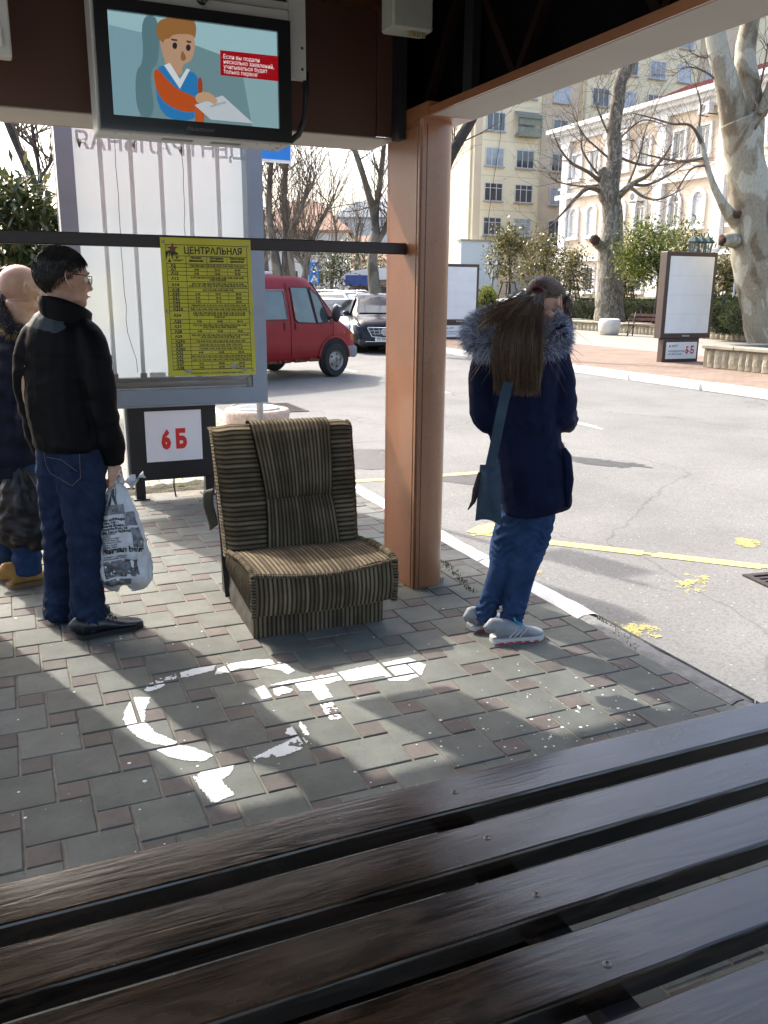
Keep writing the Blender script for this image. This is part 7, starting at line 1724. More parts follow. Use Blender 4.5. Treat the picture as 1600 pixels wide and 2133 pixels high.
# ================================================================ trees and planting
def bark_mat(name, dark, mid, pale, sc=2.2):
    mt = bpy.data.materials.new(name); mt.use_nodes = True; nt = mt.node_tree; L = nt.links; b = nt.nodes['Principled BSDF']
    tc = node(nt, 'ShaderNodeTexCoord'); mp = node(nt, 'ShaderNodeMapping'); mp.inputs['Scale'].default_value = (1, 1, .45); L.new(tc.outputs['Object'], mp.inputs[0])
    n1 = node(nt, 'ShaderNodeTexNoise'); n1.inputs['Scale'].default_value = sc; n1.inputs['Detail'].default_value = 4; n1.inputs['Distortion'].default_value = 1.2; L.new(mp.outputs[0], n1.inputs['Vector'])
    r1 = ramp(nt, n1.outputs['Fac'], [(.38, dark), (.44, mid), (.52, mid), (.56, pale), (.7, pale)]); r1.color_ramp.interpolation = 'LINEAR'
    n2 = node(nt, 'ShaderNodeTexNoise'); n2.inputs['Scale'].default_value = 30; n2.inputs['Detail'].default_value = 4; L.new(mp.outputs[0], n2.inputs['Vector'])
    r2 = ramp(nt, n2.outputs['Fac'], [(.35, (.7,) * 3), (.65, (1,) * 3)]); mx = node(nt, 'ShaderNodeMix', data_type='RGBA', blend_type='MULTIPLY'); mx.inputs[0].default_value = .8; L.new(r1.outputs[0], mx.inputs[6]); L.new(r2.outputs[0], mx.inputs[7])
    L.new(mx.outputs[2], b.inputs['Base Color']); b.inputs['Roughness'].default_value = .85
    bp = node(nt, 'ShaderNodeBump'); bp.inputs['Distance'].default_value = .02; bp.inputs['Strength'].default_value = .6; L.new(n1.outputs['Fac'], bp.inputs['Height']); L.new(bp.outputs[0], b.inputs['Normal']); return mt
plane_bark = bark_mat('plane_bark', (.17, .135, .09), (.29, .265, .20), (.43, .42, .35), 1.7)
fleck_bark = bark_mat('flecked_bark', (.10, .085, .065), (.17, .15, .12), (.30, .285, .24), 7)
grey_bark = bark_mat('weathered_bark', (.07, .058, .045), (.13, .11, .085), (.22, .195, .155), 1.6)
twig_m = M('twig_bark', (.085, .062, .045), rough=.9, col2=(.17, .13, .095), scale=3)
dark_bark = M('dark_bark', (.03, .026, .026), rough=.9, col2=(.07, .06, .055), scale=6, bump=.01)
knot_m = M('cut_branch_scar', (.035, .018, .012), rough=.95, col2=(.09, .05, .03), scale=14, bump=.02)
def spline(P, Rr, sub=6):
    Q, T, k = [], [], len(P)
    for i in range(k - 1):
        p0, p1, p2, p3 = P[max(0, i - 1)], P[i], P[i + 1], P[min(k - 1, i + 2)]
        for j in range(sub):
            t = j / sub; Q.append(.5 * (2 * p1 + (p2 - p0) * t + (2 * p0 - 5 * p1 + 4 * p2 - p3) * t * t + (3 * p1 - p0 - 3 * p2 + p3) * t ** 3)); T.append(lerp(Rr[i], Rr[i + 1], t))
    return Q + [P[-1]], T + [Rr[-1]]
def limb_px(mb, pts, n=14, rough_=.06, seed=0.0, sub=6):
    """limb measured as (photo pixel, pixel, distance, half width in pixels)"""
    P = [D(x, y, d_) for x, y, d_, w_ in pts]; Rr = [w_ / ppm(p) for p, (x, y, d_, w_) in zip(P, pts)]
    Q, T = spline(P, Rr, sub); o = len(mb.v); mb.tube(Q, T, n)
    for i in range(o, len(mb.v)):
        v = Vector(mb.v[i]); q = Q[min(len(Q) - 1, (i - o) // n)]; k = 1 + rough_ * fbm((v.x * 1.6, v.y * 1.6, v.z * 1.6), 1.0, seed); mb.v[i] = tuple(q + (v - q) * k)
    return Q, T
def grow(mb, p, d_, ln, r_, lev, rng, up=.12, spread=.7, kids=(3, 5), wob=.22, seg=5, minr=.004, shoots=None):
    """a bare branch with side branches, twigs last"""
    P = [p]; Rr = [r_]; c = p.copy(); d_ = d_.normalized()
    for i in range(seg):
        d_ = (d_ + Vector((rng.gauss(0, wob), rng.gauss(0, wob), rng.gauss(0, wob) + up))).normalized(); c = c + d_ * (ln / seg); P.append(c.copy()); Rr.append(max(minr * .6, r_ * (1 - .75 * (i + 1) / seg)))
    mb.tube(P, Rr, 6 if r_ > .03 else (4 if r_ > .012 else 3), caps=False)
    if lev <= 0: return
    for k in range(rng.randint(*kids)):
        i = rng.randint(1, seg); b0 = P[i]; bd = (P[i] - P[i - 1]).normalized(); ax = Vector((rng.gauss(0, 1), rng.gauss(0, 1), rng.gauss(0, 1))).normalized(); nd = (bd + ax * spread).normalized()
        grow(mb, b0, nd, ln * rng.uniform(.4, .72), max(minr, Rr[i] * rng.uniform(.5, .75)), lev - 1, rng, up, spread, kids, wob, seg, minr)
def clear_mb(Q, i): return Q[max(0, min(len(Q) - 1, int(i * (len(Q) - 1))))]
# ---- big plane tree in the hedge, right of centre
t1 = thing('plane_tree', 'stout grey plane tree with a knotted trunk rising from the clipped hedge', 'tree', group='bare plane trees')
b_ = MB(); d1 = 40
limb_px(b_, [(1270, 690, d1, 34), (1269, 640, d1, 29), (1272, 580, d1, 27), (1272, 520, d1, 27), (1276, 470, d1, 22), (1273, 425, d1, 19), (1268, 400, d1, 22), (1276, 360, d1, 17), (1281, 320, d1, 15), (1279, 270, d1, 14), (1286, 220, d1, 14), (1292, 170, d1, 13), (1310, 120, d1, 11), (1322, 40, d1, 8), (1318, -60, d1, 5), (1330, -160, d1, 2)], 18, .12, 1)
Q2, _ = limb_px(b_, [(1272, 430, d1, 12), (1258, 390, d1, 11), (1254, 360, d1, 10), (1262, 350, d1, 4)], 10, .1, 2)
limb_px(b_, [(1282, 415, d1, 8), (1300, 398, d1 - .5, 7), (1316, 384, d1 - 1, 6), (1322, 378, d1 - 1, 2)], 10, .1, 3)
limb_px(b_, [(1284, 190, d1, 11), (1300, 165, d1, 8), (1315, 140, d1, 7), (1330, 100, d1, 6)], 10, .1, 4)
limb_px(b_, [(1262, 520, d1, 12), (1246, 508, d1 - .3, 10), (1239, 500, d1 - .5, 8)], 10, .1, 5)
b_.build('trunk', fleck_bark, t1, smooth=True)
k_ = MB(); p = D(1239, 499, d1 - .6); k_.ball(p, (.24, .2, .22), 14, 10); k_.v = [tuple(Vector(v) + (Vector(v) - p) * .35 * fbm((v[0] * 5, v[1] * 5, v[2] * 5))) for v in k_.v]; k_.build('branch_scar', knot_m, t1, smooth=True)
tw = MB(); rg = random.Random(41)
boughs = [[(1254, 380, d1, 5), (1225, 358, d1 - .5, 4), (1192, 340, d1 - 1, 3), (1168, 312, d1 - 1, 2), (1150, 270, d1 - 1, 1)], [(1252, 398, d1, 6), (1225, 392, d1 - .5, 5), (1200, 412, d1 - 1, 4), (1180, 435, d1 - 1, 3), (1155, 462, d1 - 1, 1)], [(1254, 385, d1, 3), (1210, 388, d1, 2), (1165, 380, d1, 1.5), (1150, 372, d1, 1)],
          [(1318, 382, d1 - 1, 5), (1350, 365, d1 - 1, 4), (1380, 330, d1 - 1, 3), (1400, 300, d1 - 1, 1)], [(1318, 384, d1 - 1, 4), (1350, 385, d1 - 1, 3), (1400, 360, d1 - 2, 2), (1440, 330, d1 - 2, 1)], [(1312, 388, d1 - 1, 4), (1340, 410, d1 - 1.5, 3), (1375, 415, d1 - 2, 2), (1420, 395, d1 - 2, 1)], [(1304, 395, d1, 3), (1330, 330, d1, 2.5), (1345, 270, d1, 1.5), (1360, 240, d1, 1)], [(1295, 330, d1, 3), (1330, 342, d1, 2.5), (1370, 345, d1, 2), (1430, 336, d1, 1)], [(1252, 370, d1, 3), (1232, 345, d1, 2.4), (1212, 310, d1, 2), (1214, 280, d1, 1)], [(1275, 335, d1, 3), (1240, 305, d1, 2), (1215, 280, d1, 1.5), (1195, 240, d1, 1)], [(1276, 300, d1, 2.5), (1300, 280, d1, 2), (1340, 250, d1, 1.5), (1390, 262, d1, 1)], [(1272, 290, d1, 2.5), (1250, 240, d1, 2), (1235, 200, d1, 1)]]
for bw in boughs:
    Q, T = limb_px(tw, bw, 5, 0, 0, 5)
    for k in range(9):
        i = rg.randint(3, len(Q) - 1); dd = (Q[i] - Q[i - 1]).normalized() + Vector((rg.gauss(0, .6), rg.gauss(0, .6), rg.gauss(.3, .6))); grow(tw, Q[i], dd, rg.uniform(1.0, 2.2), .016, 2, rg, .06, .8, (2, 4), .25, 4, .005)
for k in range(90):
    p = D(1272 + rg.uniform(-18, 22), rg.uniform(-60, 430), d1 - .35); grow(tw, p, Vector((rg.gauss(0, 1), rg.gauss(-.3, .6), rg.gauss(.4, .5))), rg.uniform(.6, 1.8), .014, 1, rg, .10, .8, (2, 4), .25, 4, .005)
tw.build('branches', twig_m, t1, kind='stuff')
# ---- mottled plane tree by the near planter, right edge
t2 = thing('plane_tree', 'pale mottled plane tree leaning by the nearest stone planter', 'tree', group='bare plane trees')
b_ = MB(); d2 = 20.5
limb_px(b_, [(1612, 760, d2, 50), (1602, 700, d2, 46), (1590, 620, d2, 46), (1576, 540, d2, 48), (1568, 470, d2, 46), (1562, 400, d2, 42), (1552, 340, d2, 40), (1546, 290, d2, 40), (1536, 250, d2, 34)], 20, .10, 6)
limb_px(b_, [(1548, 330, d2, 30), (1532, 260, d2, 28), (1518, 190, d2, 24), (1502, 130, d2, 22), (1490, 70, d2, 20), (1482, 20, d2, 18), (1470, -80, d2, 14), (1440, -220, d2, 8), (1430, -340, d2, 3)], 16, .10, 7)
limb_px(b_, [(1556, 330, d2, 30), (1566, 270, d2 + .2, 26), (1564, 200, d2 + .3, 23), (1552, 130, d2 + .4, 21), (1560, 60, d2 + .5, 19), (1578, -20, d2 + .5, 16), (1600, -140, d2 + .5, 11), (1590, -300, d2 + .5, 5), (1600, -400, d2 + .5, 2)], 16, .10, 8)
limb_px(b_, [(1540, 470, d2, 16), (1518, 444, d2 - .3, 12), (1500, 415, d2 - .5, 9), (1484, 380, d2 - .6, 7), (1470, 335, d2 - .6, 6), (1463, 300, d2 - .6, 5), (1452, 262, d2 - .6, 4)], 10, .10, 9)
limb_px(b_, [(1545, 505, d2, 18), (1522, 500, d2 - .3, 15), (1506, 500, d2 - .45, 12)], 10, .1, 10)
limb_px(b_, [(1585, 240, d2, 12), (1604, 180, d2, 9), (1626, 120, d2, 7)], 10, .1, 4)
b_.build('trunk', plane_bark, t2, smooth=True)
k_ = MB()
for (x, y, r_) in ((1507, 500, .125), (1536, 446, .085)):
    p = D(x, y, d2 - .42); o = len(k_.v); k_.ball(p, (r_, r_ * .8, r_), 14, 10)
    for i in range(o, len(k_.v)): v = Vector(k_.v[i]); k_.v[i] = tuple(v + (v - p) * .4 * fbm((v.x * 7, v.y * 7, v.z * 7)))
k_.build('branch_scar', knot_m, t2, smooth=True, kind='stuff')
tw = MB(); rg = random.Random(52)
for bw in ([(1462, 300, d2 - .6, 4), (1440, 262, d2 - .8, 3), (1400, 258, d2 - 1, 2.4), (1360, 246, d2 - 1, 1.8), (1320, 236, d2 - 1, 1)], [(1464, 330, d2 - .6, 3.6), (1420, 336, d2 - 1, 3), (1380, 330, d2 - 1.2, 2.4), (1330, 318, d2 - 1.2, 1)], [(1468, 345, d2 - .6, 3), (1440, 352, d2 - .8, 2.2), (1415, 390, d2 - .8, 1.4), (1405, 420, d2 - .8, .8)], [(1455, 270, d2 - .6, 3), (1460, 220, d2 - .6, 2), (1450, 180, d2 - .6, 1)], [(1506, 180, d2, 3), (1470, 150, d2, 2), (1430, 140, d2, 1.4), (1400, 160, d2, 1)], [(1570, 230, d2, 3), (1590, 150, d2, 2.4), (1600, 90, d2, 1)], [(1498, 100, d2, 2.5), (1470, 120, d2, 2), (1440, 110, d2, 1)], [(1560, 290, d2 - .3, 3), (1590, 240, d2 - .5, 3), (1620, 210, d2 - .5, 2)]):
    Q, T = limb_px(tw, bw, 5, 0, 0, 5)
    for k in range(8):
        i = rg.randint(3, len(Q) - 1); dd = (Q[i] - Q[i - 1]).normalized() + Vector((rg.gauss(0, .6), rg.gauss(0, .5), rg.gauss(0, .7))); grow(tw, Q[i], dd, rg.uniform(.5, 1.3), .008, 2, rg, .04, .8, (2, 3), .28, 4, .003)
tw.build('branches', twig_m, t2, kind='stuff')
# ---- pollarded trees down the street, seen between lightbox and column
def pollard(label, stems, seed, nt_=70, ln=(1.5, 4.0), mat=grey_bark, bases=None):
    t = thing('plane_tree', label, 'tree', group='bare plane trees'); b_ = MB(); tw = MB(); rg = random.Random(seed); ends = []
    for s_ in stems:
        Q, T = limb_px(b_, s_, 10, .1, seed); ends.append((Q, T))
    b_.build('trunk', mat, t, smooth=True)
    for Q, T in ends:
        for k in range(nt_):
            i = rg.randint(len(Q) // 4, len(Q) - 1); dd = Vector((rg.gauss(0, .5), rg.gauss(0, .5), rg.gauss(.9, .5))); grow(tw, Q[i], dd, rg.uniform(*ln), .022, 2 if rg.random() < .5 else 1, rg, .10, .55, (2, 4), .13, 5, .006)
    tw.build('branches', twig_m, t, kind='stuff'); return t
d3 = 36
pollard('pollarded tree cluster rising behind the red van roof', [[(582, 640, d3, 12), (577, 570, d3, 12), (570, 510, d3, 9), (560, 440, d3, 7), (562, 380, d3, 6), (568, 300, d3, 5)], [(602, 640, d3, 15), (600, 560, d3, 14), (597, 490, d3, 9), (592, 420, d3, 7), (594, 370, d3, 6), (600, 310, d3, 5)], [(612, 600, d3, 9), (604, 500, d3 - .5, 6), (622, 450, d3 - 1, 5), (640, 400, d3 - 1, 4), (655, 380, d3 - 1, 4)]], 61, 34)
pollard('slender leaning tree between the van roof and the crossing sign', [[(632, 640, 40, 9), (634, 590, 40, 8), (642, 530, 40, 7), (658, 480, 40, 5), (680, 440, 40, 4), (692, 425, 40, 3)], [(636, 560, 40, 5), (620, 530, 40, 4), (608, 505, 40, 3)]], 62, 46)
d4 = 30
pollard('forked plane tree just before the copper column', [[(788, 660, d4, 15), (780, 600, d4, 13), (776, 545, d4, 11), (780, 500, d4, 11), (782, 470, d4, 9), (772, 420, d4, 7), (755, 360, d4, 6), (738, 310, d4, 6), (722, 270, d4, 5)], [(780, 480, d4, 8), (786, 420, d4, 6), (794, 360, d4, 6), (800, 300, d4, 5)], [(782, 510, d4, 7), (800, 480, d4, 6), (815, 440, d4, 5)]], 63, 16, (.8, 2.2))
pollard('tree whose bough shows beside the column top', [[(880, 660, 24, 20), (885, 540, 24, 18), (900, 420, 24, 16), (930, 340, 24, 13), (955, 295, 24, 12), (985, 245, 24, 10), (1010, 190, 24, 8), (1020, 100, 24, 6), (1010, 0, 24, 4), (1020, -120, 24, 2)]], 64, 22, (.8, 2.2), dark_bark)
pollard('thin bare tree far down the street near the kiosk', [[(745, 640, 60, 5), (747, 560, 60, 5), (742, 500, 60, 3), (750, 460, 60, 2)]], 65, 40, (2, 5))
pollard('bare tree beyond the grey white building', [[(690, 640, 70, 5), (692, 560, 70, 4), (700, 500, 70, 3), (695, 450, 70, 2)]], 66, 40, (2, 6))
pollard('bare tree behind the lightbox post', [[(556, 640, 50, 8), (552, 540, 50, 7), (545, 450, 50, 5), (540, 360, 50, 3)]], 67, 40, (1.5, 4.5))
# ---- left edge: leaning dark trunk, pale thin tree, magnolia
pollard('dark leaning trunk above the magnolia at the edge', [[(130, 720, 15, 11), (112, 560, 15, 10), (85, 430, 15, 9), (62, 360, 15, 8.5), (35, 300, 15, 8), (8, 235, 15, 8), (-10, 170, 15, 7)]], 68, 5, (.6, 1.6), dark_bark)
pollard('pale thin tree beside the lightbox frame', [[(90, 640, 22, 5), (88, 460, 22, 5), (84, 380, 22, 5), (78, 330, 22, 4), (68, 270, 22, 3.5), (62, 220, 22, 3)], [(84, 370, 22, 4), (105, 340, 22, 3), (120, 310, 22, 2)], [(76, 310, 22, 3), (50, 290, 22, 2), (25, 270, 22, 1)]], 69, 14, (.8, 2.4), dark_bark)
def leaf_mesh_add(mb, p, d_, n, ln, wd, bend=.15):
    s_ = d_.cross(n); s_ = s_.normalized() if s_.length > 1e-6 else Vector((1, 0, 0)); m_ = p + d_ * ln * .5 - n * ln * bend * .3
    mb.add([p, m_ + s_ * wd, p + d_ * ln - n * ln * bend, m_ - s_ * wd, m_ - n * wd * .35], [(0, 1, 4), (1, 2, 4), (2, 3, 4), (3, 0, 4)])
def leaf_mat(name, c1, c2, rough=.4, spec=.5):
    mt = M(name, c1, rough=rough, spec=spec); nt = mt.node_tree; b = nt.nodes['Principled BSDF']; g = node(nt, 'ShaderNodeNewGeometry'); r_ = ramp(nt, g.outputs['Random Per Island'], [(0, mul(c1, .55)), (.5, c1), (1, c2)]); nt.links.new(r_.outputs[0], b.inputs['Base Color'])
    tr = node(nt, 'ShaderNodeBsdfTranslucent'); nt.links.new(r_.outputs[0], tr.inputs[0]); mx = node(nt, 'ShaderNodeMixShader'); mx.inputs[0].default_value = .3; o = [n for n in nt.nodes if n.type == 'OUTPUT_MATERIAL'][0]; nt.links.new(b.outputs[0], mx.inputs[1]); nt.links.new(tr.outputs[0], mx.inputs[2]); nt.links.new(mx.outputs[0], o.inputs[0]); return mt
magnolia = leaf_mat('magnolia_leaf', (.040, .065, .018), (.13, .12, .045), .28, .6); rust_leaf = leaf_mat('magnolia_leaf_young', (.10, .11, .035), (.32, .25, .11), .32, .5)
bright = leaf_mat('evergreen_leaf', (.10, .15, .025), (.34, .35, .07), .35); hedge_l = leaf_mat('hedge_leaf', (.028, .045, .014), (.075, .095, .030), .5); lime = leaf_mat('lime_leaf', (.16, .20, .02), (.38, .38, .04), .45)
def crown_clumps(mb, c, rad, n, rng, ln=.14, wd=.03, clumps=26, tight=.30, shape=None, tw=None):
    C_ = []
    for k in range(clumps):
        for _ in range(40):
            q = Vector((rng.uniform(-1, 1), rng.uniform(-1, 1), rng.uniform(-1, 1)))
            if .25 < q.length < 1 and (shape is None or shape(q)): break
        C_.append(Vector((q.x * rad[0], q.y * rad[1], q.z * rad[2])))
    for i in range(n):
        k = rng.choice(C_); o = Vector((rng.gauss(0, 1), rng.gauss(0, 1), rng.gauss(0, .8))) * tight * min(rad); p = c + k + o; d_ = (k.normalized() * .5 + Vector((rng.gauss(0, .7), rng.gauss(0, .7), rng.gauss(.15, .6)))).normalized(); nn = Vector((rng.gauss(0, .4), rng.gauss(0, .4), 1)); nn = (nn - d_ * nn.dot(d_)); nn = nn.normalized() if nn.length > 1e-3 else Z_
        leaf_mesh_add(mb, p, d_, nn, ln * rng.uniform(.7, 1.25), wd * rng.uniform(.7, 1.2))
    return C_
def leafy_tree(name, label, base, c, rad, n, seed, mat, ln=.14, wd=.032, trunk=.05, clumps=26, tight=.30, group='small leafy trees', shape=None):
    t = thing(name, label, 'tree', group=group); rng = random.Random(seed); mb = MB(); C_ = crown_clumps(mb, c, rad, n, rng, ln, wd, clumps, tight, shape); mb.build('crown', mat, t)
    b_ = MB(); top = c + Vector((0, 0, rad[2] * .4)); b_.tube([base, base.lerp(c, .5) + Vector((trunk, 0, 0)), c, top], [trunk, trunk * .85, trunk * .6, trunk * .25], 8)
    for k in C_[:16]: b_.tube([c - Vector((0, 0, rad[2] * .5)), c + k * .45, c + k], [trunk * .4, trunk * .25, trunk * .1], 4, caps=False)
    b_.build('trunk', dark_bark, t, smooth=True); return t
p = D(52, 640, 11.5); leafy_tree('magnolia_tree', 'glossy magnolia behind the two men, its lit leaves below the dark trunk', Vector((p.x, p.y, 0)), D(35, 500, 11.5), (.72, .6, .85), 2600, 71, magnolia, .17, .040, .06, 40, .30, shape=lambda q: q.z < .9 - .5 * abs(q.x + .2))
mgs = ((1062, 536, 52, 1.15, 1.45, 'tallest rounded magnolia before the garage door'), (1135, 552, 53, 1.35, 1.6, 'wide two tier magnolia before the garage door'), (1190, 562, 57, 1.2, 1.5, 'magnolia in a tripod frame left of the stout plane tree'), (1305, 560, 53, .9, 1.7, 'slim magnolia in a tripod frame right of the stout plane tree'), (1515, 570, 46, 1.0, 1.5, 'magnolia in a tripod frame beside the walking person'))
stake = M('tripod_timber', (.030, .026, .024), rough=.8, col2=(.06, .05, .045), scale=8)
for i, (x, y, dd, rx, rz_, lb_) in enumerate(mgs):
    c = D(x, y, dd); TZ = TER if i > 1 else .36; bs_ = Vector((c.x, c.y, TZ)); leafy_tree('magnolia_tree', lb_, bs_, c, (rx, rx, rz_), 1700, 80 + i, rust_leaf, .26, .062, .05, 26, .30)
    t = thing('tree_guard', 'dark timber tripod guard ' + ('round the %s' % lb_.split(' in a')[0].split(' before')[0]) + (', third from the flats' if i == 2 else (', first' if i == 0 else (', second' if i == 1 else (', fourth' if i == 3 else ', nearest the sign')))), 'tree guard', (bs_.x, bs_.y, TZ), R(20 * i), 'timber tree guards')
    for sx, sy in ((-1, -1), (1, -1), (1, 1), (-1, 1)):
        b_ = MB(); b_.bar((sx * .62, sy * .62, 0), (sx * .24, sy * .24, 1.9), .06, .06); b_.build('post', stake, t)
    for z, w_ in ((.55, .52), (1.2, .39), (1.86, .27)):
        for a, b in (((-1, -1), (1, -1)), ((1, -1), (1, 1)), ((1, 1), (-1, 1)), ((-1, 1), (-1, -1))):
            b_ = MB(); b_.bar((a[0] * w_, a[1] * w_, z), (b[0] * w_, b[1] * w_, z), .045, .06); b_.build('rail', stake, t)
c = D(1375, 530, 37); leafy_tree('evergreen_tree', 'large bright green evergreen behind the lightbox numbered 5', Vector((c.x, c.y, .34)), c, (1.75, 1.6, 1.45), 7500, 91, bright, .20, .034, .12, 60, .24, shape=lambda q: q.z < .95 - .45 * abs(q.x) and q.z > -.75 + .5 * q.x * (q.x > 0))
c = D(742, 560, 45); leafy_tree('evergreen_shrub', 'dark evergreen shrub beside the kiosk', Vector((c.x, c.y, RZ)), c - Vector((0, 0, .3)), (1.9, 1.2, 1.5), 2600, 92, magnolia, .22, .05, .08, 36, .3)
def bush(name, label, c, rad, n, seed, mat, ln=.06, wd=.018, cat='bush', box=False, group='clipped bushes'):
    rng = random.Random(seed); t = thing(name, label, cat, group=group); mb = MB(); core = MB()
    for i in range(n):
        if box:
            q = Vector((rng.uniform(-1, 1), rng.uniform(-1, 1), rng.uniform(-1, 1))); ax = rng.randrange(3); q[ax] = math.copysign(1, q[ax]); nn = Vector((0, 0, 0)); nn[ax] = q[ax]; p = Vector((q.x * rad[0], q.y * rad[1], q.z * rad[2])); k = (1 + .10 * fbm((p.x * .9, p.y * .9, p.z * .9), 1, seed)) * rng.uniform(.9, 1.03)
            p = p * k
        else:
            q = Vector((rng.gauss(0, 1), rng.gauss(0, 1), rng.gauss(0, 1))).normalized(); nn = q; k = (1 + .12 * fbm((q.x * 2.2, q.y * 2.2, q.z * 2.2), 1, seed)) * rng.uniform(.82, 1.03); p = Vector((q.x * rad[0], q.y * rad[1], q.z * rad[2])) * k
        d_ = (nn + Vector((rng.gauss(0, .6), rng.gauss(0, .6), rng.gauss(.1, .6)))).normalized(); n2 = d_.orthogonal().normalized(); leaf_mesh_add(mb, c + p, d_, n2, ln * rng.uniform(.7, 1.4), wd)
    mb.build('foliage', mat, t)
    if box: core.box(c - Vector(rad) * .92, c + Vector(rad) * .92)
    else: core.ball(c, [r_ * .84 for r_ in rad], 14, 10)
    core.build('inner_twigs', M('hedge_core', (.012, .014, .008), rough=1), t); return t
c = D(1014, 622, 40); bush('round_bush', 'round yellow green bush between the far lightbox and the white saloon', Vector((c.x, c.y, .95)), (.55, .55, .95), 2400, 101, lime, .075, .02)
c = D(774, 628, 33); bush('round_bush', 'yellow green bush low beside the forked tree', Vector((c.x, c.y, .75)), (.5, .5, .65), 1200, 102, lime, .075, .02)
for i, (u, v0, v1, h_, lb_) in enumerate(((28.2, 28.5, 38.3, .95, 'dark clipped hedge at the foot of the stout plane tree'), (30.6, 17.5, 28, .8, 'dark clipped hedge below the terrace wall'))):
    bush('hedge', lb_, Vector((u, (v0 + v1) / 2, .34 + h_ / 2)), (1.1, (v1 - v0) / 2, h_ / 2), 9000, 110 + i, hedge_l, .11, .03, 'hedge', True)
for i, (x, y, dd, rx, rz_, lb_) in enumerate(((1510, 675, 31, .75, .62, 'rounded conifer right of the lightbox numbered 5'), (1562, 680, 29, .95, .55, 'wide low conifer nearest the mottled tree'))):
    c = D(x, y, dd); bush('conifer_shrub', lb_, Vector((c.x, c.y, max(.9, c.z))), (rx, rx, rz_), 2600, 120 + i, hedge_l, .10, .02)
for i, (v, u, rx) in enumerate(((12.6, 15.7, .9), (10.6, 15.4, 1.0), (8.6, 15.8, 1.0), (13.4, 17.3, .9))):
    bush('ground_cover', ('feathery juniper at the corner of the nearest planter', 'feathery juniper in the middle of the nearest planter', 'feathery juniper at the picture edge of the nearest planter', 'feathery juniper behind the nearest planter corner')[i], Vector((u, v, .58)), (rx, rx, .28), 3000, 130 + i, hedge_l, .10, .012, group='junipers in the nearest planter')
# moss and grass blades in the joints by the column and the kerb
mg = MB(); rg = random.Random(6)
for (a, b, n) in ((G(925, 1170), G(985, 1235), 260), (G(1240, 1285), G(1330, 1350), 160), (G(925, 1205), G(880, 1230), 90), (G(290, 1022), G(440, 1008), 300)):
    for i in range(n):
        p = a.lerp(b, rg.random()) + Vector((rg.gauss(0, .012), rg.gauss(0, .012), 0)); p.z = -.005; d_ = Vector((rg.gauss(0, .5), rg.gauss(0, .5), 1)).normalized(); leaf_mesh_add(mg, p, d_, d_.orthogonal().normalized(), rg.uniform(.008, .022), .0022)
mg.build('joint_grass', leaf_mat('moss_green', (.06, .09, .015), (.13, .15, .03), .8), kind='stuff', label='moss and grass tufts growing in the paving joints', cat='grass')
# ================================================================ painted wheelchair symbol and paint drops
paint_w = M('white_floor_paint', (.66, .68, .66), rough=.6, col2=(.76, .77, .75), scale=18)
polys = [[(447, 1406), (452, 1394), (480, 1383), (520, 1376), (560, 1374), (600, 1385), (614, 1398), (600, 1406), (585, 1397), (545, 1391), (500, 1393), (470, 1401)], [(300, 1438), (318, 1420), (345, 1409), (374, 1402), (366, 1414), (352, 1422), (335, 1433), (310, 1441)], [(375, 1402), (410, 1390), (448, 1384), (446, 1396), (400, 1408), (378, 1412)],
    [(257, 1500), (262, 1480), (272, 1462), (280, 1452), (314, 1453), (303, 1478), (301, 1507), (262, 1512)], [(263, 1513), (305, 1507), (322, 1526), (370, 1548), (357, 1557), (320, 1551), (288, 1538)], [(326, 1563), (370, 1552), (405, 1558), (445, 1574), (425, 1586), (385, 1585), (350, 1576)],
    [(404, 1618), (430, 1603), (488, 1595), (481, 1612), (463, 1624), (466, 1634), (480, 1645), (489, 1656), (456, 1670), (440, 1673), (428, 1655), (415, 1640)], [(524, 1581), (560, 1562), (625, 1532), (641, 1545), (626, 1561), (590, 1576), (555, 1579), (535, 1591)], [(598, 1519), (610, 1514), (623, 1528), (612, 1535), (594, 1530)], [(623, 1503), (633, 1509), (645, 1531), (635, 1532), (625, 1515)],
    [(532, 1435), (553, 1427), (569, 1452), (545, 1458)], [(569, 1435), (590, 1430), (611, 1437), (605, 1443), (588, 1446), (580, 1451), (571, 1447)], [(557, 1429), (600, 1418), (700, 1402), (830, 1375), (850, 1371), (887, 1385), (879, 1406), (845, 1419), (810, 1419), (800, 1408), (735, 1421), (715, 1417), (675, 1428), (693, 1453), (665, 1461), (650, 1440), (625, 1441), (615, 1425)], [(664, 1465), (697, 1462), (703, 1480), (712, 1497), (690, 1501), (678, 1485)], [(562, 1462), (572, 1457), (573, 1480), (584, 1503), (577, 1506), (566, 1480)]]
thin = {13: .60, 14: .42, 7: .95, 1: .85}
PAVL = [(q.x - hs, q.x + hs, q.y - hs, q.y + hs, dz) for (q, hs, dz) in PAVH.values() if -.3 < q.x < 2.2 and 1.8 < q.y < 3.6]
pm = MB(); st = .0052
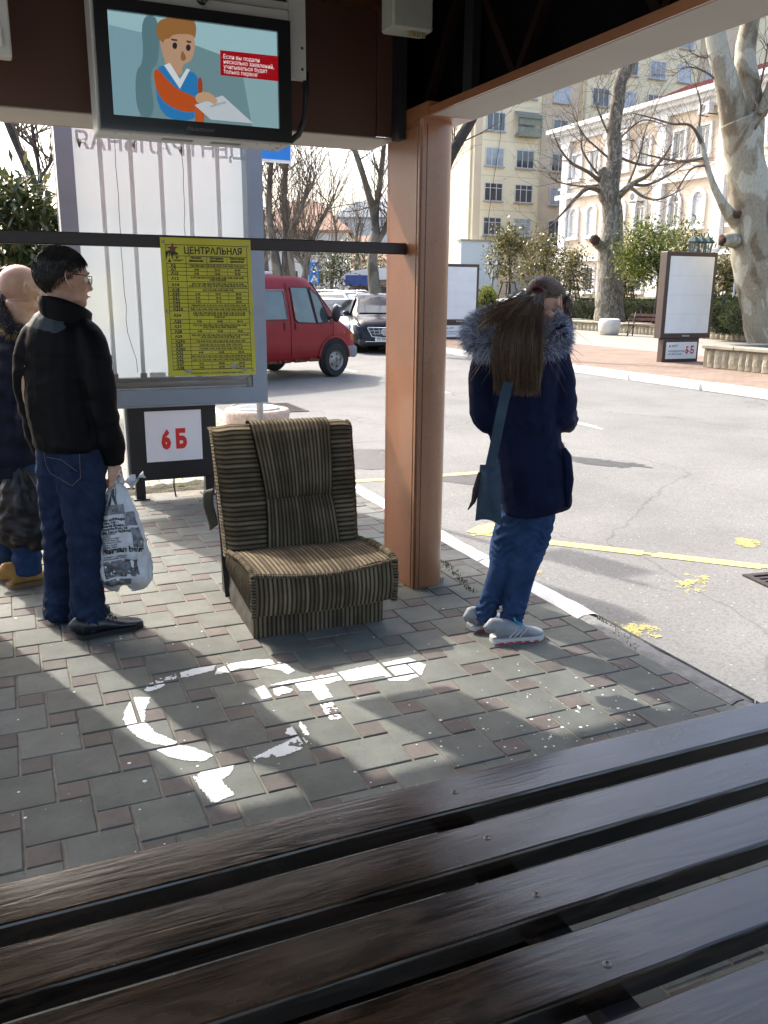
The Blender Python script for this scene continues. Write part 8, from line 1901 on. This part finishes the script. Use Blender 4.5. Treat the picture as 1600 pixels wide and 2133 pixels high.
for pi, P in enumerate(polys):
    Gp = [G(*q) for q in P]; Q = [(g.x, g.y) for g in Gp]; x0, x1 = min(q[0] for q in Q), max(q[0] for q in Q); y0, y1 = min(q[1] for q in Q), max(q[1] for q in Q)
    tiles = [t for t in PAVL if t[1] > x0 and t[0] < x1 and t[3] > y0 and t[2] < y1]
    for i in range(int((x1 - x0) / st) + 1):
        for j in range(int((y1 - y0) / st) + 1):
            x, y = x0 + i * st, y0 + j * st; jx = x + .0035 * fbm((x * 38, y * 38, 1)); jy = y + .0035 * fbm((x * 38, y * 38, 7))
            if not in_poly(jx, jy, Q): continue
            w_ = .5 + .9 * fbm((x, y, 2.5), 17) + .25 * fbm((x, y, 9), 70)
            if w_ > thin.get(pi, 1.22): continue
            for (a, b, c_, d_, dz) in tiles:
                if a + .006 < x < b - .006 and c_ + .006 < y < d_ - .006:
                    h = st / 2; pm.quad((x - h, y - h, dz + .0022), (x + h, y - h, dz + .0022), (x + h, y + h, dz + .0022), (x - h, y + h, dz + .0022)); break
pm.build('wheelchair_symbol', paint_w, label='worn white wheelchair symbol painted on the paving before the armchair', cat='marking')
dp = MB(); rg = random.Random(14)
for i in range(260):
    px, py = (rg.gauss(1150, 170), rg.gauss(1490, 50)) if rg.random() < .62 else (rg.uniform(0, 1400), rg.uniform(1250, 1800))
    if not (0 < px < 1500 and 1150 < py < 1850): continue
    g = G(px, py)
    for (q, hs, dz) in (v for v in PAVH.values() if abs(v[0].x - g.x) < v[1] - .005 and abs(v[0].y - g.y) < v[1] - .005):
        r_ = min(.008, abs(rg.gauss(0, .0028)) + .0012); n = 8; dp.add([(g.x + r_ * math.cos(a) * rg.uniform(.85, 1.1), g.y + r_ * math.sin(a) * rg.uniform(.85, 1.1), dz + .0024) for a in [2 * math.pi * k / n for k in range(n)]], [tuple(range(n))]); break
dp.build('paint_drops', paint_w, kind='stuff', label='white paint drops and chewing gum spots spattered on the paving', cat='paint')
# ================================================================ signs, lamps and seats across the road
cs = thing('crossing_sign', 'pair of square blue crossing and speed hump signs on one post beyond the van', 'sign'); dS = 62; p = D(655, 640, dS); cs.location = (p.x, p.y, RZ); cs.rotation_euler.z = R(-24)
zt = D(655, 546, dS).z - RZ; zb = D(655, 568, dS).z - RZ; sw = .62
b_ = MB(); b_.tube([(0, .06, 0), (0, .06, zt + .05)], .045, 8); b_.build('post', post_g, cs)
blue = M('sign_blue', (.01, .19, .62)); sq = zt - zb
for k in range(2):
    z1 = zt - k * (sq + .04); z0 = z1 - sq
    b_ = MB(); b_.box((-sq / 2, .0, z0), (sq / 2, .03, z1)); s_ = b_.build('sign_plate', blue, cs)
    b_ = MB(); b_.add([(-sq * .38, -.006, z0 + sq * .16), (sq * .38, -.006, z0 + sq * .16), (0, -.006, z0 + sq * .86)], [(0, 1, 2)]); b_.build('white_triangle', M('sign_white', (.75, .76, .78)), s_)
    b_ = MB()
    if k == 0:
        for a, b in (((0, .62), (-.02, .42)), ((-.02, .42), (-.12, .2)), ((-.02, .42), (.10, .2)), ((0, .58), (.12, .48)), ((0, .58), (-.1, .46))): b_.bar((a[0] * sq, -.010, z0 + a[1] * sq), (b[0] * sq, -.010, z0 + b[1] * sq), .01, .045 * sq, up=(1, 0, 0))
        b_.ball((0, -.010, z0 + .69 * sq), (.05 * sq, .006, .05 * sq), 8, 6)
    else: b_.add([(sq * .24 * math.cos(a), -.010, z0 + sq * (.18 + .16 * math.sin(a))) for a in [math.pi * i / 8 for i in range(9)]], [tuple(range(9))])
    b_.build('symbol', M('plate_ink', (.01, .01, .01)), s_, kind='stuff')
ns = thing('no_stopping_sign', 'round blue no stopping sign on a thin post beside the mottled tree', 'sign'); dN = 33; p = D(1527, 640, dN); ns.location = (p.x, p.y, .34); c = D(1541, 508, dN)
rel = c - Vector((p.x, p.y, .34)); b_ = MB(); b_.tube([(0, 0, 0), (rel.x, rel.y + .06, rel.z + .2)], .04, 8); b_.build('post', post_g, ns)
def disc(r_, n=28): m_ = MB(); m_.lathe([(r_, -.01), (r_, .01)], n); return m_
o = disc(.34).build('sign_plate', M('sign_red_faded', (.42, .10, .12), rough=.4), ns); o.location = rel; dirc = (CAM - c); dirc.z = 0; o.rotation_euler = dirc.to_track_quat('Z', 'Y').to_euler()
q = disc(.29).build('blue_disc', M('sign_blue_faded', (.16, .15, .40), rough=.4), o); q.location = (0, 0, .004)
b_ = MB(); b_.box((-.27, -.03, .016), (.27, .03, .019)); b_.v = [(x * .7 - y * .7, x * .7 + y * .7, z) for x, y, z in b_.v]; b_.build('cross_stroke', M('sign_red_faded', (.42, .10, .12)), o)
lamp_k = M('lamp_iron', (.014, .016, .018), rough=.5, var=.2); lamp_g = M('lamp_iron_green', (.03, .06, .05), rough=.5, var=.2)
def street_lamp(label, p, zt, heads, mat):
    t = thing('street_lamp', label, 'street lamp', p, 0, 'cast iron street lamps'); b_ = MB(); b_.lathe([(.16, 0), (.14, .25), (.07, .35), (.055, 1.0), (.045, zt)], 12); b_.build('post', mat, t, smooth=True)
    for dx in heads:
        b_ = MB(); z0 = zt - .05; b_.tube([(0, 0, zt - .35), (dx * .5, 0, zt - .45), (dx, 0, zt - .2)] if dx else [(0, 0, zt - .1), (0, 0, zt)], .025, 6); b_.lathe([(.06, -.2), (.09, -.16), (.02, -.12)], 6, (dx, 0, zt)); b_.lathe([(.20, .30), (.24, .33), (.12, .45), (.03, .52), (.02, .62)], 6, (dx, 0, zt)); b_.build('lantern_cap', mat, t)
        b_ = MB(); b_.lathe([(.09, -.14), (.17, .29)], 6, (dx, 0, zt)); l_ = b_.build('lantern_glass', glass('lantern_glass', (.8, .82, .8), .1, .15), t)
        b_ = MB()
        for k in range(6): a = 2 * math.pi * k / 6; b_.bar((dx + .092 * math.cos(a), .092 * math.sin(a), zt - .14), (dx + .174 * math.cos(a), .174 * math.sin(a), zt + .30), .018, .018)
        b_.build('lantern_frame', mat, l_, kind='stuff')
    return t
c = D(1027, 560, 50); street_lamp('black lantern lamp post before the pale blue wall', (c.x, c.y, .2), c.z - .3, (-.28, .28), lamp_k)
c = D(1459, 516, 30); street_lamp('green lantern lamp post hidden behind the lightbox numbered 5', (c.x, c.y, .006), c.z - .15, (-.3, .0, .3), lamp_g)
pt = thing('planter_pot', 'rounded white concrete planter pot beside the far bench', 'planter pot', G(1268, 698)); conc = M('white_concrete', (.52, .49, .44), rough=.85, col2=(.64, .61, .56), scale=5)
b_ = MB(); b_.lathe([(.30, 0), (.36, .03), (.42, .2), (.43, .45), (.40, .60), (.34, .64), (.32, .60)], 28, cap=False); b_.build('bowl', conc, pt, smooth=True)
b_ = MB(); b_.lathe([(.33, .58), (.001, .60)], 24, cap=False); b_.build('soil', terrace_soil, pt)
fb = thing('park_bench', 'brown slatted park bench across the road, half behind the lightbox', 'bench', G(1357, 702), R(-66)); slat_b = M('bench_brown', (.11, .055, .045), rough=.6, col2=(.16, .085, .07), scale=6)
for k in range(4):
    b_ = MB(); b_.box((-1.0, -.42 + k * .11, .44), (1.0, -.33 + k * .11, .475)); b_.build('seat_slat', slat_b, fb)
for k in range(2):
    b_ = MB(); b_.box((-1.0, .10 + k * .03, .60 + k * .16), (1.0, .13 + k * .03, .70 + k * .16)); b_.build('back_slat', slat_b, fb)
for x in (-.8, .8):
    b_ = MB(); b_.tube([(x, -.42, 0), (x, -.40, .42)], .022, 6); b_.tube([(x, .02, 0), (x, .06, .45), (x, .16, .92)], .022, 6); b_.tube([(x, -.42, .02), (x, .05, .40)], .016, 6); b_.tube([(x, -.42, .43), (x, .08, .43)], .022, 6); b_.tube([(x, -.38, .44), (x, -.36, .66), (x, .12, .70)], .018, 6); b_.build('frame', lamp_k, fb, smooth=True)
# person walking on the terrace
dW = 50; F = Fig(_x0)
fx = D(1492, 592, dW)
F.mb.ball(fx, (.10, .10, .125), 12, 10); F.mb.tube([fx - Z_ * .08, fx - Z_ * .2], .055, 8)
F.limb([(1490, 597, dW, 3.2), (1487, 603, dW, 7.5), (1487, 614, dW, 6.8), (1488, 622, dW, 6.2)]); F.limb([(1490, 620, dW, 4), (1495, 631, dW, 3), (1502, 643, dW, 2.2), (1505, 644, dW, 2)]); F.limb([(1486, 620, dW, 4), (1485, 632, dW, 3), (1482, 643, dW, 2.2), (1486, 644.5, dW, 2)]); F.limb([(1482, 602, dW, 2.6), (1479, 612, dW, 2.2), (1481, 620, dW, 2)]); F.limb([(1493, 602, dW, 2.6), (1497, 611, dW, 2.2), (1499, 618, dW, 1.8)])
ped = wear('person', union(F.mb, .02, 2), cloth('walker_dark', (.010, .011, .016), (.02, .021, .028)), None, label='small dark dressed person walking along the terrace behind the lightbox', cat='person')
b_ = MB(); b_.ball(fx + _x0 * .02 - Z_ * .01, (.088, .10, .115), 12, 10); b_.build('face', SKIN, ped, smooth=True)
b_ = MB(); b_.ball(fx - _x0 * .012 + Z_ * .035, (.106, .108, .105), 12, 10); b_.build('hair', hair_dark, ped, smooth=True)
